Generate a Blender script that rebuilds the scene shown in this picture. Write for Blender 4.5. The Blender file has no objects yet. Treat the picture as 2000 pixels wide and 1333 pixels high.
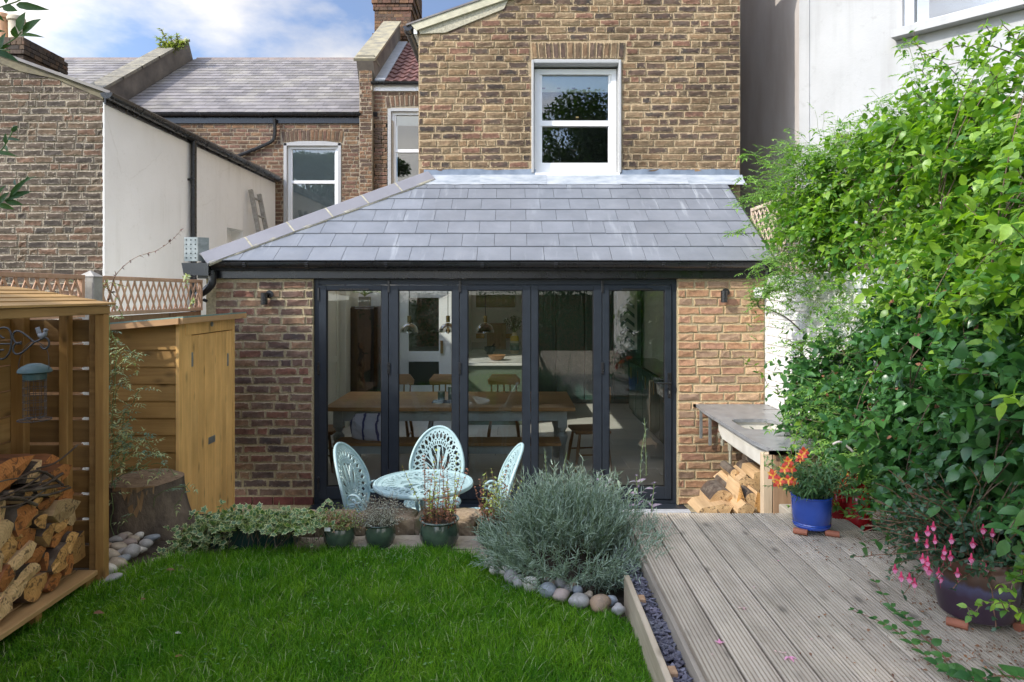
import bpy, math, random
import numpy as np
from mathutils import Vector, Matrix, Euler
random.seed(7); rng = np.random.default_rng(7)
R = math.radians
SC = bpy.context.scene
COL = SC.collection
CZ = 1.97            # camera height above the patio (z = 0)
F = 1333.0

# ---------------------------------------------------------------- camera
cam_d = bpy.data.cameras.new('camera'); cam = bpy.data.objects.new('camera', cam_d); COL.objects.link(cam)
cam.location = (0, 0, CZ); cam.rotation_euler = (R(90), 0, 0)
cam_d.sensor_width = 36; cam_d.lens = 24; cam_d.shift_y = -0.0472
cam_d.clip_start = 0.05; cam_d.clip_end = 500
SC.camera = cam

# ---------------------------------------------------------------- light
SUN = Vector((-0.68, -0.44, 0.585)).normalized()      # towards the sun
W = bpy.data.worlds.new('World'); SC.world = W; W.use_nodes = True
nt = W.node_tree; nt.nodes.clear()
def wn(t, **k):
    n = nt.nodes.new(t)
    for a, b in k.items(): setattr(n, a, b)
    return n
sky = wn('ShaderNodeTexSky', sky_type='NISHITA', sun_disc=False)
sky.sun_elevation = math.asin(SUN.z); sky.sun_rotation = math.atan2(SUN.x, SUN.y) % (2 * math.pi)
sky.altitude = 50; sky.air_density = 1.0; sky.dust_density = 1.2; sky.ozone_density = 1.2
tc = wn('ShaderNodeTexCoord'); mp = wn('ShaderNodeMapping'); mp.inputs['Scale'].default_value = (1, 1, 2.1)
mp.inputs['Location'].default_value = (4.44, .9, -.6)
nz = wn('ShaderNodeTexNoise'); nz.inputs['Scale'].default_value = 2.3; nz.inputs['Detail'].default_value = 9; nz.inputs['Roughness'].default_value = .56
cr = wn('ShaderNodeValToRGB'); cr.color_ramp.elements[0].position = .455; cr.color_ramp.elements[1].position = .60
cr.color_ramp.elements[0].color = (.10, .10, .10, 1); cr.color_ramp.elements[1].color = (1, 1, 1, 1)
n2 = wn('ShaderNodeTexNoise'); n2.inputs['Scale'].default_value = 5; n2.inputs['Detail'].default_value = 6
c2 = wn('ShaderNodeValToRGB'); c2.color_ramp.elements[0].color = (2.5, 2.5, 2.6, 1); c2.color_ramp.elements[1].color = (3.55, 3.4, 3.2, 1)
c2.color_ramp.elements[0].position = .35; c2.color_ramp.elements[1].position = .62
mx = wn('ShaderNodeMixRGB'); bg = wn('ShaderNodeBackground'); bg.inputs[1].default_value = .15
wo = wn('ShaderNodeOutputWorld')
L = nt.links.new
L(tc.outputs['Generated'], mp.inputs[0]); L(mp.outputs[0], nz.inputs[0]); L(mp.outputs[0], n2.inputs[0])
L(nz.outputs[0], cr.inputs[0]); L(n2.outputs[0], c2.inputs[0]); L(cr.outputs[0], mx.inputs[0])
mt_ = wn('ShaderNodeMixRGB', blend_type='MULTIPLY'); mt_.inputs[0].default_value = 1; mt_.inputs[2].default_value = (.46, .53, .64, 1); L(sky.outputs[0], mt_.inputs[1]); L(mt_.outputs[0], mx.inputs[1]); L(c2.outputs[0], mx.inputs[2]); 
dt_ = wn('ShaderNodeVectorMath', operation='DOT_PRODUCT'); dt_.inputs[1].default_value = SUN; L(tc.outputs['Generated'], dt_.inputs[0])
d1 = wn('ShaderNodeMapRange'); d1.inputs['From Min'].default_value = -.35; d1.inputs['From Max'].default_value = 1; d1.inputs['To Min'].default_value = 0; d1.inputs['To Max'].default_value = 1
d2 = wn('ShaderNodeMath', operation='POWER'); d2.inputs[1].default_value = 1.6; d3 = wn('ShaderNodeMath', operation='MULTIPLY_ADD'); d3.inputs[1].default_value = 3.0; d3.inputs[2].default_value = 1.0
L(dt_.outputs['Value'], d1.inputs[0]); L(d1.outputs[0], d2.inputs[0]); L(d2.outputs[0], d3.inputs[0])      # sky gain towards the sun, added to lift shade, as cloud and haze scatter
sc2 = wn('ShaderNodeVectorMath', operation='SCALE'); L(mx.outputs[0], sc2.inputs[0]); L(d3.outputs[0], sc2.inputs['Scale']); L(sc2.outputs[0], bg.inputs[0]); L(bg.outputs[0], wo.inputs[0])
sd = bpy.data.lights.new('sun', 'SUN'); so = bpy.data.objects.new('sun', sd); COL.objects.link(so)
sd.energy = 2.7; sd.angle = R(.55); sd.color = (1, .945, .86)
so.rotation_euler = SUN.to_track_quat('Z', 'Y').to_euler(); so.location = (-8, -4, 9)
vs = SC.view_settings; vs.view_transform = 'Standard'; vs.look = 'None'; vs.exposure = .76; vs.gamma = 1; vs.use_curve_mapping = False
SC.render.engine = 'CYCLES'
cy = SC.cycles
cy.use_denoising = True; cy.max_bounces = 10; cy.diffuse_bounces = 6; cy.glossy_bounces = 3; cy.transmission_bounces = 6
cy.transparent_max_bounces = 16; cy.sample_clamp_indirect = 6; cy.caustics_reflective = False; cy.caustics_refractive = False
try: cy.denoiser = 'OPENIMAGEDENOISE'
except Exception: pass

# ---------------------------------------------------------------- helpers
def P(px, py, Y):            # photograph measurement at depth Y -> place
    return Vector(((px - 1000) / F * Y, Y, CZ - (py - 572) / F * Y))
def tag(o, label=None, cat=None, group=None, kind=None):
    if label: o['label'] = label
    if cat: o['category'] = cat
    if group: o['group'] = group
    if kind: o['kind'] = kind
    return o
def empty(name, loc=(0, 0, 0), label=None, cat=None, group=None, kind=None, parent=None):
    o = bpy.data.objects.new(name, None); COL.objects.link(o); o.location = loc; o.empty_display_size = .1
    if parent: setp(o, parent)
    return tag(o, label, cat, group, kind)
def setp(o, p):              # parent while keeping the world place (parents carry no rotation or scale unless asked)
    def world(q):
        m = Matrix.LocRotScale(q.location, q.rotation_euler, q.scale)
        return world(q.parent) @ q.matrix_parent_inverse @ m if q.parent else m
    o.parent = p; o.matrix_parent_inverse = world(p).inverted()
def mesh(name, V, Fc, smooth=False, attr=None):
    me = bpy.data.meshes.new(name); me.from_pydata([tuple(v) for v in V], [], Fc); me.update()
    if smooth: me.polygons.foreach_set('use_smooth', [True] * len(me.polygons))
    if attr is not None:
        a = me.attributes.new('edge', 'FLOAT', 'POINT'); a.data.foreach_set('value', np.asarray(attr, dtype=np.float32))
    return me
def npmesh(name, V, Fq, smooth=False, attr=None):      # V (n,3), Fq (m,k)
    me = bpy.data.meshes.new(name); V = np.asarray(V, np.float32); Fq = np.asarray(Fq, np.int32)
    m, k = Fq.shape
    me.vertices.add(len(V)); me.vertices.foreach_set('co', V.ravel())
    me.loops.add(m * k); me.loops.foreach_set('vertex_index', Fq.ravel())
    me.polygons.add(m); me.polygons.foreach_set('loop_start', np.arange(0, m * k, k, dtype=np.int32))
    try: me.polygons.foreach_set('loop_total', np.full(m, k, np.int32))
    except Exception: pass
    if smooth: me.polygons.foreach_set('use_smooth', np.ones(m, bool))
    me.update(calc_edges=True)
    if attr is not None:
        a = me.attributes.new('edge', 'FLOAT', 'POINT'); a.data.foreach_set('value', np.asarray(attr, dtype=np.float32))
    return me
def ob(name, me, mat, parent=None, loc=(0, 0, 0), rot=(0, 0, 0), scale=(1, 1, 1), **kw):
    o = bpy.data.objects.new(name, me); COL.objects.link(o)
    o.location = loc; o.rotation_euler = rot; o.scale = scale
    if mat is not None and (len(me.materials) == 0): me.materials.append(mat)
    if parent: setp(o, parent)
    return tag(o, **kw)
# chamfered unit box template
def _cbox():
    idx = {}; vs_ = []
    for sx in (-1, 1):
        for sy in (-1, 1):
            for sz in (-1, 1):
                for a in range(3): idx[(sx, sy, sz, a)] = len(vs_); vs_.append((sx, sy, sz, a))
    fs = []
    for a in range(3):
        b, c = [i for i in range(3) if i != a]
        for s in (-1, 1):
            q = []
            for (t, u) in ((-1, -1), (1, -1), (1, 1), (-1, 1)):
                k = [0, 0, 0]; k[a] = s; k[b] = t; k[c] = u; q.append(idx[(k[0], k[1], k[2], a)])
            fs.append(q)
        for s in (-1, 1):
            for t in (-1, 1):        # edge running along axis a
                k = [0, 0, 0]; k[b] = s; k[c] = t; k0 = list(k); k1 = list(k); k0[a] = -1; k1[a] = 1
                fs.append([idx[(*k0, b)], idx[(*k1, b)], idx[(*k1, c)], idx[(*k0, c)]])
    for sx in (-1, 1):
        for sy in (-1, 1):
            for sz in (-1, 1): fs.append([idx[(sx, sy, sz, 0)], idx[(sx, sy, sz, 1)], idx[(sx, sy, sz, 2)]])
    S = np.array([v[:3] for v in vs_], float); A = np.array([v[3] for v in vs_])
    def pos(h, c):
        V = S * (np.array(h) - c)
        for i in range(len(V)): V[i, A[i]] = S[i, A[i]] * h[A[i]]
        return V
    V = pos((1, 1, 1), .2); out = []
    for f in fs:
        n = np.cross(V[f[1]] - V[f[0]], V[f[2]] - V[f[0]])
        if np.dot(n, V[f].mean(0)) < 0: f = f[::-1]
        out.append(f)
    return pos, out
cb_pos, cb_faces = _cbox()
class MB:
    def __init__(s): s.V = []; s.Fc = []
    def add(s, V, Fc, M4=None):
        k = len(s.V)
        for v in V:
            v = Vector(v)
            s.V.append(M4 @ v if M4 is not None else v)
        s.Fc += [[i + k for i in f] for f in Fc]
        return s
    def box(s, x0, x1, y0, y1, z0, z1, c=.002, M4=None, jit=0):
        h = (abs(x1 - x0) / 2, abs(y1 - y0) / 2, abs(z1 - z0) / 2)
        c = min(c, min(h) * .6)
        V = cb_pos(h, c) + np.array([(x0 + x1) / 2, (y0 + y1) / 2, (z0 + z1) / 2])
        if jit: V = V + rng.uniform(-jit, jit, V.shape)
        return s.add(V, cb_faces, M4)
    def bar(s, a, b, w, t, up=(0, 0, 1), c=.002, jit=0):   # box from a to b, w across, t thick along up
        a = Vector(a); b = Vector(b); d = (b - a); Ln = d.length; d.normalize()
        u = Vector(up); sd_ = d.cross(u); 
        if sd_.length < 1e-4: sd_ = d.cross(Vector((1, 0, 0)))
        sd_.normalize(); u = sd_.cross(d)
        M4 = Matrix((( d.x, sd_.x, u.x, (a.x+b.x)/2), (d.y, sd_.y, u.y, (a.y+b.y)/2), (d.z, sd_.z, u.z, (a.z+b.z)/2), (0, 0, 0, 1)))
        return s.box(-Ln/2, Ln/2, -w/2, w/2, -t/2, t/2, c, M4, jit)
    def tube(s, pts, r, n=8, cap=True):
        pts = [Vector(p) for p in pts]; m = len(pts)
        rr = r if hasattr(r, '__len__') else [r] * m
        k = len(s.V); prev = None
        for i, p in enumerate(pts):
            d = (pts[min(i + 1, m - 1)] - pts[max(i - 1, 0)])
            if d.length < 1e-9: d = Vector((0, 0, 1))
            d.normalize()
            if prev is None:
                a = d.cross(Vector((0, 0, 1)))
                if a.length < .05: a = d.cross(Vector((1, 0, 0)))
            else: a = prev - d * prev.dot(d)
            a.normalize(); prev = a; b = d.cross(a)
            for j in range(n):
                t = 2 * math.pi * j / n
                s.V.append(p + (a * math.cos(t) + b * math.sin(t)) * rr[i])
        for i in range(m - 1):
            for j in range(n):
                j2 = (j + 1) % n
                s.Fc.append([k + i*n + j, k + (i+1)*n + j, k + (i+1)*n + j2, k + i*n + j2][::-1])
        if cap:
            s.Fc.append([k + j for j in range(n)][::-1][::-1]); s.Fc.append([k + (m-1)*n + j for j in range(n)][::-1])
        return s
    def lathe(s, prof, n=24, c=(0, 0, 0), cap=True):     # prof: (r, z) bottom to top
        k = len(s.V)
        for (r, z) in prof:
            for j in range(n):
                t = 2 * math.pi * j / n
                s.V.append(Vector((c[0] + r * math.cos(t), c[1] + r * math.sin(t), c[2] + z)))
        for i in range(len(prof) - 1):
            for j in range(n):
                j2 = (j + 1) % n
                s.Fc.append([k + i*n + j, k + i*n + j2, k + (i+1)*n + j2, k + (i+1)*n + j])
        if cap:
            s.Fc.append([k + j for j in range(n)][::-1]); s.Fc.append([k + (len(prof)-1)*n + j for j in range(n)])
        return s
    def prism(s, poly, y0, y1, f):        # poly of (u,v); f(u,v,w)->point
        k = len(s.V); n = len(poly)
        for w in (y0, y1):
            for (u, v) in poly: s.V.append(Vector(f(u, v, w)))
        s.Fc.append([k + i for i in range(n)]); s.Fc.append([k + n + i for i in range(n)][::-1])
        for i in range(n):
            j = (i + 1) % n; s.Fc.append([k + i, k + n + i, k + n + j, k + j])
        return s
    def build(s, name, mat, parent=None, smooth=False, **kw):
        return ob(name, mesh(name, s.V, s.Fc, smooth), mat, parent, **kw)
def smooth_by(o, ang=35):
    me = o.data
    me.polygons.foreach_set('use_smooth', [True] * len(me.polygons))
    try: me.set_sharp_from_angle(angle=R(ang))
    except Exception: pass
    return o
def box(name, x0, x1, y0, y1, z0, z1, mat, parent=None, c=.002, **kw):
    return MB().box(x0, x1, y0, y1, z0, z1, c).build(name, mat, parent, **kw)
def bez(p0, p1, p2, n=8):
    p0, p1, p2 = Vector(p0), Vector(p1), Vector(p2)
    return [p0 * (1-t)**2 + p1 * 2*t*(1-t) + p2 * t*t for t in [i / n for i in range(n + 1)]]
def spline(pts, n=6):       # catmull-rom
    pts = [Vector(p) for p in pts]; out = []
    q = [pts[0]] + pts + [pts[-1]]
    for i in range(1, len(q) - 2):
        for k in range(n):
            t = k / n; a, b, c, d = q[i-1], q[i], q[i+1], q[i+2]
            out.append(.5 * ((2*b) + (c - a)*t + (2*a - 5*b + 4*c - d)*t*t + (3*b - 3*c + d - a)*t**3))
    out.append(pts[-1]); return out

# ---------------------------------------------------------------- materials
class N:
    def __init__(s, name):
        s.m = bpy.data.materials.new(name); s.m.use_nodes = True; s.t = s.m.node_tree; s.t.nodes.clear()
        s.out = s.n('ShaderNodeOutputMaterial'); s.b = s.n('ShaderNodeBsdfPrincipled'); s.l(s.b.outputs[0], s.out.inputs[0])
    def n(s, t, **k):
        x = s.t.nodes.new(t)
        for a, b in k.items(): setattr(x, a, b)
        return x
    def l(s, a, b): s.t.links.new(a, b)
    def coord(s, scale=(1, 1, 1), rnd=True, kind='Object'):
        c = s.n('ShaderNodeTexCoord').outputs[kind]
        if rnd:
            oi = s.n('ShaderNodeObjectInfo'); a = s.n('ShaderNodeVectorMath', operation='ADD')
            m = s.n('ShaderNodeMath', operation='MULTIPLY'); m.inputs[1].default_value = 37.3
            s.l(oi.outputs['Random'], m.inputs[0]); s.l(c, a.inputs[0]); s.l(m.outputs[0], a.inputs[1]); c = a.outputs[0]
        mp = s.n('ShaderNodeMapping'); mp.inputs['Scale'].default_value = scale; s.l(c, mp.inputs[0]); return mp.outputs[0]
    def noise(s, vec, scale, detail=5, rough=.55, dist=0):
        x = s.n('ShaderNodeTexNoise'); x.inputs['Scale'].default_value = scale; x.inputs['Detail'].default_value = detail
        x.inputs['Roughness'].default_value = rough; x.inputs['Distortion'].default_value = dist; s.l(vec, x.inputs['Vector']); return x.outputs['Fac']
    def ramp(s, fac, stops, interp='LINEAR'):
        x = s.n('ShaderNodeValToRGB'); e = x.color_ramp.elements; x.color_ramp.interpolation = interp
        while len(e) < len(stops): e.new(.5)
        for i, (p, c) in enumerate(stops):
            e[i].position = p; e[i].color = (*c, 1) if hasattr(c, '__len__') else (c, c, c, 1)
        s.l(fac, x.inputs[0]); return x.outputs[0]
    def mix(s, f, a, b, mode='MIX'):
        x = s.n('ShaderNodeMixRGB', blend_type=mode)
        for i, v in ((0, f), (1, a), (2, b)):
            if isinstance(v, (int, float)): x.inputs[i].default_value = v if i == 0 else (v, v, v, 1)
            elif isinstance(v, tuple): x.inputs[i].default_value = (*v, 1)
            else: s.l(v, x.inputs[i])
        return x.outputs[0]
    def math(s, op, a, b=0, clamp=False):
        x = s.n('ShaderNodeMath', operation=op, use_clamp=clamp)
        for i, v in ((0, a), (1, b)):
            if isinstance(v, (int, float)): x.inputs[i].default_value = v
            else: s.l(v, x.inputs[i])
        return x.outputs[0]
    def rand(s):
        oi = s.n('ShaderNodeObjectInfo').outputs['Random']; g = s.n('ShaderNodeNewGeometry').outputs['Random Per Island']
        return s.math('FRACT', s.math('ADD', s.math('MULTIPLY', oi, 7.31), g))
    def attr(s, nm='edge'): return s.n('ShaderNodeAttribute', attribute_name=nm).outputs['Fac']
    def bump(s, h, strength=.3, dist=.01, prev=None):
        x = s.n('ShaderNodeBump'); x.inputs['Strength'].default_value = strength; x.inputs['Distance'].default_value = dist
        s.l(h, x.inputs['Height'])
        if prev is not None: s.l(prev, x.inputs['Normal'])
        return x.outputs[0]
    def fin(s, col, rough=.7, normal=None, metal=0, spec=.5, coat=0):
        b = s.b
        if isinstance(col, tuple): b.inputs['Base Color'].default_value = (*col, 1)
        else: s.l(col, b.inputs['Base Color'])
        if isinstance(rough, (int, float)): b.inputs['Roughness'].default_value = rough
        else: s.l(rough, b.inputs['Roughness'])
        b.inputs['Metallic'].default_value = metal; b.inputs['Specular IOR Level'].default_value = spec
        if coat: b.inputs['Coat Weight'].default_value = coat; b.inputs['Coat Roughness'].default_value = .08
        if normal is not None: s.l(normal, b.inputs['Normal'])
        return s.m
def simple(name, c0, c1=None, scale=8, rough=.6, bump=.15, bd=.003, metal=0, spec=.5, stretch=(1, 1, 1), rv=0, fine=60, coat=0):
    m = N(name); v = m.coord(stretch); c1 = c1 or tuple(x * .8 for x in c0)
    f = m.noise(v, scale, 6, .6)
    col = m.ramp(f, [(.32, c1), (.68, c0)])
    if rv:
        k = m.ramp(m.rand(), [(0, 1 - rv), (1, 1 + rv * .6)]); col = m.mix(1, col, k, 'MULTIPLY')
    nb = m.bump(m.noise(v, fine, 4, .6), bump, bd) if bump else None
    ro = m.math('ADD', m.math('MULTIPLY', f, .25), rough - .12, True)
    return m.fin(col, ro, nb, metal, spec, coat)
def brickmat(name, pal, mortar, smear=.5, stain=None):
    m = N(name); v = m.coord((1, 1, 1), False); vr = m.coord((1, 1, 1), True)
    geo = m.n('ShaderNodeNewGeometry').outputs['Position']
    k = len(pal); base = m.ramp(m.rand(), [((i + .0) / k, c) for i, c in enumerate(pal)], 'CONSTANT')
    ga = m.n('ShaderNodeVectorMath', operation='ADD'); m.l(geo, ga.inputs[0]); m.l(m.rand(), ga.inputs[1]); g = ga.outputs[0]
    mot = m.ramp(m.noise(g, 22, 5, .65), [(.3, .45), (.5, 1.0), (.72, 1.6)])
    col = m.mix(.85, base, mot, 'MULTIPLY')
    pal2 = m.ramp(m.noise(g, 9, 4, .6), [(.35, pal[0]), (.65, pal[len(pal) // 2])])
    col = m.mix(.32, col, pal2)
    spots = m.ramp(m.noise(g, 120, 3, .7), [(.62, 1.0), (.72, .35)]); col = m.mix(.7, col, spots, 'MULTIPLY')
    nz_ = m.noise(geo, 38, 6, .72)
    e = m.math('ADD', m.math('MULTIPLY', m.attr(), 1.0), m.math('MULTIPLY', nz_, 1.9))
    mk = m.ramp(e, [(1.78 - smear * .45, 0.0), (1.92 - smear * .45, 1.0)])
    # ramp positions are clamped to 1, so compress
    e2 = m.math('MULTIPLY', e, .45); mk = m.ramp(e2, [(.70 - smear * .17, 0.0), (.78 - smear * .17, 1.0)])
    mcol = m.mix(m.ramp(m.noise(geo, 60, 5, .6), [(.3, 0.), (.7, 1.)]), tuple(x * .72 for x in mortar), tuple(min(1, x * 1.15) for x in mortar))
    col = m.mix(m.math('MULTIPLY', mk, .8), col, mcol)
    big = m.ramp(m.noise(geo, 1.3, 6, .65), [(.32, .50), (.5, .95), (.7, 1.25)]); col = m.mix(.85, col, big, 'MULTIPLY')
    b = m.bump(m.noise(g, 34, 6, .7), .7, .007); b = m.bump(m.noise(g, 160, 3, .6), .5, .002, b)
    return m.fin(col, .88, b, 0, .25)
def mortarmat(name, c):
    m = N(name); g = m.n('ShaderNodeNewGeometry').outputs['Position']
    col = m.mix(m.ramp(m.noise(g, 45, 6, .65), [(.3, 0.), (.7, 1.)]), tuple(x * .62 for x in c), tuple(min(1, x * 1.18) for x in c))
    big = m.ramp(m.noise(g, 1.1, 4, .6), [(.3, .72), (.7, 1.2)]); col = m.mix(.8, col, big, 'MULTIPLY')
    b = m.bump(m.noise(g, 26, 5, .7), .8, .012); b = m.bump(m.noise(g, 190, 3, .6), .5, .002, b)
    return m.fin(col, .95, b, 0, .2)
def woodmat(name, c0, c1, axis=2, rv=.12, knots=True, rough=.65, green=0, gs=1.0, grain=.8):
    m = N(name); st = [26 * gs] * 3; st[axis] = 1.6 * gs; v = m.coord(tuple(st)); s2 = [9.] * 3; s2[axis] = 4.2; v2 = m.coord(tuple(s2))
    f = m.noise(v, 1.0, 6, .6, .6)
    col = m.ramp(f, [(.3, c1), (.52, tuple((a + b) / 2 for a, b in zip(c0, c1))), (.72, c0)])
    if knots:
        vo = m.n('ShaderNodeTexVoronoi'); vo.inputs['Scale'].default_value = .9; m.l(v2, vo.inputs['Vector'])
        kn = m.ramp(vo.outputs['Distance'], [(.06, 1.), (.12, .5), (.2, .0)]); col = m.mix(m.math('MULTIPLY', kn, .7), col, tuple(x * .32 for x in c1))
    bl = m.ramp(m.noise(m.coord((1, 1, 1)), 3.2, 4), [(.3, .78), (.7, 1.15)]); col = m.mix(.8, col, bl, 'MULTIPLY')
    if rv: col = m.mix(1, col, m.ramp(m.rand(), [(0, 1 - rv), (1, 1 + rv)]), 'MULTIPLY')
    if green: col = m.mix(m.math('MULTIPLY', m.ramp(m.noise(v2, .8, 4), [(.4, 0.), (.7, 1.)]), green), col, (.10, .12, .06))
    return m.fin(col, rough, m.bump(f, grain, .0025), 0, .3)
def leafmat(name, c0, c1, trans=.35, rough=.45, edgecol=None, spec=.5, tcol=None):
    m = N(name); r = m.rand()
    col = m.ramp(r, [(0, c1), (.55, tuple((a + b) / 2 for a, b in zip(c0, c1))), (1, c0)])
    g = m.n('ShaderNodeNewGeometry').outputs['Position']
    col = m.mix(.5, col, m.ramp(m.noise(g, 90, 3), [(.3, .75), (.7, 1.25)]), 'MULTIPLY')
    if edgecol: col = m.mix(m.ramp(m.math('ADD', m.attr(), m.math('MULTIPLY', m.noise(g, 60, 3), .5)), [(.72, 0.), (.95, 1.)]), col, edgecol)
    m.fin(col, rough, None, 0, spec)
    tr = m.n('ShaderNodeBsdfTranslucent'); mixs = m.n('ShaderNodeMixShader'); mixs.inputs[0].default_value = trans
    tcx = m.mix(1, col, tcol or (1.5, 1.75, .55), 'MULTIPLY'); m.l(tcx, tr.inputs[0])
    m.l(m.b.outputs[0], mixs.inputs[1]); m.l(tr.outputs[0], mixs.inputs[2]); m.l(mixs.outputs[0], m.out.inputs[0])
    return m.m
def glassmat(name, tint=(.9, .93, .92), refl=2.0, rough=0.0):
    m = N(name); fr = m.n('ShaderNodeFresnel'); fr.inputs['IOR'].default_value = 1.5
    tp = m.n('ShaderNodeBsdfTransparent'); tp.inputs[0].default_value = (*tint, 1)
    gl = m.n('ShaderNodeBsdfGlossy'); gl.inputs['Roughness'].default_value = rough; gl.inputs[0].default_value = (1, 1, 1, 1)
    mx_ = m.n('ShaderNodeMixShader'); m.l(m.math('MULTIPLY', fr.outputs[0], refl, True), mx_.inputs[0])
    m.l(tp.outputs[0], mx_.inputs[1]); m.l(gl.outputs[0], mx_.inputs[2]); m.l(mx_.outputs[0], m.out.inputs[0])
    return m.m
MT = {}
# brick palettes (real-world reflectances, sun added for the right extension wall)
MT['brick_up'] = brickmat('stock_brick_weathered', [(.07, .056, .045), (.20, .135, .072), (.105, .077, .055), (.28, .185, .095), (.05, .043, .038), (.22, .115, .075), (.15, .108, .063), (.25, .18, .10), (.09, .069, .053), (.21, .15, .082)], (.47, .36, .22), .34)
MT['mortar_up'] = mortarmat('lime_mortar', (.42, .32, .20))
MT['brick_lo'] = brickmat('reclaimed_brick', [(.11, .078, .062), (.21, .125, .078), (.075, .063, .06), (.27, .17, .10), (.22, .10, .068), (.15, .10, .078), (.18, .125, .09), (.25, .145, .09), (.30, .19, .11)], (.44, .37, .25), .16)
MT['mortar_lo'] = mortarmat('sand_mortar', (.44, .36, .22))
MT['brick_rt'] = brickmat('reclaimed_brick_sunlit', [(.36, .20, .11), (.42, .26, .15), (.30, .17, .10), (.26, .19, .13), (.40, .22, .13), (.46, .32, .20), (.33, .18, .12), (.20, .15, .11)], (.48, .35, .19), .3)  # lighter tan palette, sun on the right wall put into the colour
MT['brick_nb'] = brickmat('dark_stock_brick', [(.075, .058, .045), (.15, .10, .062), (.09, .07, .052), (.11, .08, .06), (.06, .05, .043), (.17, .095, .06), (.12, .09, .062)], (.44, .38, .30), .25)
MT['mortar_nb'] = mortarmat('pale_mortar', (.34, .285, .21))
MT['brick_bk'] = brickmat('red_stock_brick', [(.12, .075, .05), (.22, .12, .065), (.16, .09, .055), (.10, .07, .055), (.25, .15, .08), (.19, .10, .07)], (.40, .31, .21), .2)
MT['brick_red'] = brickmat('red_engineering_brick', [(.17, .055, .045), (.14, .05, .042), (.19, .07, .055)], (.3, .22, .15), .05)
MT['paint_brick'] = simple('white_painted_masonry', (.80, .79, .76), (.62, .60, .56), 9, .8, .8, .006, fine=30)
def rendermat(name, c0, c1, stain, k=.5):
    m = N(name); g = m.n('ShaderNodeNewGeometry').outputs['Position']
    col = m.ramp(m.noise(g, 1.4, 6, .6), [(.3, c1), (.7, c0)])
    mp = m.n('ShaderNodeMapping'); mp.inputs['Scale'].default_value = (7, 7, .35); m.l(g, mp.inputs[0])
    st = m.math('MULTIPLY', m.ramp(m.noise(mp.outputs[0], 1, 5, .6), [(.50, 0.), (.72, 1.)]), m.ramp(m.noise(g, .9, 4), [(.42, 0.), (.62, 1.)]))
    col = m.mix(m.math('MULTIPLY', st, k), col, stain)
    spots = m.math('MULTIPLY', m.ramp(m.noise(g, 7, 6, .7), [(.60, 0.), (.70, 1.)]), k * .7); col = m.mix(spots, col, stain)
    vo = m.n('ShaderNodeTexVoronoi', feature='DISTANCE_TO_EDGE'); vo.inputs['Scale'].default_value = .55
    w = m.n('ShaderNodeVectorMath', operation='ADD'); m.l(g, w.inputs[0]); m.l(m.noise(g, 2.5, 6, .7), w.inputs[1]); m.l(w.outputs[0], vo.inputs['Vector'])
    col = m.mix(m.math('MULTIPLY', m.ramp(vo.outputs['Distance'], [(.0015, 1.), (.004, 0.)]), .3), col, stain)
    return m.fin(col, .88, m.bump(m.noise(g, 30, 6, .65), .5, .005), 0, .25)
MT['render'] = rendermat('white_render', (.44, .44, .435), (.38, .38, .375), (.27, .265, .25), .45)
MT['render_cream'] = rendermat('cream_render', (.89, .88, .86), (.83, .82, .795), (.58, .56, .51), .40)
MT['render_old'] = simple('stained_render', (.60, .58, .56), (.42, .37, .33), 1.1, .9, .4, .004, stretch=(1, 1, .4), fine=40)
MT['white_paint'] = simple('white_gloss_paint', (.84, .84, .83), (.80, .80, .78), 6, .35, .05, .001)
MT['cream_paint'] = simple('cream_paint', (.62, .58, .42), (.42, .39, .27), 9, .6, .2, .002)
MT['black_plastic'] = simple('black_plastic', (.018, .018, .02), (.012, .012, .013), 10, .28, .05, .001, spec=.6)
MT['frame'] = simple('anthracite_aluminium', (.022, .028, .036), (.017, .022, .029), 12, .42, .03, .0005, spec=.35)
MT['slate'] = None
MT['lead'] = simple('lead_sheet', (.22, .26, .31), (.12, .15, .19), 7, .5, .5, .006, fine=18, metal=.25)
MT['lead_pale'] = simple('chalky_lead_sheet', (.42, .44, .46), (.24, .27, .30), 6, .55, .4, .004, fine=20, stretch=(1, 3, 3))
MT['stone_cope'] = simple('lichen_coping_stone', (.30, .27, .20), (.14, .13, .11), 6, .9, .6, .006)
MT['glass'] = glassmat('door_glass', (.97, .99, .97), 1.35)
MT['glass_win'] = glassmat('window_glass', (.88, .90, .89), 2.3)
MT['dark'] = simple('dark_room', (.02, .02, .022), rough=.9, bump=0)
MT['galv'] = simple('galvanised_steel', (.34, .36, .35), (.22, .24, .23), 25, .42, .1, .001, metal=.6)
MT['fence_new'] = woodmat('pressure_treated_pine', (.47, .27, .145), (.34, .18, .09), 2, .12)
MT['trellis'] = woodmat('new_trellis_pine', (.66, .42, .28), (.54, .32, .20), 2, .1, False)
MT['store'] = woodmat('amber_store_timber', (.44, .255, .085), (.30, .16, .048), 2, .14)
MT['store_y'] = woodmat('amber_store_timber_long', (.46, .29, .11), (.33, .19, .065), 1, .14)
MT['store_x'] = woodmat('amber_store_timber_cross', (.33, .195, .07), (.21, .115, .04), 0, .16)
MT['shed'] = woodmat('honey_shed_pine_lit', (.92, .58, .22), (.74, .43, .14), 2, .08, gs=1.2, rough=.5)  # door side toned lighter, its stronger light put into the colour
MT['shed_x'] = woodmat('honey_shed_cladding_shaded', (.40, .235, .075), (.28, .155, .045), 0, .13)  # same pine toned darker, shade of the front face put in
MT['shed_roof'] = simple('green_mineral_felt', (.22, .34, .30), (.15, .25, .22), 60, .95, .4, .003, fine=200)
MT['deckm'] = woodmat('weathered_deck_board', (.56, .49, .39), (.39, .33, .255), 1, .07, True, .8, .10, grain=1.)
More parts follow.
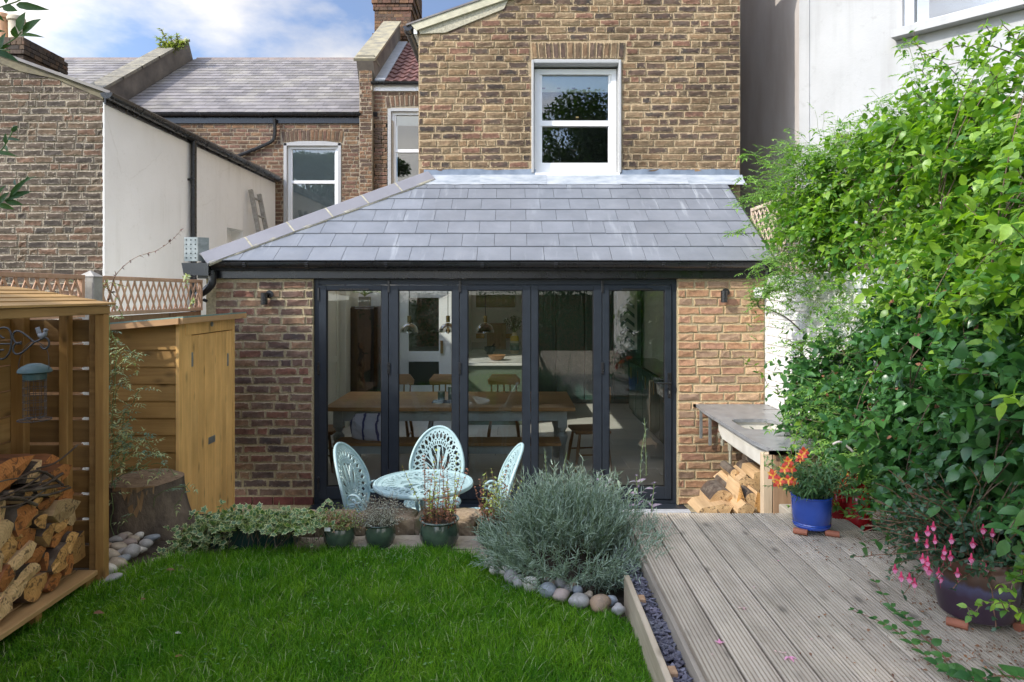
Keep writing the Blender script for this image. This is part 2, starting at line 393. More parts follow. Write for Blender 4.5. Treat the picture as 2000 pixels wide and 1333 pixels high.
def _groove(m):  # groove bottoms toned darker: collected dirt, with their shade painted in
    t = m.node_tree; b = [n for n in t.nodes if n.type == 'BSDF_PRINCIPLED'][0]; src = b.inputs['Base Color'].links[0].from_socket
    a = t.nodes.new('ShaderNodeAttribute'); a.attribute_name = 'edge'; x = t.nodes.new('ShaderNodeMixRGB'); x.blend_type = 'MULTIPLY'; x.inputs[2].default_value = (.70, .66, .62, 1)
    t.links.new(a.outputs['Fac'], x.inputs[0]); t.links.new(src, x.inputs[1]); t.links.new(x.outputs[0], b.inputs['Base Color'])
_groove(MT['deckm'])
MT['board_edge'] = woodmat('pale_edge_board', (.50, .42, .31), (.36, .29, .20), 1, .08)
MT['post_x'] = woodmat('sawn_post', (.42, .27, .16), (.30, .18, .10), 2, .1)

# ================================================================ bricks
def brick_mesh(name, w, h, mat, rough=.004, d=.03, jit=.0022):
    n = [(-w/2, -h/2), (-w/6, -h/2), (w/6, -h/2), (w/2, -h/2), (w/2, h/2), (w/6, h/2), (-w/6, h/2), (-w/2, h/2)]
    V = []; A = []
    j = lambda s: rng.uniform(-s, s)
    ring = [(x + j(jit * 1.3), z + j(jit * 1.5)) for x, z in n]
    for x, z in ring: V.append((x, d, z)); A.append(1)
    for x, z in ring: V.append((x, .003 + j(.0015), z)); A.append(1)
    for x, z in ring:
        sx = (w/2 - .006) / (w/2); sz = (h/2 - .006) / (h/2)
        V.append((x * sx, -.003 + j(rough * .5), z * sz)); A.append(.55)
    for x, z in ((-w*.22, 0), (w*.22, 0)): V.append((x, -.004 + j(rough), j(.008))); A.append(0)
    Fc = []
    for i in range(8):
        k = (i + 1) % 8
        Fc.append([i, k, 8 + k, 8 + i]); Fc.append([8 + i, 8 + k, 16 + k, 16 + i])
    a, b = 24, 25
    for i in range(8):
        k = (i + 1) % 8
        c = a if i in (0, 7, 6, 5) else b
        if i == 1: Fc.append([17, 18, b, a]); continue
        if i == 5: Fc.append([21, 22, a, b]); continue
        c = b if i in (2, 3, 4) else a
        Fc.append([16 + i, 16 + k, c])
    me = mesh(name, V, Fc, False, A); me.materials.append(mat); return me
BV = {}
def variants(key, w, h, mat, rough, k=6, jit=.0022):
    if key not in BV: BV[key] = [brick_mesh('brick_' + key, w, h, mat, rough, jit=jit) for _ in range(k)]
    return BV[key]
def lay(u0, u1, v0, v1, course, holes=(), L_=.222, H_=.108, j=.011, keep=None, pst=.6):
    out = []; v = v0; r = 0
    while v < v1 - .02:
        h = course; u = u0 - (H_ * .5 if r % 2 else 0) - rng.uniform(0, .05)
        while u < u1:
            w = (L_ if rng.random() < pst else H_) * rng.uniform(.96, 1.03)
            a, b = max(u, u0), min(u + w, u1)
            segs = [(a, b)]
            for (x0, x1, z0, z1) in holes:
                if v + h * .5 > z0 and v + h * .5 < z1:
                    ns = []
                    for (p, q) in segs:
                        if q <= x0 or p >= x1: ns.append((p, q))
                        else:
                            if p < x0: ns.append((p, x0))
                            if q > x1: ns.append((x1, q))
                    segs = ns
            for (p, q) in segs:
                if q - p > .035 and (keep is None or keep((p + q) / 2, v + h / 2)):
                    out.append((p, q, v, v + h))
            u += w
        v += course; r += 1
    return out
def put_bricks(rects, key, mat, wall, Y, j, course, single=9999, rough=.005, yof=-.006, facing='Y', xpos=0, jit=.0022, wob=.0025):
    """each rect becomes a brick; beyond the limit the rest are joined"""
    h = course - j
    VS = variants(key + '_stretcher', .222 - j, h, mat, rough, 7, jit); VH = variants(key + '_header', .108 - j, h, mat, rough, 5, jit)
    rest = []
    for i, (a, b, c, d) in enumerate(rects):
        w = b - a; st = w > .15
        src = random.choice(VS if st else VH); sx = (w - j) / ((.222 if st else .108) - j)
        loc = ((a + b) / 2 , Y + yof + rng.uniform(-.003, .003), (c + d) / 2 + rng.uniform(-wob, wob) + .004 * math.sin(a * 2.1 + c * 9))
        rot = (0, rng.uniform(-.008, .008), 0)
        if facing == 'X': pass
        if i < single: ob('brick', src, mat, wall, loc, rot, (sx, 1, 1))
        else: rest.append((src, loc, rot, (sx, 1, 1)))
    if rest:
        cache = {}
        VV = []; FF = []; AA = []; k = 0
        for src, loc, rot, sc in rest:
            if src.name not in cache:
                v = np.empty(len(src.vertices) * 3, np.float32); src.vertices.foreach_get('co', v)
                at = np.empty(len(src.vertices), np.float32); src.attributes['edge'].data.foreach_get('value', at)
                cache[src.name] = (v.reshape(-1, 3), [list(p.vertices) for p in src.polygons], at)
            v, f, at = cache[src.name]
            VV.append(v * np.array(sc) + np.array(loc)); FF += [[x + k for x in q] for q in f]; AA.append(at); k += len(v)
        V = np.concatenate(VV)
        return ob('brick_courses', mesh('brick_courses', V, FF, False, np.concatenate(AA)), mat, wall, kind='stuff')
def wall_rects(u0, u1, v0, v1, holes):
    us = sorted({u0, u1, *[h[0] for h in holes], *[h[1] for h in holes]}); vs_ = sorted({v0, v1, *[h[2] for h in holes], *[h[3] for h in holes]})
    us = [u for u in us if u0 <= u <= u1]; vs_ = [v for v in vs_ if v0 <= v <= v1]; out = []
    for a, b in zip(us[:-1], us[1:]):
        for c, d in zip(vs_[:-1], vs_[1:]):
            m = ((a + b) / 2, (c + d) / 2)
            if not any(h[0] < m[0] < h[1] and h[2] < m[1] < h[3] for h in holes): out.append((a, b, c, d))
    return out
def wall_y(name, u0, u1, v0, v1, Y, t, mat, parent, holes=(), **kw):     # wall facing -Y, front face at Y
    mb = MB()
    for (a, b, c, d) in wall_rects(u0, u1, v0, v1, holes):
        k = len(mb.V)
        mb.V += [Vector(p) for p in ((a, Y, c), (b, Y, c), (b, Y, d), (a, Y, d), (a, Y+t, c), (b, Y+t, c), (b, Y+t, d), (a, Y+t, d))]
        mb.Fc += [[k, k+1, k+2, k+3], [k+5, k+4, k+7, k+6], [k+4, k, k+3, k+7], [k+1, k+5, k+6, k+2], [k+3, k+2, k+6, k+7], [k+4, k+5, k+1, k]]
    return mb.build(name, mat, parent, **kw)
def arch(wall, xc, z0, z1, Y, w, n, mat, key, rise=.0, fan=.16, yof=-.012):
    V = variants(key + '_soldier', w / n - .012, (z1 - z0) - .012, mat, .005, 4)
    for i in range(n):
        t = (i + .5) / n - .5
        x = xc + t * w * 1.0; ob('arch_brick', random.choice(V), mat, wall, (x + t * .03, Y + yof, (z0 + z1) / 2 + rise * (1 - 4 * t * t)), (0, t * fan * 2, 0), (1, 1, 1))
def clip(poly, a, b, c):      # keep a*u+b*v+c >= 0
    out = []
    for i in range(len(poly)):
        p, q = poly[i], poly[(i + 1) % len(poly)]
        dp = a * p[0] + b * p[1] + c; dq = a * q[0] + b * q[1] + c
        if dp >= 0: out.append(p)
        if (dp >= 0) != (dq >= 0):
            t = dp / (dp - dq); out.append((p[0] + t * (q[0] - p[0]), p[1] + t * (q[1] - p[1])))
    return out
def sash(parent, x0, x1, z0, z1, Y, fr=.05, mid=.5, blind=None, depth=.05, panes=True, glass='glass_win', name='window', bottom=.09):
    """white sliding sash set in an opening; frame at Y"""
    zm = z0 + (z1 - z0) * mid; mb = MB()
    for (a, b) in ((x0, x0 + fr), (x1 - fr, x1)): mb.box(a, b, Y, Y + .09, z0, z1)
    mb.box(x0 + fr, x1 - fr, Y + .002, Y + .09, z1 - fr, z1); mb.box(x0 + fr, x1 - fr, Y + .002, Y + .09, z0, z0 + bottom)
    mb.box(x0 + fr, x1 - fr, Y + .012, Y + .08, zm - .03, zm + .03)
    for (a, b) in ((x0 + fr, x0 + fr + .028), (x1 - fr - .028, x1 - fr)): mb.box(a, b, Y + .02, Y + .07, z0 + bottom, z1 - fr)
    w = mb.build(name, MT['white_paint'], parent)
    box('pane', x0 + fr, x1 - fr, Y + .040, Y + .043, zm, z1 - fr, MT[glass], w, c=0)
    box('pane', x0 + fr, x1 - fr, Y + .055, Y + .058, z0 + bottom, zm, MT[glass], w, c=0)
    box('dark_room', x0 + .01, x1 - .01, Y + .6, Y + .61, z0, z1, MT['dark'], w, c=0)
    if blind: box('blind', x0 + fr + .01, x1 - fr - .01, Y + .062, Y + .070, z0 + (z1 - z0) * blind[0], z1 - fr * .5, blind[1], w, c=.001)
    return w
MT['glass_roof'] = glassmat('rooflight_glass', (.98, .99, .99), .7)
MT['blind_green'] = simple('pale_green_blind', (.86, .89, .76), (.80, .85, .70), 30, .9, .1)
MT['blind_grey'] = simple('grey_venetian_blind', (.60, .64, .63), (.52, .57, .56), 3, .8, .1)
MT['chimney_pot'] = simple('terracotta_pot', (.62, .36, .20), (.48, .27, .15), 6, .85, .2)
MT['pot_buff'] = simple('buff_clay_pot', (.55, .48, .36), (.42, .36, .27), 6, .85, .2)

def slatemat(name, c0, c1, streak=.0, rough=.42, c2=None, rv=.16):
    m = N(name); g = m.n('ShaderNodeNewGeometry').outputs['Position']; v = m.coord((1, 1, 1))
    col = m.ramp(m.noise(v, 3.4, 5, .6), [(.3, c1), (.7, c0)])
    if c2: col = m.mix(m.ramp(m.noise(g, 1.6, 5, .65), [(.45, 0.), (.65, .8)]), col, c2)
    col = m.mix(1, col, m.ramp(m.rand(), [(0, 1 - rv), (1, 1 + rv)]), 'MULTIPLY')
    if streak:
        mp = m.n('ShaderNodeMapping'); mp.inputs['Scale'].default_value = (13, 1.4, 1.4); m.l(g, mp.inputs[0])
        a = m.ramp(m.noise(mp.outputs[0], 1, 5, .6), [(.55, 0.), (.68, 1.)])
        b = m.ramp(m.noise(g, 1.3, 3, .5), [(.42, 0.), (.66, 1.)])
        col = m.mix(m.math('MULTIPLY', m.math('MULTIPLY', a, b), streak), col, (.62, .65, .67))
    n = m.bump(m.noise(v, 40, 5, .6), .25, .002); n = m.bump(m.noise(v, 4, 3), .3, .006, n)
    return m.fin(col, m.ramp(m.noise(v, 6, 4), [(.3, rough - .08), (.7, rough + .14)]), n, 0, .5)
MT['slate_new'] = slatemat('new_blue_grey_slate', (.20, .212, .235), (.15, .162, .182), .34, .40, None, .055)
MT['slate_old'] = slatemat('old_purple_slate', (.225, .205, .20), (.15, .138, .136), 0, .65, (.26, .24, .205), .22)
MT['ridge_tile'] = simple('smooth_grey_hip_tile', (.27, .265, .285), (.235, .23, .25), 5, .5, .1, .001)
MT['clay_tile'] = simple('brown_pantile', (.19, .085, .07), (.11, .05, .045), 30, .7, .3, rv=.25)
MT['joint'] = mortarmat('pale_pointing', (.52, .48, .36))
def slates(parent, O, U, Vd, nrm, u0, u1, rows, g, w, mat, th=.0085, clips=(), single=True, name='slate', g0=0, lap=1.35, jit=.001):
    """courses of slates on the plane O + u*U + v*Vd, one object each or joined"""
    O, U, Vd, nrm = Vector(O), Vector(U), Vector(Vd), Vector(nrm); joined = MB(); out = []
    for r in range(rows):
        off = (w / 2 if r % 2 else 0); u = u0 - w + off
        v0 = g0 + r * g; v1 = v0 + g * lap
        while u < u1 + w:
            a, b = u + .0018, u + w - .0018; vj = v0 + rng.uniform(-jit, jit) * 2
            poly = [(a, vj), (b, vj + rng.uniform(-jit, jit)), (b, v1), (a, v1)]
            poly = clip(poly, 1, 0, -u0); poly = clip(poly, -1, 0, u1) if poly else poly
            for c in clips:
                if poly: poly = clip(poly, *c)
            if len(poly) >= 3 and max(p[0] for p in poly) - min(p[0] for p in poly) > .01:
                tl = rng.uniform(0, .0012)
                def f(p, q, s, v0=v0, tl=tl):
                    lift = .013 - .011 * (q - v0) / (g * lap) + tl
                    return O + U * p + Vd * q + nrm * (lift + s * th - .002)
                mb = joined if not single else MB(); mb.prism(poly, 0, 1, f)
                if single: out.append(mb.build(name, mat, parent))
            u += w
    if not single: joined.build(name + '_courses', mat, parent, kind='stuff')
    return out

# ================================================================ kitchen extension
EY = 6.25; EZ = 2.097; X0 = -1.82; X1 = 1.514
ext = empty('kitchen_extension', (0, EY, 0), 'single storey brick kitchen extension with slate hip roof and wall of glass doors', 'extension')
wl = wall_y('wall', -2.80, X0, -.3, EZ, EY, .30, MT['mortar_lo'], ext)
cs = .0788
rl = lay(-2.72, X0, .105, EZ - .02, cs, pst=.86)
put_bricks(rl, 'lo', MT['brick_lo'], wl, EY, .0150, cs, rough=.006, jit=.003, wob=.003)
for i in range(5): box('plinth_brick', -2.75 + i * .222 * .85 + .004, -2.75 + (i + 1) * .222 * .85 - .004 if i < 4 else X0, EY - .012, EY + .03, .03, .1, MT['brick_red'], wl, c=.004)
wr = wall_y('wall', X1, 2.315, -.3, EZ, EY, .30, MT['brick_rt'] and MT['mortar_lo'], ext, holes=[(1.86, 2.03, .17, .235)])
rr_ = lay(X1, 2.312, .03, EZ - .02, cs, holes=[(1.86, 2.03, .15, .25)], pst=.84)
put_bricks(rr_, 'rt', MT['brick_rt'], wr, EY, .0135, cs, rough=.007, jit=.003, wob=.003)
ab = MB()
ab.box(1.862, 2.028, EY - .004, EY + .02, .171, .18); ab.box(1.862, 2.028, EY - .004, EY + .02, .225, .234)
for i in range(10): ab.box(1.864 + i * .0176, 1.869 + i * .0176, EY - .003, EY + .02, .18, .225, .0005)
for i in range(1, 3): ab.box(1.864, 2.026, EY - .0015, EY + .02, .18 + i * .015 - .002, .18 + i * .015 + .002, .0005)
ab.build('air_brick', MT['brick_red'], ext); box('air_brick_void', 1.862, 2.028, EY + .03, EY + .04, .171, .234, MT['dark'], ext, c=0)
# side and rear walls of the extension (kitchen behind)
MT['kitchen_wall'] = simple('pale_kitchen_wall', (.86, .86, .82), (.84, .84, .80), 2, .8, .05)
box('side_wall', -2.80, -2.6, EY + .30, 10.6, -.3, 2.25, MT['kitchen_wall'], ext, c=0)
box('side_wall', 2.315, 2.5, EY + .002, 12.9, -.3, 2.34, MT['kitchen_wall'], ext, c=0)
box('kitchen_floor_slab', -2.8, 2.5, EY + .1, 13.0, -.12, .012, MT['dark'], ext, c=0)
# bifold frame
px2x = lambda p, Y=EY: (p - 1000) / F * Y
fz = lambda y, Y=EY: CZ - (y - 572) / F * Y
FY = EY + .03
fr = MB()
fr.box(X0, X0 + .045, FY, FY + .07, .03, EZ); fr.box(X1 - .045, X1, FY, FY + .07, .03, EZ)
fr.box(X0 + .045, X1 - .045, FY + .002, FY + .07, EZ - .055, EZ); fr.box(X0 + .045, X1 - .045, FY + .002, FY + .07, .028, .07)
doorf = fr.build('door_frame', MT['frame'], ext)
lx = [621, 758, 897, 1037, 1176.5, 1313]; gx = [(636, 744.5), (777, 883), (913, 1021), (1051, 1160), (1190, 1300)]
MT['gasket'] = simple('rubber_gasket', (.012, .012, .012), rough=.8, bump=0)
MT['steel'] = simple('brushed_steel', (.5, .5, .5), rough=.3, bump=0, metal=1)
for i in range(5):
    a, b = px2x(lx[i]) + .003, px2x(lx[i + 1]) - .003; g0, g1 = px2x(gx[i][0]), px2x(gx[i][1])
    zt, zb = fz(567), fz(953); t0, t1 = EZ - .058, .074; y0, y1 = FY - .012, FY + .058
    mb = MB(); mb.box(a, g0, y0, y1, t1, t0); mb.box(g1, b, y0, y1, t1, t0)
    mb.box(g0, g1, y0 + .0025, y1, zt, t0); mb.box(g0, g1, y0 + .0025, y1, t1, zb)
    lf = mb.build('door', MT['frame'], ext)
    bd = MB(); e = .008
    for (p, q, r, s) in ((g0, g0 + e, zb, zt), (g1 - e, g1, zb, zt), (g0 + e, g1 - e, zt - e, zt), (g0 + e, g1 - e, zb, zb + e)): bd.box(p, q, y0 + .008, y0 + .02, r, s, .001)
    bd.build('glazing_bead', MT['gasket'], lf)
    box('pane', g0 + .002, g1 - .002, FY + .015, FY + .021, zb + .002, zt - .002, MT['glass'], lf, c=0)
    if i in (0, 4):
        xm = (g0 + g1) / 2; box('trickle_vent', xm - .14, xm + .14, y0 - .010, y0, t0 - .045, t0 - .028, MT['black_plastic'], lf, c=.003)
    if i in (1, 2, 4):
        for zz in (fz(560), fz(720), fz(930)): box('hinge', a - .011, a + .011, y0 - .012, y0, zz - .055, zz + .055, MT['black_plastic'], lf, c=.003)
    if i == 0:
        for zz in (fz(575), fz(720), fz(945)): box('hinge', a - .012, a + .008, y0 - .010, y0, zz - .06, zz + .06, MT['black_plastic'], lf, c=.003)
    if i == 4:
        hx = px2x(1308); hz = fz(748)
        hb = MB(); hb.box(hx - .016, hx + .016, y0 - .008, y0, hz - .14, hz + .09, .004)
        hb.tube([(hx, y0, hz), (hx, y0 - .05, hz), (hx - .02, y0 - .056, hz), (hx - .12, y0 - .055, hz)], .009, 8)
        smooth_by(hb.build('handle', MT['black_plastic'], lf)); box('keyhole', hx - .006, hx + .006, y0 - .011, y0 - .008, hz - .1, hz - .075, MT['steel'], lf, c=.001)
box('door_sill', X0 - .02, X1 + .06, EY - .14, EY + .1, .0, .028, MT['frame'], ext, c=.004)
box('stone_sill', .95, X1 + .07, EY - .22, EY - .142, -.005, .035, simple('grey_stone_sill', (.48, .49, .50), (.38, .39, .40), 14, .8, .3), ext, c=.004)
# eaves: fascia, gutter
EVY = 6.10; ZE = 2.245
box('fascia', -2.86, 2.30, EY - .045, EY - .005, EZ + .002, ZE - .01, MT['black_plastic'], ext, c=.003)
box('soffit', -2.86, 2.32, EY - .005, EY + .3, EZ + .003, EZ + .02, MT['black_plastic'], ext, c=0)
def gutter(name, a, b, r, parent, mat, n=9, brackets=()):
    a, b = Vector(a), Vector(b); d = (b - a).normalized(); s = Vector((d.y, -d.x, 0)); mb = MB()
    for (rad) in (r, r - .004):
        for p in (a, b):
            for k in range(n):
                t = math.pi * k / (n - 1); mb.V.append(p + s * (-rad * math.cos(t)) + Vector((0, 0, -rad * math.sin(t))))
    for k in range(n - 1):
        mb.Fc.append([k, k + 1, n + k + 1, n + k]); mb.Fc.append([2*n + k, 3*n + k, 3*n + k + 1, 2*n + k + 1])
    for q in (0, n - 1): mb.Fc.append([q, n + q, 3*n + q, 2*n + q])
    for e in (0, n): mb.Fc.append([e + k for k in range(n)][::(1 if e else -1)])
    g = mb.build(name, mat, parent, True)
    smooth_by(g, 50)
    for t in brackets:
        c = a.lerp(b, t); bb = MB(); pts = [c + s * (-(r + .003) * math.cos(u)) + Vector((0, 0, -(r + .003) * math.sin(u))) for u in [math.pi * k / 10 for k in range(11)]]
        for p, q in zip(pts[:-1], pts[1:]): bb.bar(p, q, .03, .006, up=(p + q) / 2 - c)
        bb.build('gutter_bracket', mat, g)
    return g
gutter('gutter', (-2.80, EY - .105, ZE - .005), (2.27, EY - .105, ZE - .005), .052, ext, MT['black_plastic'], brackets=(.08, .19, .33, .50, .63, .82, .9))
# hopper box at the left end
hp = MB(); hp.prism([(-2.94, 2.235), (-2.70, 2.235), (-2.70, 2.12), (-2.92, 2.13)], EY - .18, EY - .02, lambda u, v, w: (u, w, v)); hp.build('gutter_outlet_box', MT['black_plastic'], ext)
# downpipe
dp = MB(); xx = -2.70
pts = spline([(xx - .005, EY - .10, 2.17), (xx, EY - .10, 2.09), (xx - .01, EY - .10, 2.04), (xx - .07, EY - .09, 1.985), (xx - .135, EY - .085, 1.945), (xx - .148, EY - .08, 1.88), (xx - .148, EY - .08, 1.2), (xx - .148, EY - .08, 0)], 5)
dp.tube(pts, .035, 12)
for z in (2.13, 1.86): dp.tube([(xx - (.0 if z > 2 else .148), EY - (.10 if z > 2 else .08), z - .03), (xx - (.0 if z > 2 else .148), EY - (.10 if z > 2 else .08), z + .03)], .040, 12)
dp.tube([(xx - .10, EY - .05, 1.905), (xx - .07, EY - .06, 1.895)], .015, 8)
smooth_by(dp.build('downpipe', MT['black_plastic'], ext), 40)
# hip roof
YR = 7.6; ZR = 3.235; HX0 = -2.74; HX1 = -.92; XR = 2.345
run = YR - EVY; rise = ZR - ZE; SL = math.hypot(run, rise)
Vd = Vector((0, run / SL, rise / SL)); Un = Vector((1, 0, 0)); nr = Un.cross(Vd).normalized()
hk = (HX1 - HX0) / SL            # hip: u >= HX0 + hk*v
rf = MB()
rf.prism([(HX0 + .02, 0), (XR - .01, 0), (XR - .01, SL), (HX1 + .02, SL)], -.09, -.004, lambda u, v, w: Vector((u, EVY, ZE)) + Vd * v + nr * w)
rf.build('roof_deck', MT['dark'], ext)
slates(ext, (0, EVY, ZE), Un, Vd, nr, HX0, XR, 7, .2535, .303, MT['slate_new'], clips=[(1, -hk, -HX0 - .0), (0, -1, SL - .005)], lap=1.18)
box('verge_board', XR, XR + .03, EVY + .02, YR, 2.0, ZE, MT['black_plastic'], ext, c=0)
vb = MB(); vb.prism([(0, -.14), (SL, -.14), (SL, .0), (0, .0)], XR - .002, XR + .03, lambda u, v, w: Vector((w, EVY, ZE)) + Vd * u + nr * v); vb.build('verge_trim', MT['black_plastic'], ext)
# left slope with rooflights over the side return
Hn = Vector((HX1 - HX0, run, rise)).normalized()
A = Vector((HX0, EVY, ZE)); B = Vector((HX1, YR, ZR)); sl2 = (ZR - ZE) / (HX1 - HX0)
lz = lambda x: ZE + (x - HX0) * sl2
def lslope(name, x0, x1, y0, y1, t0, t1, mat):
    mb = MB(); mb.prism([(x0, y0), (x1, y0), (x1, y1), (x0, y1)], t0, t1, lambda u, v, w: (u, v, lz(u) + w)); return mb.build(name, mat, ext)
mb = MB(); mb.prism([(HX0, EVY), (HX1, YR), (HX0, YR)], -.08, 0, lambda u, v, w: (u, v, lz(u) + w)); mb.build('side_roof', MT['slate_new'], ext)
lslope('side_roof', HX0, HX0 + .12, YR + .001, 10.4, -.08, 0, MT['slate_new']); lslope('side_roof', -1.12, -1.05, YR + .001, 10.4, -.08, 0, MT['slate_new'])
lslope('side_roof', HX0 + .121, -1.121, YR + .001, 7.7, -.08, 0, MT['slate_new']); lslope('side_roof', HX0 + .121, -1.121, 10.1, 10.4, -.08, 0, MT['slate_new'])
for k in range(2): lslope('rooflight', HX0 + .121, -1.121, 7.72 + k * 1.19, 7.70 + (k + 1) * 1.19 - .02, -.03, -.02, MT['glass_roof'])
for k in range(1, 2): lslope('rooflight_bar', HX0 + .121, -1.121, 7.68 + k * 1.19, 7.72 + k * 1.19, -.06, .02, MT['frame'])
# hip tiles
HL = (B - A).length; S1 = Vector((0, 0, 1)); side = Hn.cross(S1).normalized(); upn = side.cross(Hn).normalized()
nt_ = 6; L0 = HL / nt_
for k in range(nt_):
    a = A + Hn * (k * L0 + .006 - .02); b = A + Hn * ((k + 1) * L0 - .006 - .02 + (.03 if k == nt_ - 1 else 0)); mb = MB(); q = len(mb.V)
    prof = [(-.105, -.055), (-.02, .075), (.02, .075), (.105, -.025), (.09, -.04), (.012, .055), (-.012, .055), (-.09, -.06)]
    for p in (a, b):
        for (s, u) in prof: mb.V.append(p + side * s + upn * (u + .012))
    n = len(prof)
    for i in range(n): j = (i + 1) % n; mb.Fc.append([i, j, n + j, n + i])
    mb.Fc.append(list(range(n))[::-1]); mb.Fc.append([n + i for i in range(n)])
    mb.build('hip_tile', MT['ridge_tile'], ext)
    if k < nt_ - 1:
        jb = MB(); c = A + Hn * ((k + 1) * L0 - .02); q0 = []
        for p in (c - Hn * .008, c + Hn * .008):
            for (s, u) in prof: jb.V.append(p + side * s * 1.02 + upn * (u + .0135))
        for i in range(n): j = (i + 1) % n; jb.Fc.append([i, j, n + j, n + i])
        jb.build('mortar_joint', MT['joint'], ext)
bed = MB(); 
pp = [A + Hn * t for t in np.linspace(0, HL, 30)]
bed.tube([p + side * .085 + upn * (-.022 + rng.uniform(-.004, .004)) for p in pp], [.02 + rng.uniform(-.004, .004) for _ in pp], 7); bed.build('mortar_bed', MT['joint'], ext)
# perforated hip iron bracket
br = MB(); bx, by, bz = -2.80, EVY - .02, 2.25
MT['galv_hole'] = simple('bracket_hole', (.02, .02, .02), rough=.9, bump=0)
br.box(bx - .12, bx, by, by + .003, bz, bz + .215, .001); br.bar((bx + .003, by, bz + .107), (bx + .075, by + .06, bz + .107), .003, .215, up=(0, 0, 1))
hb_ = br.build('hip_bracket', MT['galv'], ext)
hm = MB()
for i in range(3):
    for k in range(5): hm.tube([(bx - .10 + i * .04, by - .002, bz + .03 + k * .04), (bx - .10 + i * .04, by, bz + .03 + k * .04)], .0065, 8)
hm.build('bracket_holes', MT['dark'], hb_, kind='stuff')
# lead flashing where the roof meets the tall wall
fl = MB(); nx = 60; xs = np.linspace(-.98, XR + .18, nx); r0 = []
mbv = []
for i, x in enumerate(xs):
    w = .006 * math.sin(x * 9) + rng.uniform(-.004, .004)
    mbv.append([(x, YR - .012, ZR + .105 + w), (x, YR - .016 - rng.uniform(0, .006), ZR + .06), (x, YR - .03, ZR + .02)])
V = [p for c in mbv for p in c]; Fc = [[i*3 + k, (i+1)*3 + k, (i+1)*3 + k + 1, i*3 + k + 1] for i in range(nx - 1) for k in range(2)]
holes = lambda x: .24 < x < 1.19
Fc = [f for f in Fc if not (holes(V[f[0]][0]) and V[f[0]][2] > ZR + .08)]
ob('lead_upstand', mesh('lead_upstand', V, Fc, True), MT['lead'], ext)
edges_ = [-1.0, -.35, .35, 1.15, 1.9, XR + .18]
for i in range(5):
    a, b = edges_[i], edges_[i + 1] + .03; mb = MB()
    n = 14; xs = np.linspace(a, b, n); VV = []
    for x in xs:
        e = rng.uniform(-.006, .006); lift = .020 + i % 2 * .003
        c = Vector((x, YR, ZR)); VV += [c - Vd * .0 + nr * (lift + .03), c - Vd * .05 + nr * (lift + .004), c - Vd * (.19 + e) + nr * (lift + .002)]
    Fq = [[k*3 + j, (k+1)*3 + j, (k+1)*3 + j + 1, k*3 + j + 1] for k in range(n - 1) for j in range(2)]
    ob('lead_apron', mesh('lead_apron', VV, Fq, True), MT['lead_pale'], ext)
MT['lead_pale'].node_tree  # chalky

# wall lamps and junction box
def wall_lamp(x, z, label):
    t = empty('wall_lamp', (x, EY, z), label, 'wall lamp', 'black wall lamps beside the doors')
    m1 = MB(); m1.tube([(x + .03, EY - .02, z + .01), (x + .03, EY - .006, z + .01)], .035, 20); smooth_by(m1.build('back_plate', MT['black_plastic'], t))
    m2 = MB(); m2.lathe([(.0, -.085), (.028, -.085), (.03, -.083), (.03, .022), (.027, .025), (0, .025)], 20, (x, EY - .065, z), False); smooth_by(m2.build('lamp_shade', MT['black_plastic'], t))
    box('bracket', x, x + .03, EY - .07, EY - .02, z + .0, z + .02, MT['black_plastic'], t)
wall_lamp(px2x(521), fz(577), 'black cylinder wall lamp on the brick wall above the shed')
wall_lamp(px2x(1410), fz(573), 'black cylinder wall lamp on the brick wall above the worktop')
jb = empty('junction_box', (2.25, EY, fz(572)), 'small white junction box where the brick meets the white wall', 'junction box')
box('box_cover', 2.205, 2.29, EY - .055, EY - .012, fz(582), fz(562), MT['white_paint'], jb, c=.006)
cab = MB(); cab.tube(spline([(2.24, EY - .03, fz(583)), (2.25, EY - .03, fz(600)), (2.29, 6.0, fz(606)), (2.30, 5.7, fz(618)), (2.30, 5.4, fz(640))], 5), .006, 6); smooth_by(cab.build('cable', MT['black_plastic'], jb))

# ================================================================ tall main house
house = empty('brick_house', (0, YR, 0), 'tall stock brick house wall with a white sash window above the slate roof', 'house')
HL0, HR0 = -1.04, 2.54
zt = lambda x: 4.965 + (x - HL0) * .345        # verge
wx0, wx1, wz1 = .222, 1.209, 4.553
wm = MB()
hole = [(wx0, wx1, 3.2, wz1)]
for (a, b, c, d) in wall_rects(HL0, HR0, 3.0, 4.96, hole):
    wm.box(a, b, YR, YR + .3, c, d, c=0)
wm.prism([(HL0, 4.96), (HR0, 4.96), (HR0, zt(HR0)), (HL0, zt(HL0) - .001)], YR, YR + .3, lambda u, v, w: (u, w, v))
wmain = wm.build('wall', MT['mortar_up'], house)
cu = .0786
rm = lay(HL0, HR0, ZR + .045, 5.35, cu, holes=[(wx0 - .012, wx1 + .012, 3.2, wz1 + .012), (wx0 - .02, wx1 + .06, wz1, wz1 + .205)], keep=lambda x, z: z < zt(x) - .10 - max(0, .12 - (x - HL0) * .05), pst=.66)
rm.sort(key=lambda r: abs((r[0] + r[1]) / 2 - .75) + abs(r[2] - 4.1) * .6)
put_bricks(rm, 'up', MT['brick_up'], wmain, YR, .0125, cu, single=285, rough=.006, jit=.003, wob=.0025, yof=-.006)
arch(wmain, .73, wz1 + .012, wz1 + .205, YR, 1.02, 13, MT['brick_up'], 'up', fan=.12)
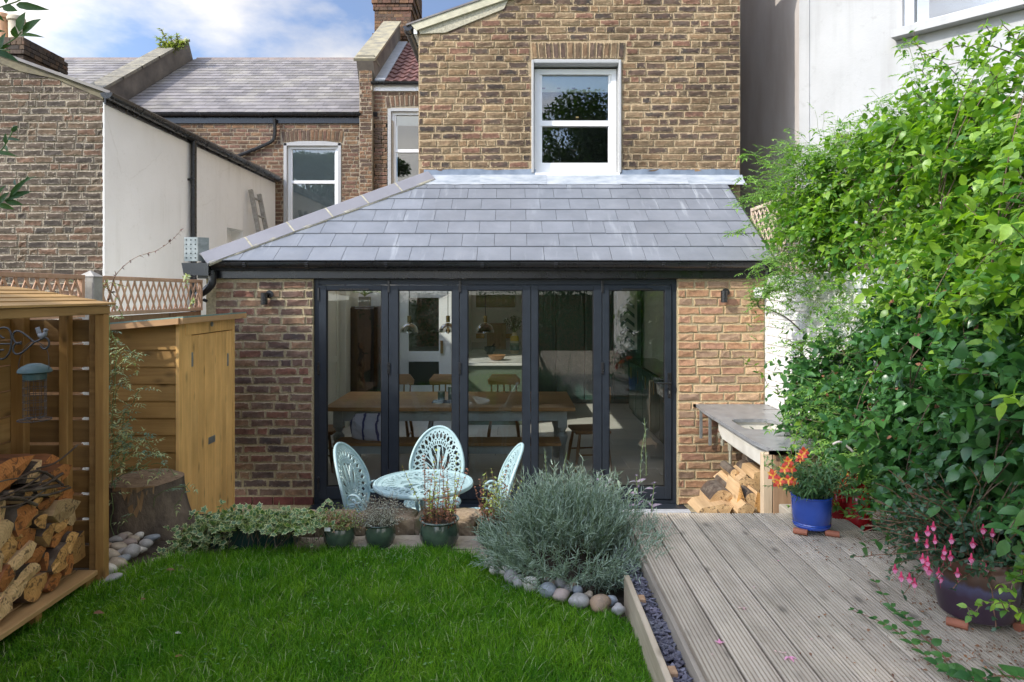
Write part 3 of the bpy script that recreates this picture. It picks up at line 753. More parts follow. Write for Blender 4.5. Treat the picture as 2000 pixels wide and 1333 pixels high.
# painted reveal and window
rv_ = MB(); bw = .05
rv_.box(wx0 - .006, wx0 + bw * .45, YR - .028, YR + .15, 3.30, wz1 + .004, .006, jit=.0015); rv_.box(wx1 - bw * .45, wx1 + .006, YR - .028, YR + .15, 3.30, wz1 + .004, .006, jit=.0015)
rv_.box(wx0 + bw * .45, wx1 - bw * .45, YR - .026, YR + .15, wz1 - .035, wz1 + .008, .006, jit=.0015)
rv_.build('window_reveal', MT['render'], house)
sw = sash(house, wx0 + .03, wx1 - .03, 3.275, wz1 - .06, YR + .10, .06, .5, (.80, MT['blind_green']), bottom=.16)
box('window_sill', wx0 + .035, wx1 - .012, YR - .03, YR + .11, 3.255, 3.30, MT['white_paint'], sw)
box('sash_catch', .72, .75, YR + .09, YR + .105, 3.94, 3.955, simple('brass', (.6, .42, .16), rough=.3, bump=0, metal=1), sw)
for k in range(4): box('blind_motif', .34 + k * .17, .38 + k * .17, YR + .158, YR + .161, 4.285, 4.30, simple('blind_motif', (.30, .18, .14), rough=.9, bump=0), sw, c=0)
# verge, barge board, roof, side gutter
vg = MB(); vg.prism([(HL0 - .08, zt(HL0 - .08) - .0), (HR0 + .1, zt(HR0 + .1)), (HR0 + .1, zt(HR0 + .1) + .0001 - .085), (HL0 - .02, zt(HL0 - .02) - .085)], YR - .05, YR - .015, lambda u, v, w: (u, w, v)); vg.build('barge_board', MT['cream_paint'], house)
vc = MB(); vc.prism([(HL0 + .0, zt(HL0) - .08), (HL0 + 1.0, zt(HL0 + 1.0) - .08), (HL0 + .95, zt(HL0 + .95) - .17), (HL0 + .3, zt(HL0 + .3) - .21), (HL0 + .02, zt(HL0) - .12)], YR - .022, YR - .002, lambda u, v, w: (u, w, v)); vc.build('cement_fillet', MT['joint'], house)
rs = MB(); rs.prism([(HL0 - .13, zt(HL0 - .13) + .002), (HR0 + .1, zt(HR0 + .1) + .002), (HR0 + .1, zt(HR0 + .1) + .03), (HL0 - .13, zt(HL0 - .13) + .02)], YR - .06, 14.5, lambda u, v, w: (u, w, v)); rs.build('roof', MT['slate_old'], house)
box('side_wall', HL0 + .001, HL0 + .22, YR + .301, 14.4, 2.7, 4.95, MT['mortar_up'], house, c=0); box('side_wall', HR0 - .25, HR0 - .001, YR + .301, 14.4, 2.35, 6.1, MT['mortar_up'], house, c=0)
box('unseen_shade_block', .3, HR0 - .002, 8.2, 14.4, 6.1, 8.2, MT['mortar_up'], house, c=0)  # unseen block added to keep the sun off the right-hand flank wall
box('floor_above_kitchen', HL0 + .22, HR0 - .25, YR + .02, 13.0, 2.34, 2.5, MT['kitchen_wall'], house, c=0)
box('kitchen_beam', HL0 - .02, HL0 + .20, YR + .02, 13.0, 2.30, 2.6, MT['kitchen_wall'], house, c=0)
gutter('gutter', (HL0 - .115, YR - .03, 4.93), (HL0 - .115, 14.0, 4.93), .055, house, MT['black_plastic'], brackets=(.02,))
box('fascia', HL0 - .05, HL0 - .012, YR - .03, 14.0, 4.84, 4.95, MT['white_paint'], house)

# ================================================================ left neighbour
NX = -4.57; NY = 7.65
nb = empty('neighbour_house', (NX, NY, 0), 'two storey brick neighbour with a white rendered flank and black gutter', 'house')
zv = lambda x: 4.235 + (NX - x) * .355
w1 = MB(); w1.prism([(NX, -1), (NX, zv(NX)), (-9.2, zv(-9.2)), (-9.2, -1)], NY, NY + .25, lambda u, v, w: (u, w, v)); w1 = w1.build('brick_wall', MT['mortar_nb'], nb)
r_ = lay(-6.3, NX, .9, 4.9, .0786, keep=lambda x, z: z < zv(x) - .07 and (z > 1.5), pst=.66)
r_.sort(key=lambda r: -r[1])
put_bricks(r_, 'nb', MT['brick_nb'], w1, NY, .0125, .0786, single=290, rough=.006, jit=.003)
lw = MB(); hz0, hz1 = 2.05, 3.02; hy0, hy1 = 10.95, 11.6
for (a, b, c, d) in wall_rects(NY + .251, 13.18, -1, 4.12, [(hy0, hy1, hz0, hz1)]): lw.box(NX - .2, NX, a, b, c, d, c=0)
lw = lw.build('rendered_flank', MT['render_cream'], nb)
box('niche', NX - .25, NX - .2, hy0, hy1, hz0, hz1, MT['render_cream'], lw, c=0); box('niche_board', NX - .2, NX - .16, hy0 + .05, hy1 - .15, hz0, hz1 - .12, MT['white_paint'], lw)
box('corner_render', NX - .012, NX + .006, NY - .008, NY + .25, -1, 4.10, MT['render_cream'], nb, c=0)
gutter('gutter', (NX + .07, NY - .08, 4.19), (NX + .07, 13.1, 4.16), .068, nb, MT['black_plastic'], n=10, brackets=(.12, .28, .44, .58, .70, .80, .90))
box('fascia', NX + .008, NX + .03, NY - .02, 13.1, 4.08, 4.22, MT['black_plastic'], nb)
np_ = MB(); np_.prism([(NX + .10, zv(NX + .10) - .02), (-9.3, zv(-9.3) + .02), (-9.3, zv(-9.3) + .05), (NX + .10, zv(NX + .10) + .015)], NY - .06, 13.15, lambda u, v, w: (u, w, v)); np_.build('roof', MT['slate_old'], nb)
vf = MB(); vf.prism([(NX, zv(NX) - .025), (-9.2, zv(-9.2) - .025), (-9.2, zv(-9.2) - .11), (-6.5, zv(-6.5) - .07), (-5.5, zv(-5.5) - .12), (-5.1, zv(-5.1) - .06), (NX, zv(NX) - .10)], NY - .02, NY, lambda u, v, w: (u, w, v)); vf.build('cement_verge', simple('dark_cement_verge', (.22, .19, .12), (.12, .10, .07), 9, .9, .5, .006), nb)
dpn = MB(); yy = NX; Yd = 4.57 * F / 630
dpn.tube([(NX + .06, Yd, 4.13), (NX + .06, Yd, -1)], .042, 12); dpn.box(NX, NX + .06, Yd - .06, Yd + .06, 3.55, 3.58); smooth_by(dpn.build('downpipe', MT['black_plastic'], nb), 40)
# chimney behind
ch = empty('chimney_stack', (-9.3, 12, 5), 'dark brick chimney stack with two clay pots above the left neighbour', 'chimney')
def stack(root, x0, x1, y0, y1, z0, z1, corb, mat, key, cs=.078, bot=None):
    base = box('stack', x0 + .01, x1 - .01, y0 + .01, y1 - .01, z0, z1, MT['mortar_nb'], root, c=0)
    rr = []
    z = z0; n = 0; mb = MB(); lv = 0
    while z < z1 - .02:
        e = 0
        for (a, b, c) in corb:
            if a <= z < b: e = c
        u = x0 - e - (.05 if n % 2 else 0)
        while u < x1 + e - .03:
            w = .21 if rng.random() < .6 else .1; a = max(u, x0 - e); b = min(u + w, x1 + e)
            if b - a > .03: mb.box(a + .005, b - .005, y0 - e, y0 + .05, z + .005, z + cs - .005, .003, jit=.002)
            u += w
        v = y0 - e - (.05 if n % 2 else 0)
        while v < y1 + e - .03:
            w = .21 if rng.random() < .6 else .1; a = max(v, y0 - e); b = min(v + w, y1 + e)
            if b - a > .03: mb.box(x1 + e - .05, x1 + e, a + .005, b - .005, z + .005, z + cs - .005, .003, jit=.002)
            v += w
        z += cs; n += 1
    me = mesh('brick_courses', mb.V, mb.Fc, False, np.zeros(len(mb.V)) + .15)
    ob('brick_courses', me, mat, base, kind='stuff')
    return base
stack(ch, -9.55, -8.60, 12.0, 13.0, 4.5, 6.45, [(5.9, 6.1, .05), (6.1, 6.3, .09), (6.3, 6.5, .05)], MT['brick_nb'], 'nb')
for (x, m, h) in ((-9.10, 'chimney_pot', .50), (-8.86, 'pot_buff', .46)):
    p = MB(); p.lathe([(.13, 0), (.13, .05), (.115, .07), (.12, h - .10), (.145, h - .08), (.145, h - .03), (.13, h), (.10, h), (.10, h - .2)], 20, (x, 12.2, 6.44)); smooth_by(p.build('chimney_pot', MT[m], ch), 40)
# white sliver wall behind ladder + ladder
ld = empty('ladder', (-4.4, 11.7, 1), 'old aluminium ladder leaning on the white rendered wall', 'ladder')
ml = simple('weathered_aluminium', (.42, .40, .35), (.25, .23, .20), 20, .5, .2, .001, metal=.5)
la, lb = P(497, 374, 12.05), P(519, 372 + 56, 12.0); lc, ldd = P(512, 377, 12.3), P(535, 440, 12.2)
for p, q in (((-4.50, 11.75, 3.74), (-4.15, 11.6, 2.2)), ((-4.50, 12.15, 3.72), (-4.15, 12.0, 2.2))): MB().bar(p, q, .055, .07, up=(1, 0, 0)).build('ladder_rail', ml, ld)
for k in range(5):
    t = .08 + k * .2; MB().tube([(-4.50 + .35 * t, 11.75 - .15 * t, 3.74 - 1.54 * t), (-4.50 + .35 * t, 12.15 - .15 * t, 3.72 - 1.54 * t)], .018, 6).build('rung', ml, ld)

# ================================================================ terrace behind (Y = 13.2)
TY = 13.2
th = empty('terrace_house', (-4, TY, 0), 'brick terrace house behind with an old slate roof and black gutter', 'house')
wins = [(px2x(555, TY), px2x(666, TY), .5, fz(280, TY))]
tw = wall_y('wall', -8.2, -2.30, -1, fz(236, TY), TY, .3, MT['mortar_nb'], th, holes=wins)
cb = .0775
r_ = lay(-6.7, -2.95, 2.2, fz(238, TY), cb, holes=[(wins[0][0] - .01, wins[0][1] + .01, 0, wins[0][3] + .02), (wins[0][0] - .06, wins[0][1] + .06, wins[0][3], wins[0][3] + .24)], pst=.65)
put_bricks(r_, 'bk', MT['brick_bk'], tw, TY, .013, cb, single=0, rough=.006)
arch(tw, (wins[0][0] + wins[0][1]) / 2, wins[0][3] + .01, wins[0][3] + .23, TY, 1.16, 15, MT['brick_bk'], 'bk', rise=.03, fan=.16)
rv2 = MB(); a, b, z1_ = wins[0][0], wins[0][1], wins[0][3]
rv2.box(a - .004, a + .055, TY - .02, TY + .12, .5, z1_); rv2.box(b - .055, b + .004, TY - .02, TY + .12, .5, z1_)
rv2.prism([(a, z1_ - .005), (a + .3, z1_ + .035), (b - .3, z1_ + .035), (b, z1_ - .005), (b, z1_ - .05), (a, z1_ - .05)], TY - .02, TY + .12, lambda u, v, w: (u, w, v)); rv2.build('window_reveal', MT['render'], th)
w_ = sash(th, a + .055, b - .055, 1.35, z1_ - .05, TY + .05, .055, .80, (.02, MT['blind_grey']))
# roof
RYT = 16.7; RZT = CZ + (572 - 118) / F * RYT; EZT = fz(222, TY)
Vt = Vector((0, RYT - TY, RZT - EZT)); SLT = Vt.length; Vt.normalize(); nrt = Vector((1, 0, 0)).cross(Vt).normalized()
def slab(x0, x1, name='roof_deck', y=0): 
    mb = MB(); mb.prism([(x0, 0), (x1, 0), (x1, SLT), (x0, SLT)], -.1, -.002, lambda u, v, w: Vector((u, TY - .05, EZT)) + Vt * v + nrt * w); return mb.build(name, MT['dark'], th)
slab(-12, -2.60)
slates(th, (0, TY - .05, EZT), (1, 0, 0), Vt, nrt, -7.75, -2.96, 19, SLT / 19, .235, MT['slate_old'], th=.008, single=False, lap=1.1, clips=[(1, 0, 7.75)], jit=.004)
slates(th, (0, TY - .05, EZT), (1, 0, 0), Vt, nrt, -12.0, -8.1, 19, SLT / 19, .235, MT['slate_old'], th=.008, single=False, lap=1.1, jit=.004)
for (a, b) in ((-12, -8.1), (-7.7, -3.5)):
    x = a
    while x < b - .05:
        e = min(x + .44, b); MB().prism([(-.13, -.05), (-.02, .05), (.03, .05), (.13, -.05)], x + .004, e, lambda u, v, w: (w, RYT + u, RZT + v + .01)).build('ridge_tile', simple('ridge_tile_m', (.26, .20, .17), (.17, .14, .13), 7, .8, .3) if 'ridge_tile_m' not in bpy.data.materials else bpy.data.materials['ridge_tile_m'], th); x = e
gutter('gutter', (-8.0, TY - .10, EZT - .02), (-2.90, TY - .10, EZT - .02), .06, th, MT['black_plastic'], brackets=(.4, .62, .8, .97))
box('fascia', -8.1, -2.93, TY - .04, TY - .001, EZT - .20, EZT + .01, MT['black_plastic'], th)
p_ = MB(); p_.tube(spline([P(536, 232, TY - .1), P(537, 262, TY - .07), P(530, 277, TY - .06), P(500, 291, TY - .06), P(462, 306, TY - .06)], 4), .034, 8); smooth_by(p_.build('downpipe', MT['black_plastic'], th), 40)
# party parapet between the roofs
pa = MB(); 
def parap(x0, x1, h0, h1, mat, name, ex=0):
    mb = MB(); mb.prism([(x0, -.05), (x1, -.05), (x1, SLT + ex), (x0, SLT + ex)], h0, h1, lambda u, v, w: Vector((u, TY - .05, EZT)) + Vt * v + nrt * w); return mb.build(name, mat, th)
MT['parapet'] = simple('stained_parapet_render', (.24, .205, .165), (.11, .095, .08), 2.2, .9, .5, .006)
parap(-8.08, -7.78, -.05, .42, MT['parapet'], 'parapet'); 
for k in range(5):
    mb = MB(); mb.prism([(-8.13, k * SLT / 5 + .004 - .05), (-7.74, k * SLT / 5 + .004 - .05), (-7.74, (k + 1) * SLT / 5), (-8.13, (k + 1) * SLT / 5)], .421, .475, lambda u, v, w: Vector((u, TY - .05, EZT)) + Vt * v + nrt * w); mb.build('coping', MT['stone_cope'], th)
# brick pier and the tiled house right of it
t2 = empty('tiled_house', (-2.3, TY, 0), 'brick house behind with brown pantile roof and brick chimney', 'house')
MT['coping2'] = simple('yellow_lichen_coping', (.40, .35, .22), (.19, .175, .14), 5, .9, .5, .006)
PY = TY - .12; pxa, pxb = px2x(702, PY), px2x(727, PY)
tp = box('pier', pxa, pxb, PY, PY + .5, -1, fz(112, PY), MT['mortar_nb'], t2, c=0)
put_bricks(lay(pxa, pxb, 2.6, fz(118, PY), cb, pst=.5), 'bk', MT['brick_bk'], tp, PY, .013, cb, single=0)
box('pier_cap', pxa - .05, pxb + .05, PY - .05, PY + .5, fz(115, PY), fz(109, PY), MT['stone_cope'], t2, c=.006)
wx = (px2x(758, TY), px2x(850, TY)); wz = fz(213, TY)
wn2 = wall_y('wall', pxb + .002, -.9, -1, fz(175, TY), TY, .3, MT['mortar_nb'], t2, holes=[(wx[0], wx[1], .5, wz)])
put_bricks(lay(pxb + .002, -1.6, 2.6, fz(177, TY), cb, holes=[(wx[0] - .01, wx[1], .5, wz + .02), (wx[0] - .05, wx[1], wz, wz + .26)], pst=.65), 'bk', MT['brick_bk'], wn2, TY, .013, cb, single=0)
arch(wn2, (wx[0] + wx[1]) / 2, wz + .01, wz + .25, TY, wx[1] - wx[0] + .08, 11, MT['brick_bk'], 'bk', rise=.03)
m_ = MB(); m_.box(wx[0] - .004, wx[0] + .06, TY - .02, TY + .12, .5, wz); m_.box(wx[0] + .06, wx[1], TY - .02, TY + .12, wz - .05, wz + .01); m_.build('window_reveal', MT['render'], t2)
sash(t2, wx[0] + .06, wx[1] - .05, 1.9, wz - .05, TY + .05, .055, .79, (.93, MT['white_paint']))
# pantile roof
EZ2 = fz(163, TY); RY2 = 16.0; RZ2 = CZ + (572 - 88) / F * RY2
V2 = Vector((0, RY2 - TY, RZ2 - EZ2)); S2 = V2.length; V2.normalize(); n2_ = Vector((1, 0, 0)).cross(V2).normalized()
mb = MB(); mb.prism([(pxb - .1, 0), (-.9, 0), (-.9, S2), (pxb - .1, S2)], -.1, -.03, lambda u, v, w: Vector((u, TY - .06, EZ2)) + V2 * v + n2_ * w); mb.build('roof_deck', MT['dark'], t2)
pt = MB(); rows = 11; gg = S2 / rows
for r in range(rows):
    x = pxb + .22 + (.07 if r % 2 else 0) * 0
    while x < -1.0:
        prof = [(0, .012), (.03, .03), (.07, .035), (.10, .012), (.14, 0), (.168, .010)]; k = len(pt.V)
        for (vv, hh) in ((r * gg, .02), ((r + 1.12) * gg, -.012)):
            for (u, h) in prof: pt.V.append(Vector((x + u, TY - .06, EZ2)) + V2 * vv + n2_ * (h + hh))
        for (u, h) in prof: pt.V.append(Vector((x + u, TY - .06, EZ2)) + V2 * (r * gg) + n2_ * (h - .012 + .0))
        for i in range(5): pt.Fc.append([k + i, k + i + 1, k + 7 + i, k + 6 + i]); pt.Fc.append([k + 12 + i, k + 13 + i, k + i + 1, k + i])
        x += .17
pt.build('pantile_courses', MT['clay_tile'], t2, kind='stuff')
mb = MB(); mb.prism([(pxb + .04, 0), (pxb + .24, 0), (pxb + .24, S2), (pxb + .04, S2)], -.02, .055, lambda u, v, w: Vector((u, TY - .06, EZ2)) + V2 * v + n2_ * w); mb.build('lead_soaker', MT['lead_pale'], t2)
mb = MB(); mb.prism([(pxb - .28, -.0), (pxb + .04, -.0), (pxb + .04, S2 + .3), (pxb - .28, S2 + .3)], -.3, .42, lambda u, v, w: Vector((u, TY + .0, EZ2)) + V2 * v + n2_ * w); mb.build('parapet', MT['parapet'], t2)
for k in range(4):
    mb = MB(); q = (S2 + .3) / 4; mb.prism([(pxb - .33, k * q), (pxb + .08, k * q), (pxb + .08, (k + 1) * q - .008), (pxb - .33, (k + 1) * q - .008)], .421, .47, lambda u, v, w: Vector((u, TY, EZ2)) + V2 * v + n2_ * w); mb.build('coping', MT['coping2'], t2)
gutter('gutter', (pxb - .02, TY - .11, EZ2 - .01), (-1.0, TY - .11, EZ2 - .01), .055, t2, MT['black_plastic'], brackets=(.15,))
box('fascia', pxb - .0, -1.0, TY - .04, TY - .002, EZ2 - .16, EZ2 - .01, MT['white_paint'], t2)
c2_ = stack(t2, px2x(731, 16.2), px2x(803, 16.2), 16.2, 17.4, 6.4, 9.4, [(7.93, 8.1, .045), (8.62, 8.75, .03), (8.75, 8.9, .06), (8.9, 9.4, .09)], MT['brick_bk'], 'bk')
c2_.name = 'chimney_stack'
# buddleia on the parapet
MT['leaf_bud'] = leafmat('yellowing_buddleia_leaf', (.36, .36, .12), (.17, .22, .09), .35)

# ================================================================ white rendered house on the right
rh = empty('rendered_house', (3.37, 8.0, 0), 'white rendered house standing beyond the right hand trellis', 'house')
C0 = Vector((3.37, 8.0, 0)); D = Vector((.92, -1, 0)).normalized(); Nn = Vector((-1, -.92, 0)).normalized()
def rw(t0, t1, z0, z1, d0, d1, name, mat, par=rh, c=0):
    mb = MB(); f = lambda u, v, w: C0 + D * u + Vector((0, 0, v)) + Nn * w; mb.prism([(t0, z0), (t1, z0), (t1, z1), (t0, z1)], d0, d1, f); return mb.build(name, mat, par)
# window: sill at px 1748.., glass from 1789
def tp_(px):    # distance along the wall at a photograph column
    k = (px - 1000) / F; return (8.0 * k - 3.37) / (D.x - k * D.y) 
s0, g0_, w0_ = tp_(1749), tp_(1789), tp_(1762)
zs = 4.64
zw = CZ + (572 - 48) / F * (8 + D.y * g0_) 
for (a, b, c, d) in wall_rects(-.0, 6.5, -.5, 9, [(w0_, w0_ + 1.9, zs + .08, 6.6)]): rw(a, b, c, d, -.35, 0, 'wall', MT['render'])
rw(s0, s0 + 2.2, zs, zs + .085, -.1, .14, 'window_sill', MT['render'])
fx = w0_ + .0
wf = rw(fx, fx + .09, zs + .086, 6.6, -.16, -.06, 'window', MT['white_paint']); 
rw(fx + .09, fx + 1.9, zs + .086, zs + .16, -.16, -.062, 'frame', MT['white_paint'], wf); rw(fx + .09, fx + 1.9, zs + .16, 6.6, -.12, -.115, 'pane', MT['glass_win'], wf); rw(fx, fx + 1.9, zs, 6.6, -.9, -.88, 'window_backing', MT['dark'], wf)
box('flank_wall', 3.37, 3.70, 8.001, 15.5, -.5, 9, MT['render_old'], rh, c=0)
rw(.0, .12, -.5, 9, .0, .012, 'corner_bead', MT['render'])
tv = tp_(1645); zv_ = CZ + (572 - 273) / F * (8 + D.y * tv); vt = rw(tv - .07, tv + .07, zv_ - .055, zv_ + .055, .0, .02, 'vent', MT['stone_cope'])
rw(tv - .055, tv + .055, zv_ - .04, zv_ + .035, .0205, .022, 'vent_opening', MT['dark'], vt)

# ================================================================ ground, lawn, beds, patio
DZ = .68; LZ = .49
MT['soil'] = simple('dark_garden_soil', (.07, .052, .035), (.035, .026, .018), 30, .95, .9, .012, fine=60)
MT['lawn_base'] = simple('lawn_thatch', (.035, .06, .015), (.02, .038, .01), 20, .95, .6, .01)
MT['paving'] = simple('buff_paving', (.40, .35, .28), (.28, .25, .20), 8, .85, .4, .003, rv=.12)
MT['far_ground'] = simple('rough_grass_ground', (.06, .09, .03), (.04, .06, .02), .6, .95, .2)
ob('ground', mesh('ground', [(-150, -150, -.34), (150, -150, -.34), (150, 150, -.34), (-150, 150, -.34)], [[0, 1, 2, 3]]), MT['far_ground'], kind='structure')
pt_ = empty('patio', (0, 5, 0), kind='structure')
y = 4.36; r = 0
while y < 6.1:
    x = -2.7 - (.3 if r % 2 else 0)
    while x < 2.3:
        w = rng.choice([.45, .6, .6]); x1 = min(x + w, 2.31); xa = max(x, -2.75)
        if x1 - xa > .05: box('paving_slab', xa + .004, x1 - .004, y + .004, min(y + .45, 6.1) - .004, -.05, rng.uniform(-.003, .002), MT['paving'], pt_, c=.004)
        x += w
    y += .45; r += 1
box('patio_bed', -2.8, 2.32, 4.0, 6.24, -.33, -.01, MT['mortar_lo'], pt_, c=0)
# drain channel along the threshold
dr = MB(); x = .55
for (a, b) in ((6.02, 6.03), (6.10, 6.11)): dr.box(.5, 1.85, a, b, -.02, .006, .001)
while x < 1.85: dr.box(x, x + .006, 6.03, 6.10, -.012, .004, .001); x += .014
for k in range(1, 4): dr.box(.5, 1.85, 6.03 + k * .0175 - .0015, 6.03 + k * .0175 + .0015, -.010, .003, .001)
dr.build('drain_channel', MT['galv'], label='galvanised mesh drain channel along the door threshold', cat='drain')
sb = empty('flower_bed', (0, 0, 0), kind='structure')
box('soil', -2.77, .64, -6.5, 4.2, -.3, LZ - .022, MT['soil'], sb, c=0); box('soil', -2.77, -1.75, 4.201, 4.66, -.3, LZ - .03, MT['soil'], sb, c=0)
def hp_(px, py, h): Y = h * F / (py - 572); return ((px - 1000) / F * Y, Y)
edge = [hp_(*q, 1.48) for q in ((200, 1138), (260, 1112), (330, 1092), (420, 1083), (560, 1079), (700, 1074), (850, 1078), (920, 1090), (980, 1130), (1050, 1162), (1150, 1188), (1236, 1218))]
lawn_poly = [(-2.75, -6.2), (-2.75, 3.35), (-2.2, 3.45)] + edge + [(.525, 3.0), (.525, -6.2)]
ob('lawn', mesh('lawn', [(x, y, LZ - .004) for x, y in lawn_poly], [list(range(len(lawn_poly)))[::-1]]), MT['lawn_base'], kind='structure')
# grass blades
def inside(px, py, poly):
    c = np.zeros(len(px), bool); j = len(poly) - 1
    for i in range(len(poly)):
        xi, yi = poly[i]; xj, yj = poly[j]
        c ^= ((yi > py) != (yj > py)) & (px < (xj - xi) * (py - yi) / (yj - yi + 1e-12) + xi); j = i
    return c
def fnoise(x, y, f, seed=0):
    r = np.random.default_rng(seed); v = 0
    for k in range(5):
        a = r.uniform(0, 6.28); w = f * r.uniform(.6, 1.6); v = v + np.sin((x * np.cos(a) + y * np.sin(a)) * w + r.uniform(0, 6.28))
    return v / 5
def grass(n, y0, y1, hmin, hmax, wid, name, mat):
    x = rng.uniform(-2.6, .54, n); y = rng.uniform(y0, y1, n)
    k = inside(x, y, lawn_poly) & (x > -.80 * y - .2); x, y = x[k], y[k]; m = len(x)
    tuft = 1 + .45 * fnoise(x, y, 7, 3) + .30 * fnoise(x, y, 31, 4)
    h = rng.uniform(hmin, hmax, m) * tuft; a = rng.uniform(0, 6.28, m) ; lean = rng.uniform(.15, 1.1, m) ** 1.0 * h
    dx, dy = np.cos(a), np.sin(a); fa = a + rng.uniform(-1, 1, m) + 1.57; wx_, wy_ = np.cos(fa) * wid, np.sin(fa) * wid
    T = [(0, 1.), (.38, .95), (.74, .7)]; V = np.zeros((m, 7, 3), np.float32)
    for i, (t, w) in enumerate(T):
        cx = x + dx * lean * t * t; cyy = y + dy * lean * t * t; cz = LZ - .01 + h * (t - .25 * t * t * (lean / h))
        V[:, i*2] = np.stack([cx - wx_*w, cyy - wy_*w, cz], 1); V[:, i*2+1] = np.stack([cx + wx_*w, cyy + wy_*w, cz], 1)
    V[:, 6] = np.stack([x + dx*lean, y + dy*lean, LZ - .01 + h * (1 - .3 * lean / h)], 1)
    b = (np.arange(m) * 7)[:, None]
    tri = np.concatenate([b + np.array([q]) for q in ([0, 1, 3], [0, 3, 2], [2, 3, 5], [2, 5, 4], [4, 5, 6])], 0)
    return ob(name, npmesh(name, V.reshape(-1, 3), tri), mat, kind='stuff', label='thick green lawn grass of uneven blades', cat='grass')
MT['grass'] = leafmat('grass_blade', (.16, .35, .02), (.04, .15, .007), .38, .6, spec=.2, tcol=(1.4, 1.9, .25))
MT['straw'] = leafmat('pale_grass_blade', (.46, .48, .26), (.28, .34, .14), .25, .6)
def _lawnvar(m):
    t = m.node_tree; b = [n for n in t.nodes if n.type == 'BSDF_PRINCIPLED'][0]; tr = [n for n in t.nodes if n.type == 'BSDF_TRANSLUCENT'][0]
    for sock in (b.inputs['Base Color'], tr.inputs[0]):
        src = sock.links[0].from_socket; g = t.nodes.new('ShaderNodeNewGeometry'); n = t.nodes.new('ShaderNodeTexNoise'); n.inputs['Scale'].default_value = 3.2; n.inputs['Detail'].default_value = 6; n.inputs['Roughness'].default_value = .65
        r = t.nodes.new('ShaderNodeValToRGB'); r.color_ramp.elements[0].position = .36; r.color_ramp.elements[0].color = (.72, .82, .75, 1); r.color_ramp.elements[1].position = .66; r.color_ramp.elements[1].color = (1.45, 1.12, 1.2, 1)
        x = t.nodes.new('ShaderNodeMixRGB'); x.blend_type = 'MULTIPLY'; x.inputs[0].default_value = 1
        t.links.new(g.outputs['Position'], n.inputs[0]); t.links.new(n.outputs[0], r.inputs[0]); t.links.new(src, x.inputs[1]); t.links.new(r.outputs[0], x.inputs[2]); t.links.new(x.outputs[0], sock)
_lawnvar(MT['grass'])
grass(120000, 2.45, 4.0, .035, .075, .0016, 'grass', MT['grass'])
grass(22000, .2, 2.45, .04, .07, .003, 'grass', MT['grass'])
grass(4200, 2.45, 4.0, .05, .085, .0012, 'grass', MT['straw'])
# ---- deck
dk = empty('deck', (1.4, 2, 0), kind='structure')
def deck_board_mesh(L_, w=.1180, t=.028):
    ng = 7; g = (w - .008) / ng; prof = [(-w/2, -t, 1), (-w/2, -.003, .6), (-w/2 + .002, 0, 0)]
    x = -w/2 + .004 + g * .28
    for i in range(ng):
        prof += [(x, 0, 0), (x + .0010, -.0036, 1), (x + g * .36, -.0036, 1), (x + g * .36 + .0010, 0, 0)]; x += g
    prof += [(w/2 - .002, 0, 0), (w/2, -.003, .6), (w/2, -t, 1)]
    n = len(prof); V = []
    for y in (0, L_): V += [(u, y, v) for u, v, _ in prof]
    Fc = [[i, i + 1, n + i + 1, n + i] for i in range(n - 1)]; Fc.append(list(range(n))[::-1]); Fc.append([n + i for i in range(n)])
    return mesh('deck_board', V, Fc, False, [p[2] for p in prof] * 2)
xb = .655; k = 0
while xb + .12 < 2.33:
    xc = xb + .0625; yend = 4.0 if xc < 1.90 else 3.70
    cuts = [-2.6, yend]
    if k in (7, 8): cuts = [-2.6, 2.46, yend]
    if k in (10,): cuts = [-2.6, 3.2, yend]
    if k in (2,): cuts = [-2.6, 1.4, yend]
    for a, b in zip(cuts[:-1], cuts[1:]):
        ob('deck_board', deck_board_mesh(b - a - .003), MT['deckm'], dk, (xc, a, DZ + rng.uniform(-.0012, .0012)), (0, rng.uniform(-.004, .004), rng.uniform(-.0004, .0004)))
    xb += .1255; k += 1
MT['deck_side'] = woodmat('weathered_fascia', (.40, .35, .28), (.27, .235, .18), 1, .06, rough=.85)
box('fascia_board', .640, .662, -2.6, 3.985, .545, DZ - .030, MT['deck_side'], dk, c=.002)
for k in range(4): box('step_riser', .66, 2.3, 4.005, 4.022, .13 + k * .13, .13 + k * .13 + .118, MT['deck_side'], dk, c=.004)
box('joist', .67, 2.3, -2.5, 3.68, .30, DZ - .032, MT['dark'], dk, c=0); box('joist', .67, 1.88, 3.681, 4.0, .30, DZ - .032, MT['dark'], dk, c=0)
box('back_step', 1.68, 1.89, 4.03, 4.30, .45, .64, MT['deck_side'], dk, c=.004)
for k in range(3): box('notch_floor', 1.90, 2.31, 3.72 + k * .3, 4.0 + k * .3, -.02, .40, MT['soil'], dk, c=.004)
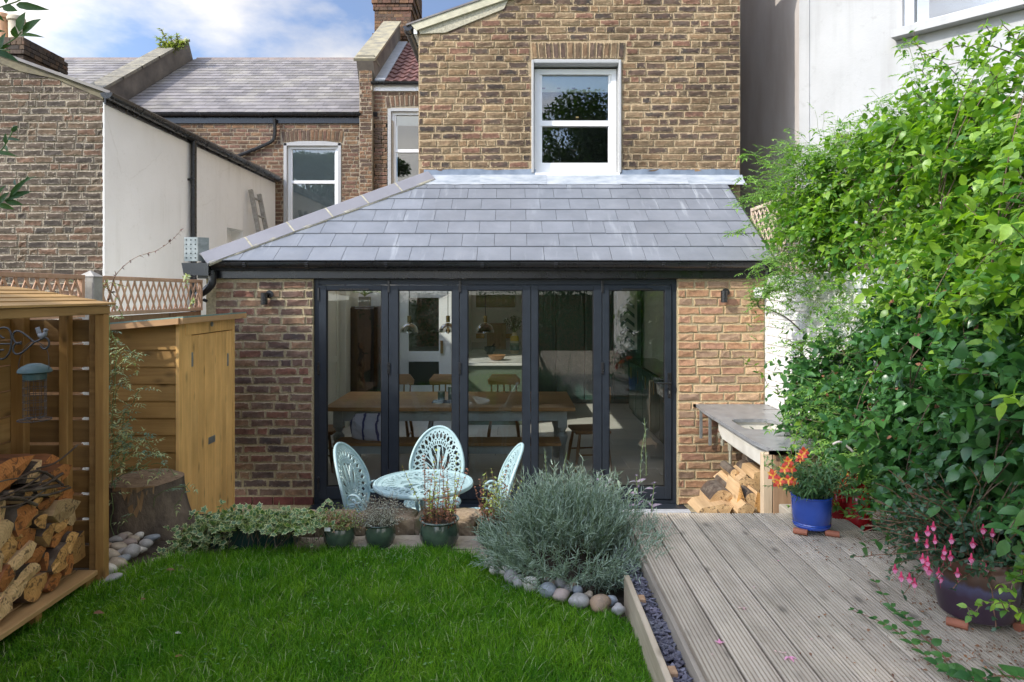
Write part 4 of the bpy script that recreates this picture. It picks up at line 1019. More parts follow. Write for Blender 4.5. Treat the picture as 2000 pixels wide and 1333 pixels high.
# ---- timber lawn edging and slate trench
te = empty('timber_edging', (.54, 2, LZ), 'pale timber board edging between lawn and slate strip', 'edging')
for (a, b) in ((-2.0, 1.55), (1.555, 3.235)): MB().box(.530, .556, a, b, .36, .633, .003).build('board', MT['board_edge'], te)
for y in (2.42, 3.0): MB().box(.558, .590, y, y + .05, .4, .622, .003).build('peg', MT['post_x'], te)
box('slate_strip_bed', .557, .639, -2.5, 4.1, .2, .575, MT['soil'], sb, c=0)
MT['plum_slate'] = slatemat('plum_slate_chip', (.15, .135, .175), (.085, .08, .11), 0, .5, (.13, .15, .16), .35)
sc_ = MB()
for i in range(1500):
    y = 1.7 + 2.0 * rng.random() ** 1.0; x = rng.uniform(.565, .632); s = rng.uniform(.009, .024); n = rng.integers(4, 6)
    M4 = Matrix.Translation((x, y, rng.uniform(.578, .606))) @ Euler((rng.normal(0, .3), rng.normal(0, .3), rng.uniform(0, 6.28))).to_matrix().to_4x4()
    an = sorted(rng.uniform(0, 6.28, n)); ps = [(s * math.cos(a) * rng.uniform(.7, 1.3), s * .7 * math.sin(a) * rng.uniform(.7, 1.3)) for a in an]
    sc_.prism(ps, -.0022, .0022, lambda u, v, w: M4 @ Vector((u, v, w)))
sc_.build('slate_chips', MT['plum_slate'], label='plum slate chippings filling the strip beside the deck', cat='slate chips', kind='stuff')

# ---- stones
def rock(name, loc, size, mat, seed=0, rough=.12, box_=0, n=14, parent=None, rot=(0, 0, 0), flat=1.0, **kw):
    r = np.random.default_rng(seed); V = []; m = n // 2 + 1
    ph = r.uniform(0, 6.28, (6, 2)); fr_ = r.uniform(1.5, 4, (6, 3))
    for i in range(m + 1):
        th_ = math.pi * i / m
        for j in range(n):
            p = 2 * math.pi * j / n; d = np.array([math.sin(th_) * math.cos(p), math.sin(th_) * math.sin(p), math.cos(th_)])
            if box_: q = np.abs(d) ** (1 - box_); d2 = np.sign(d) * q; d2 = d2 / max(np.linalg.norm(d2, ord=6), 1e-6)
            else: d2 = d
            k = 1 + rough * sum(math.sin(np.dot(d, fr_[a]) + ph[a, 0]) for a in range(6)) / 2.4 + (rough * .35 * r.normal() if box_ else 0)
            V.append(d2 * k * np.array(size))
    Fc = [[i*n + j, (i+1)*n + j, (i+1)*n + (j+1) % n, i*n + (j+1) % n] for i in range(m) for j in range(n)]
    return ob(name, mesh(name, V, Fc, not box_), mat, parent, loc, rot, **kw)
def stonemat(name, c0, c1, spot=None, bump=.3, rough=.7, veins=False):
    m = N(name); v = m.coord((1, 1, 1)); col = m.ramp(m.noise(v, 14, 6, .65), [(.3, c1), (.7, c0)])
    if spot: col = m.mix(m.ramp(m.noise(v, 5, 5, .7), [(.5, 0.), (.6, .85)]), col, spot)
    if veins: col = m.mix(m.ramp(m.noise(m.n('ShaderNodeNewGeometry').outputs['Position'], 22, 6, .7), [(.52, 0.), (.7, .55)]), col, (.12, .10, .07)); col = m.mix(m.ramp(m.noise(v, 26, 2, .4, 2.5), [(.47, 0.), (.5, .35), (.53, 0.)]), col, tuple(min(1, x * 1.5) for x in c0))
    return m.fin(col, rough, m.bump(m.noise(v, 60, 6, .7), bump, .004), 0, .4)
MT['cob1'] = stonemat('grey_cobble', (.34, .33, .31), (.25, .24, .23), None, .15, .6, True)
MT['cob2'] = stonemat('tan_cobble', (.42, .35, .26), (.30, .25, .19), None, .15, .6, True)
MT['cob3'] = stonemat('blue_grey_cobble', (.27, .30, .32), (.19, .21, .23), None, .15, .55, True)
MT['cob4'] = stonemat('pink_granite_cobble', (.42, .33, .28), (.25, .21, .19), None, .3, .7)
MT['cob5'] = stonemat('pale_cobble', (.60, .57, .50), (.48, .45, .39), None, .12, .6)
MT['cob6'] = stonemat('rust_cobble', (.34, .23, .14), (.20, .15, .11), None, .2, .6, True)
MT['rocks'] = stonemat('rough_sandstone', (.40, .30, .19), (.17, .12, .08), (.10, .10, .04), 1.0, .95)
MT['flag'] = stonemat('flat_edging_stone', (.40, .34, .25), (.25, .21, .16), None, .5, .9)
MT['flag2'] = stonemat('mossy_edging_stone', (.23, .22, .14), (.13, .12, .08), None, .5, .9)
sw_ = empty('stone_retaining_wall', (-.5, 4.28, .5), 'low rugged sandstone wall behind the green pots', 'stone wall')
xs_ = [-1.78, -1.50, -1.22, -.98, -.60, -.22, .02, .30, .66]
for i, (a, b) in enumerate(zip(xs_[:-1], xs_[1:])):
    rock('stone', ((a + b) / 2, 4.285 + rng.uniform(-.008, .01), .515), ((b - a) / 2 * 1.02, .088, .078), MT['rocks'], 20 + i, .055, .45, 26, sw_)
box('stone', -1.8, .64, 4.22, 4.36, -.02, .46, MT['rocks'], sw_, c=.01)
def gx_(px, py, h): x, y = hp_(px, py, h); return x, y
flags = [(392, 1078, 60, 22, 'flag2'), (330, 1105, 50, 16, 'flag'), (270, 1118, 45, 12, 'flag'), (215, 1137, 40, 14, 'cob1'), (618, 1062, 55, 13, 'flag'), (705, 1060, 45, 12, 'flag'), (795, 1060, 45, 12, 'flag'), (912, 1063, 55, 14, 'flag'), (895, 1086, 60, 9, 'flag'), (975, 1102, 45, 12, 'flag'), (1010, 1128, 40, 12, 'flag'), (560, 1064, 40, 10, 'flag2')]
for i, (px, py, hw, hh, m) in enumerate(flags):
    x, y = gx_(px, py, 1.49); rock('edging_stone', (x, y, .468), (hw * y / F, hh * y / F * y / 1.49 * .9, .028), MT[m], 50 + i, .08, .4, 18,
        label=['mossy flat edging stone below the ivy trough', 'flat edging stone between the ivy and the cobble heap', 'flat edging stone in front of the cobble heap', 'pale flat edging stone at the foot of the log store post', 'flat edging stone left of the first green pot', 'flat edging stone between the first two green pots', 'flat edging stone between thyme pot and mint pot', 'flat edging stone between mint pot and lavender', 'thin pale edging slab in front of the mint pot', 'pale edging slab beside the first pale cobbles', 'edging slab sunk in the grass below the cobbles', 'mossy edging stone at the end of the ivy trough'][i], cat='edging stone', group='flat stones edging the lawn')
lc = [(268, 1058, 15, 12, 5, 'below the stump, smallest and palest of the row'), ]
def cobble(px, py, rx, ry, m, i, side, dz=0, label=None):
    x, y = gx_(px, py + ry * .2, 1.46 - dz); s = y / F
    rock('cobble', (x, y, CZ - (py - 572) * s - .006), (rx * s, (rx + ry) / 2 * s * 1.0, ry * s * .92), MT['cob%d' % m], 100 + i, .085, 0, 18, rot=(0, rng.uniform(-.3, .3), rng.uniform(0, .6)), label=label, cat='cobble stone', group='rounded cobbles ' + side)
names = {1: 'grey', 2: 'tan', 3: 'blue grey', 4: 'speckled pink', 5: 'off white', 6: 'rusty brown'}
left_c = [(210, 1112, 18, 14, 5), (228, 1099, 19, 13, 2), (214, 1082, 20, 12, 2), (243, 1078, 17, 11, 1), (232, 1066, 16, 9, 2), (257, 1075, 16, 14, 1), (253, 1058, 15, 9, 4), (262, 1050, 12, 8, 2), (272, 1044, 9, 7, 5), (276, 1070, 11, 8, 5), (240, 1090, 15, 9, 3), (285, 1060, 13, 10, 1), (295, 1050, 18, 8, 3), (225, 1054, 17, 9, 1), (244, 1044, 12, 7, 2), (268, 1036, 16, 8, 2), (210, 1066, 10, 9, 6), (236, 1049, 12, 8, 4), (215, 1128, 24, 8, 1)]
for i, (px, py, rx, ry, m) in enumerate(left_c): cobble(px, py, rx, ry, m, i, 'beside the log store', .01 * (i % 3), '%s %s cobble near the log store, %s of the heap%s' % ('large' if rx > 16 else 'small' if rx < 12 else 'medium', names[m], 'front' if py > 1090 else 'middle' if py > 1060 else 'back', ', by the post' if px < 230 else ', under the stump' if px > 262 else ''))
right_c = [(957, 1098, 13, 11, 5), (975, 1092, 12, 9, 2), (967, 1112, 13, 10, 5), (985, 1116, 9, 13, 5), (998, 1125, 14, 17, 1), (1014, 1134, 13, 14, 1), (1037, 1140, 17, 18, 5), (1070, 1152, 19, 17, 3), (1062, 1128, 10, 8, 4), (1095, 1138, 11, 15, 1), (1096, 1160, 17, 13, 4), (1131, 1172, 21, 16, 1), (1128, 1150, 11, 9, 3), (1172, 1175, 22, 17, 6), (1110, 1148, 9, 9, 1), (1208, 1188, 13, 13, 1), (1118, 1140, 8, 8, 6), (1030, 1118, 10, 10, 6), (990, 1104, 12, 9, 2), (1195, 1170, 12, 10, 3), (1150, 1160, 9, 8, 2), (1080, 1136, 9, 9, 2), (1048, 1122, 9, 8, 1)]
for i, (px, py, rx, ry, m) in enumerate(right_c): cobble(px, py, rx, ry, m, 40 + i, 'under the lavender', .02, '%s %s cobble below the lavender, %s' % ('large' if rx > 16 else 'small' if rx < 11 else 'medium', names[m], 'at the pot end' if px < 1005 else 'at the timber edging end' if px > 1140 else 'in the border centre, %s row' % ('back' if py < 1145 else 'front')))

# ================================================================ right boundary
bw_ = empty('white_brick_wall', (2.38, 3, 0), 'white painted brick boundary wall under the climbers', 'boundary wall')
box('wall', 2.325, 2.5, -3, 6.24, -.3, 2.105, MT['paint_brick'], bw_, c=0)
pb = MB(); z = 0; r = 0
while z < 2.09:
    y = 2.2 - (.06 if r % 2 else 0)
    while y < 6.2:
        w = .225 if rng.random() < .6 else .11; pb.box(2.312 + rng.uniform(0, .004), 2.36, y + .005, min(y + w, 6.24) - .004, z + .005, min(z + .0745, 2.118), .006, jit=.0028); y += w
    z += .0788; r += 1
pb.build('painted_courses', MT['paint_brick'], bw_, kind='stuff')
def lattice(parent, x, y0, y1, z0, z1, sp, w, mat, ang=1.15, rail=.035):
    n = 0; H = z1 - z0 - 2 * rail; dy = H / math.tan(ang) if ang else H
    for dirn in (0, 1):
        s = y0 - dy
        while s < y1:
            a = (s, z0 + rail); b = (s + dy, z1 - rail)
            # clip to y0..y1
            t0 = max(0, (y0 - a[0]) / dy); t1 = min(1, (y1 - a[0]) / dy)
            if t1 - t0 > .08:
                p = (a[0] + dy * t0, a[1] + H * t0); q = (a[0] + dy * t1, a[1] + H * t1)
                if dirn: p = (p[0], z0 + z1 - p[1]); q = (q[0], z0 + z1 - q[1])
                xo = x + (.007 if dirn else -.004)
                MB().bar((xo, p[0], p[1]), (xo, q[0], q[1]), w, .007, up=(1, 0, 0), c=.001).build('slat', mat, parent)
            s += sp
    MB().box(x - .018, x + .018, y0, y1, z1 - rail, z1).build('rail', mat, parent); MB().box(x - .018, x + .018, y0, y1, z0, z0 + rail).build('rail', mat, parent)
    MB().box(x - .016, x + .016, y0 - .001, y0 + .03, z0 + rail, z1 - rail).build('stile', mat, parent); MB().box(x - .016, x + .016, y1 - .03, y1 + .001, z0 + rail, z1 - rail).build('stile', mat, parent)
MT['trellis_r'] = woodmat('bleached_trellis', (.62, .50, .40), (.50, .38, .29), 2, .1, False)
for i, (a, b) in enumerate(((2.9, 4.88), (4.9, 6.88))):
    t = empty('trellis_panel', (2.41, (a + b) / 2, 2.12), ['bleached diamond trellis almost buried under climbers on the white wall', 'bleached diamond trellis panel rising beside the extension roof edge'][i], 'trellis')
    lattice(t, 2.42, a, b, 2.13, 2.82, .105, .022, MT['trellis_r'], .9)
# ================================================================ left boundary
for i, (a, b) in enumerate(((-3.0, 2.55), (2.6, 4.42), (4.60, 6.10))):
    t = empty('fence_panel', (-2.78, (a + b) / 2, .4), ['long close boarded fence panel beside the camera', 'boarded fence panel with diamond trellis top behind the log store', 'boarded fence panel with diamond trellis top behind the shed'][i], 'fence panel')
    for k in range(9): MB().box(-2.80, -2.78 + .006 * (k % 2), a, b, .35 + k * .162, .35 + k * .162 + .158).build('board', MT['fence_new'], t)
    if i: lattice(t, -2.78, a, b, 1.812, 2.085, .088, .017, MT['trellis'], 1.08, .028)
MT['conc'] = simple('concrete_post', (.42, .40, .36), (.30, .28, .25), 20, .9, .4, .003)
for i, (y, lab) in enumerate(((4.455, 'concrete fence post with pointed cap between the two trellises'), (2.57, 'concrete fence post nearer the camera behind the log store'))):
    m = MB(); m.box(-2.83, -2.73, y - .0, y + .10, .2, 2.075, .004); m.prism([(-.056, 0), (.056, 0), (0, .04)], 0, 1, lambda u, v, w: (-2.78 + u, y + .05 + (w - .5) * .11 * (1 if v == 0 else .1), 2.076 + v))
    m.build('concrete_post', MT['conc'], label=lab, cat='fence post')

# ================================================================ log store
ls = empty('log_store', (-2.3, 3.0, .5), 'amber timber log store with slatted side and lapped board roof', 'log store')
SX, SB, SY = -2.10, -2.54, 3.50
S = MT['store']
def sp_(name, *a, mat=None, c=.003): return MB().box(*a, c).build(name, mat or S, ls)
sp_('post', SX - .012, SX + .035, SY - .045, SY, .47, 1.862); sp_('post', SX - .052, SX - .014, SY - .03, SY, .56, 1.862, mat=MT['store_x'])
sp_('post', SB + .0, SB + .07, SY - .045, SY, .5, 1.90)
sp_('post', SX - .195, SX - .150, SY - .045, SY - .0, .55, 1.86)
sp_('post', SB, SB + .05, 1.9, 1.95, .5, 1.9); sp_('post', SX - .05, SX, 1.9, 1.95, .5, 1.86)
for k in range(10): sp_('slat', SB + .02, SX - .0, SY + .002, SY + .018, 1.718 - k * .129, 1.831 - k * .129, mat=MT['store_x'])
for k in range(11): sp_('back_board', SB - .02, SB - .002 + .004 * (k % 2), 1.9, SY, 1.735 - k * .129, 1.735 - k * .129 + .122, mat=MT['store_y'])
sp_('front_rail', SX - .03, SX + .038, 1.88, SY + .005, 1.862, 1.905, mat=MT['store_y'])
for k in range(5):
    x0 = SX + .05 - k * .098; z0 = 1.907 + k * .017
    m = MB(); m.prism([(x0, z0), (x0, z0 + .010), (x0 - .135, z0 + .027), (x0 - .135, z0 + .015)], 1.86, SY + .035 - k * .004 + rng.uniform(-.01, .01), lambda u, v, w: (u, w, v)); m.build('roof_board', MT['store_y'], ls)
MT['store_floor'] = woodmat('pale_store_floor', (.52, .33, .15), (.40, .24, .10), 1, .08)
for k in range(4): sp_('floor_board', SX - .095 - k * .11, SX + .008 - k * .11, 1.88, SY - .05 if k == 0 else SY - .05, .545, .570, mat=MT['store_floor'])
sp_('foot', SX - .05, SX - .005, SY - .12, SY - .0 - .05, .45, .544); sp_('foot', SX - .05, SX - .005, 3.02, 3.06, .46, .544); sp_('foot', SX - .3, SX - .26, 3.02, 3.06, .46, .544)
# logs
def endgrain(name, c0, c1):
    m = N(name); co = m.n('ShaderNodeTexCoord').outputs['Object']; oi = m.n('ShaderNodeObjectInfo').outputs['Random']
    mp = m.n('ShaderNodeMapping'); mp.inputs['Scale'].default_value = (.0, 1, 1); mp.inputs['Location'].default_value = (0, .02, .015); m.l(co, mp.inputs[0])
    ln = m.n('ShaderNodeVectorMath', operation='LENGTH'); m.l(mp.outputs[0], ln.inputs[0])
    nz_ = m.noise(co, 22, 4, .6); d = m.math('ADD', m.math('MULTIPLY', ln.outputs['Value'], 520), m.math('MULTIPLY', nz_, 9))
    ring = m.math('SINE', d); v = m.coord((1, 1, 1)); f = m.noise(v, 18, 6, .65)
    col = m.ramp(f, [(.3, c1), (.65, c0)]); col = m.mix(m.ramp(ring, [(0, 0.), (1, .26)]), col, tuple(x * .45 for x in c1))
    col = m.mix(1, col, m.ramp(oi, [(0, .7), (1, 1.3)]), 'MULTIPLY')
    crk = m.ramp(m.noise(v, 30, 3, .5, 1.5), [(.56, 0.), (.63, .7)]); col = m.mix(crk, col, (.05, .03, .02))
    return m.fin(col, .85, m.bump(m.noise(v, 130, 5, .7), .5, .003), 0, .2)
MT['end_a'] = endgrain('pale_log_end', (.60, .41, .21), (.42, .26, .12)); MT['end_b'] = endgrain('orange_log_end', (.52, .22, .07), (.34, .12, .035)); MT['end_c'] = endgrain('amber_log_end', (.58, .33, .12), (.38, .19, .06))
MT['bark'] = stonemat('rough_bark', (.11, .075, .05), (.035, .025, .02), (.15, .12, .09), 1.0, .95)
MT['split_a'] = woodmat('split_wood_pale', (.58, .40, .22), (.38, .24, .12), 0, .2); MT['split_b'] = woodmat('split_wood_red', (.36, .15, .06), (.20, .08, .035), 0, .25)
def log(cx, cy, cz, w, h, shape, tone, rot=0, length=.36, axis='X', seed=0, parent=None, **kw):
    r = np.random.default_rng(seed); pts = []; bark = []
    if shape == 'round':
        n = 12
        for i in range(n): a = 2 * math.pi * i / n; k = 1 + r.normal(0, .04); pts.append((math.cos(a) * k, math.sin(a) * k)); bark.append(1)
    elif shape == 'half':
        n = 9
        for i in range(n): a = math.pi * i / (n - 1); pts.append((math.cos(a) * (1 + r.normal(0, .04)), math.sin(a) * 1.7 - .75)); bark.append(1)
        bark[-1] = 0
    elif shape == 'wedge':
        n = 7; t = r.uniform(.9, 1.3)
        pts.append((0 + r.normal(0, .1), -1)); bark.append(0)
        for i in range(n): a = math.pi / 2 + (i / (n - 1) - .5) * -t * 1.3; pts.append((math.cos(a) * 1.25, math.sin(a) * 1.75 - .8)); bark.append(1)
        bark[-1] = 0
    else:
        n = 6
        for i in range(n): a = 2 * math.pi * (i + r.uniform(-.25, .25)) / n; k = r.uniform(.75, 1.2); pts.append((math.cos(a) * k, math.sin(a) * k)); bark.append(0 if i % 3 else 1)
    c, s = math.cos(rot), math.sin(rot); P2 = [(w * u, h * v) for u, v in pts]; P2 = [(u * c - v * s, u * s + v * c) for u, v in P2]
    n = len(P2); V = []; ks = [0, -.03, -length * .5, -length]
    for ki, k in enumerate(ks):
        for (u, v) in P2:
            j = 1 + r.normal(0, .02) - (.03 if ki == 0 else 0); V.append((k + (r.normal(0, .004) if ki == 0 else 0), u * j, v * j))
    V.append((.004, 0, 0)); Fc = []; mi = []
    for k in range(len(ks) - 1):
        for i in range(n):
            j = (i + 1) % n; Fc.append([k*n + i, k*n + j, (k+1)*n + j, (k+1)*n + i]); mi.append(1 if bark[i] and bark[j] else 2)
    for i in range(n): Fc.append([(i + 1) % n, i, len(V) - 1]); mi.append(0)
    Fc.append([3*n + i for i in range(n)]); mi.append(0)
    me = mesh('log', V, Fc)
    for m in (MT['end_' + tone], MT['bark'], MT['split_b'] if tone == 'b' else MT['split_a']): me.materials.append(m)
    me.polygons.foreach_set('material_index', mi)
    return ob('log', me, None, parent, (cx, cy, cz), (0, 0, {'X': 0, 'Y': -math.pi / 2}[axis] if isinstance(axis, str) else axis), **kw)
LX = -2.125
def lpos(px, py): Y = -LX * F / (1000 - px); return Y, CZ - (py - 572) / F * Y
tones = {'a': 'pale', 'b': 'orange brown', 'c': 'amber'}
logs = [(78, 927, 22, 17, 'wedge', 'a', .6), (107, 942, 12, 19, 'half', 'a', 1.3), (124, 925, 24, 18, 'rough', 'b', .3), (112, 960, 18, 12, 'half', 'c', 2.4), (140, 968, 16, 15, 'rough', 'b', 0), (10, 935, 60, 30, 'rough', 'b', .2), (98, 948, 20, 14, 'round', 'c', 0),
        (25, 965, 8, 6, 'round', 'a', 0), (55, 968, 9, 8, 'half', 'c', .5), (72, 985, 15, 9, 'half', 'c', .3), (100, 985, 16, 10, 'half', 'b', 3.2), (130, 995, 30, 20, 'rough', 'a', .1), (148, 1005, 14, 20, 'wedge', 'a', 2.9), (125, 1027, 14, 8, 'rough', 'c', .2),
        (48, 1010, 20, 22, 'half', 'b', .6), (70, 1010, 16, 20, 'half', 'c', .4), (85, 1018, 9, 17, 'half', 'c', 1.2), (8, 1000, 18, 26, 'rough', 'a', 0), (102, 1046, 18, 20, 'wedge', 'c', .2), (8, 1040, 20, 28, 'rough', 'a', .2), (36, 1050, 16, 14, 'half', 'c', 2.8), (62, 1056, 22, 26, 'rough', 'b', .2), (25, 1075, 16, 22, 'rough', 'c', .5),
        (140, 1056, 12, 16, 'half', 'c', .8), (128, 1048, 20, 14, 'rough', 'b', .4), (160, 1078, 15, 38, 'half', 'c', 1.75), (45, 1090, 32, 16, 'rough', 'a', .3), (82, 1088, 22, 18, 'rough', 'b', .1), (120, 1095, 15, 30, 'half', 'c', 1.9), (101, 1102, 7, 24, 'wedge', 'b', .1), (138, 1102, 9, 20, 'rough', 'b', 0), (5, 1095, 9, 24, 'rough', 'a', 0),
        (26, 1125, 14, 19, 'half', 'a', 3.1), (60, 1123, 24, 18, 'half', 'a', .25), (80, 1148, 22, 26, 'half', 'c', 3.0), (15, 1130, 14, 20, 'rough', 'b', 0), (30, 1160, 34, 20, 'rough', 'a', .2), (6, 1192, 20, 22, 'rough', 'a', .4), (115, 1135, 14, 18, 'rough', 'b', .2), (104, 1070, 16, 10, 'rough', 'b', 0), (60, 1035, 12, 9, 'rough', 'a', 0), (90, 1125, 14, 12, 'rough', 'b', 0), (4, 970, 18, 12, 'rough', 'b', 0), (86, 968, 14, 9, 'rough', 'b', 0), (150, 1035, 13, 14, 'rough', 'b', 0), (120, 975, 14, 8, 'rough', 'c', 0)]
shp = {'round': 'round', 'half': 'half round', 'wedge': 'wedge shaped', 'rough': 'rough split'}
for i, (px, py, rx, ry, sh, to, ro) in enumerate(logs):
    Y, Z = lpos(px, py); cosf = Y / (1000 - px) * 1.0
    depth = rng.uniform(-.03, .0) - (.05 if i > 38 else 0)
    log(LX + depth, Y, max(Z, .62), rx * cosf * 1.12, ry * Y / F * 1.12, sh, to, ro, seed=i,
        label='%s %s %s log, %s of store stack, %s' % ('large' if rx * ry > 380 else 'small' if rx * ry < 170 else 'medium', tones[to], shp[sh], ('top layer' if py < 980 else 'upper half' if py < 1030 else 'middle' if py < 1075 else 'lower half' if py < 1120 else 'bottom layer'), ('cut by photo edge' if px < 20 else 'camera end' if px < 60 else 'halfway along' if px < 110 else 'by slatted side')), cat='firewood log', group='split logs in the log store')
for i in range(40):      # darker logs behind close the stack
    row, colm = divmod(i, 8); Y = 2.35 + colm * .155 + (row % 2) * .07; Z = .62 + row * .125
    if Y > 3.40: continue
    log(LX - .10, Y, Z, .08, .07, 'rough', 'bc'[i % 2], i, length=.3, seed=300 + i, label='log end showing only as a dark gap filler behind the log store stack', cat='firewood log', group='split logs in the log store')
tw_ = MB()
for i in range(12):
    y0 = rng.uniform(2.75, 3.05); z0 = 1.12 + rng.uniform(-.06, .06); tw_.tube(spline([(LX - .05, y0, z0), (LX + .02, y0 + .1, z0 + rng.uniform(-.04, .04)), (LX + .01, y0 + .28, z0 + rng.uniform(-.08, .06))], 4), .003 + .005 * rng.random(), 6)
tw_.build('twig_bundle', MT['bark'], label='dark twigs lying between the stacked logs', cat='twigs')

# ================================================================ shed
sh_ = empty('tool_shed', (-2.49, 5.08, .3), 'narrow honey pine tool shed with a tall planked door', 'shed')
QX = -2.25; QB = -2.735; Q0, Q1 = 4.635, 5.545
for k in range(13):
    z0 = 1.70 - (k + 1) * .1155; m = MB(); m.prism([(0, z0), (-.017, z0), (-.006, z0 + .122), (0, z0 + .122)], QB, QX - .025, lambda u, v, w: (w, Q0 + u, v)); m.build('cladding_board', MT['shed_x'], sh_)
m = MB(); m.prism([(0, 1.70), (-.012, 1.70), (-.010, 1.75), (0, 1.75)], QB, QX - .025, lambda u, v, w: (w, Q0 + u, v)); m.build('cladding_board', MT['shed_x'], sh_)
box('corner_trim', QX - .024, QX, Q0 - .020, Q0 + .02, .2, 1.76, MT['shed'], sh_)
box('corner_trim', QB - .0, QB + .03, Q0 - .022, Q0 - .018, .2, 1.75, MT['shed_x'], sh_)
box('frame', QX - .03, QX - .001, Q0 + .021, 4.795, .2, 1.78, MT['shed'], sh_); box('frame', QX - .03, QX - .001, 5.498, Q1, .2, 1.79, MT['shed'], sh_)
box('header', QX - .03, QX + .004, 4.70, 5.497, 1.675, 1.785, MT['shed'], sh_)
dY = [4.80, 4.905, 5.015, 5.18, 5.295, 5.385, 5.495]
drs = empty('door', (QX, 5.1, .3), parent=sh_)
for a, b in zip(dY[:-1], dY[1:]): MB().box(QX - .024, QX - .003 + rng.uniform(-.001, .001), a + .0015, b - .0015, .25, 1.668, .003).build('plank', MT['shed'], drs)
for (y, z) in ((4.803, 1.50), (5.405, 1.44)): box('hinge', QX - .003, QX + .003, y - .01, y + .012, z - .05, z + .05, MT['galv'], drs)
m = MB(); Yk = 2.25 * F / 588; m.tube([(QX + .004, Yk, 1.735), (QX + .012, Yk, 1.735)], .018, 14); m.build('turn_button', MT['galv'], drs)
Yp = 2.25 * F / 586; m = MB(); m.box(QX - .003, QX + .002, Yp - .055, Yp + .055, CZ - .86 * 1.31 + .0, CZ - .86 * 1.31 + .05); m.build('name_plate', MT['galv'], drs)
box('back_wall', QB, QB + .02, Q0 + .001, Q1, .2, 1.75, MT['shed_x'], sh_); box('end_wall', QB + .02, QX - .03, Q1 - .02, Q1, .2, 1.78, MT['shed_x'], sh_); box('floor', QB + .02, QX - .03, Q0 + .02, Q1 - .02, .2, .25, MT['shed_x'], sh_)
m = MB(); m.prism([(QB - .04, 1.752), (QX + .06, 1.802), (QX + .06, 1.812), (QB - .04, 1.762)], Q0 - .09, Q1 + .08, lambda u, v, w: (u, w, v)); m.build('roof', MT['shed_roof'], sh_)
MT['shed_f'] = woodmat('shed_fascia', (.58, .37, .19), (.45, .27, .12), 1, .05)
m = MB(); m.box(QX + .04, QX + .062, Q0 - .095, Q1 + .085, 1.762, 1.801); m.build('fascia', MT['shed_f'], sh_)
m = MB(); m.prism([(QB - .04, 1.712), (QX + .039, 1.762), (QX + .039, 1.801), (QB - .04, 1.751)], Q0 - .115, Q0 - .092, lambda u, v, w: (u, w, v)); m.build('fascia', woodmat('shed_fascia_front', (.55, .34, .17), (.42, .24, .11), 0, .05), sh_)
# tree stump
st = empty('tree_stump', (-2.3, 4.33, .46), 'large sawn tree stump with split bark beside the shed', 'tree stump')
n = 40; V = []; prof = [(0.0, 1.13), (.06, 1.10), (.15, 1.03), (.22, 1.0), (.29, .985), (.325, .97)]; rs_ = np.random.default_rng(5)
amp = [1 + .04 * math.sin(3 * t + 1) + .03 * math.sin(5 * t) + .015 * rs_.normal() for t in [2 * math.pi * i / n for i in range(n)]]
for (z, k) in prof:
    for i in range(n):
        t = 2 * math.pi * i / n; root = .10 * max(0, math.cos(t + .25)) ** 6 * max(0, 1 - z / .25) + .0
        rr2 = .212 * k * amp[i] + root + rs_.normal(0, .0022); V.append((rr2 * math.cos(t), rr2 * math.sin(t), z + (.012 * math.sin(t) if z > .3 else 0)))
Fc = [[i*n + j, i*n + (j+1) % n, (i+1)*n + (j+1) % n, (i+1)*n + j] for i in range(len(prof) - 1) for j in range(n)]
ob('trunk', mesh('trunk', V, Fc, True), simple('grey_brown_bark', (.19, .145, .10), (.06, .045, .035), 11, .95, 1.0, .015, stretch=(1, 1, .5), fine=30), st, (-2.32, 4.33, .465))
V2_ = V[-n:] + [(0, 0, .325)]; ob('sawn_top', mesh('sawn_top', [(x, y, z + .002) for x, y, z in V2_], [[j, (j + 1) % n, n] for j in range(n)]), endgrain('weathered_stump_top', (.36, .26, .165), (.20, .135, .085)), st, (-2.32, 4.33, .465))
mb = MB()
for i in range(7):
    t = -1.95 + i * .155 + rng.uniform(-.02, .02); r0 = .2085; z1b = .325; z0b = rng.uniform(.12, .25); ww = rng.uniform(.05, .09) / .21 / 2
    mb.V += [Vector((math.cos(t + e) * (.209 * amp[int((t + e) / 6.283 * n) % n] * k + .004), math.sin(t + e) * (.209 * amp[int((t + e) / 6.283 * n) % n] * k + .004), zz)) for (e, zz, k) in ((-ww, z1b, .97), (ww, z1b, .97), (ww * .6, z0b + .04, 1.0), (0, z0b, 1.02), (-ww * .7, z0b + .05, 1.0))]
    mb.Fc.append([len(mb.V) - 5 + q for q in range(5)])
ob('bare_wood', mesh('bare_wood', mb.V, mb.Fc), woodmat('bare_stump_wood', (.46, .30, .15), (.28, .16, .075), 2, .2), st, (-2.32, 4.33, .465))

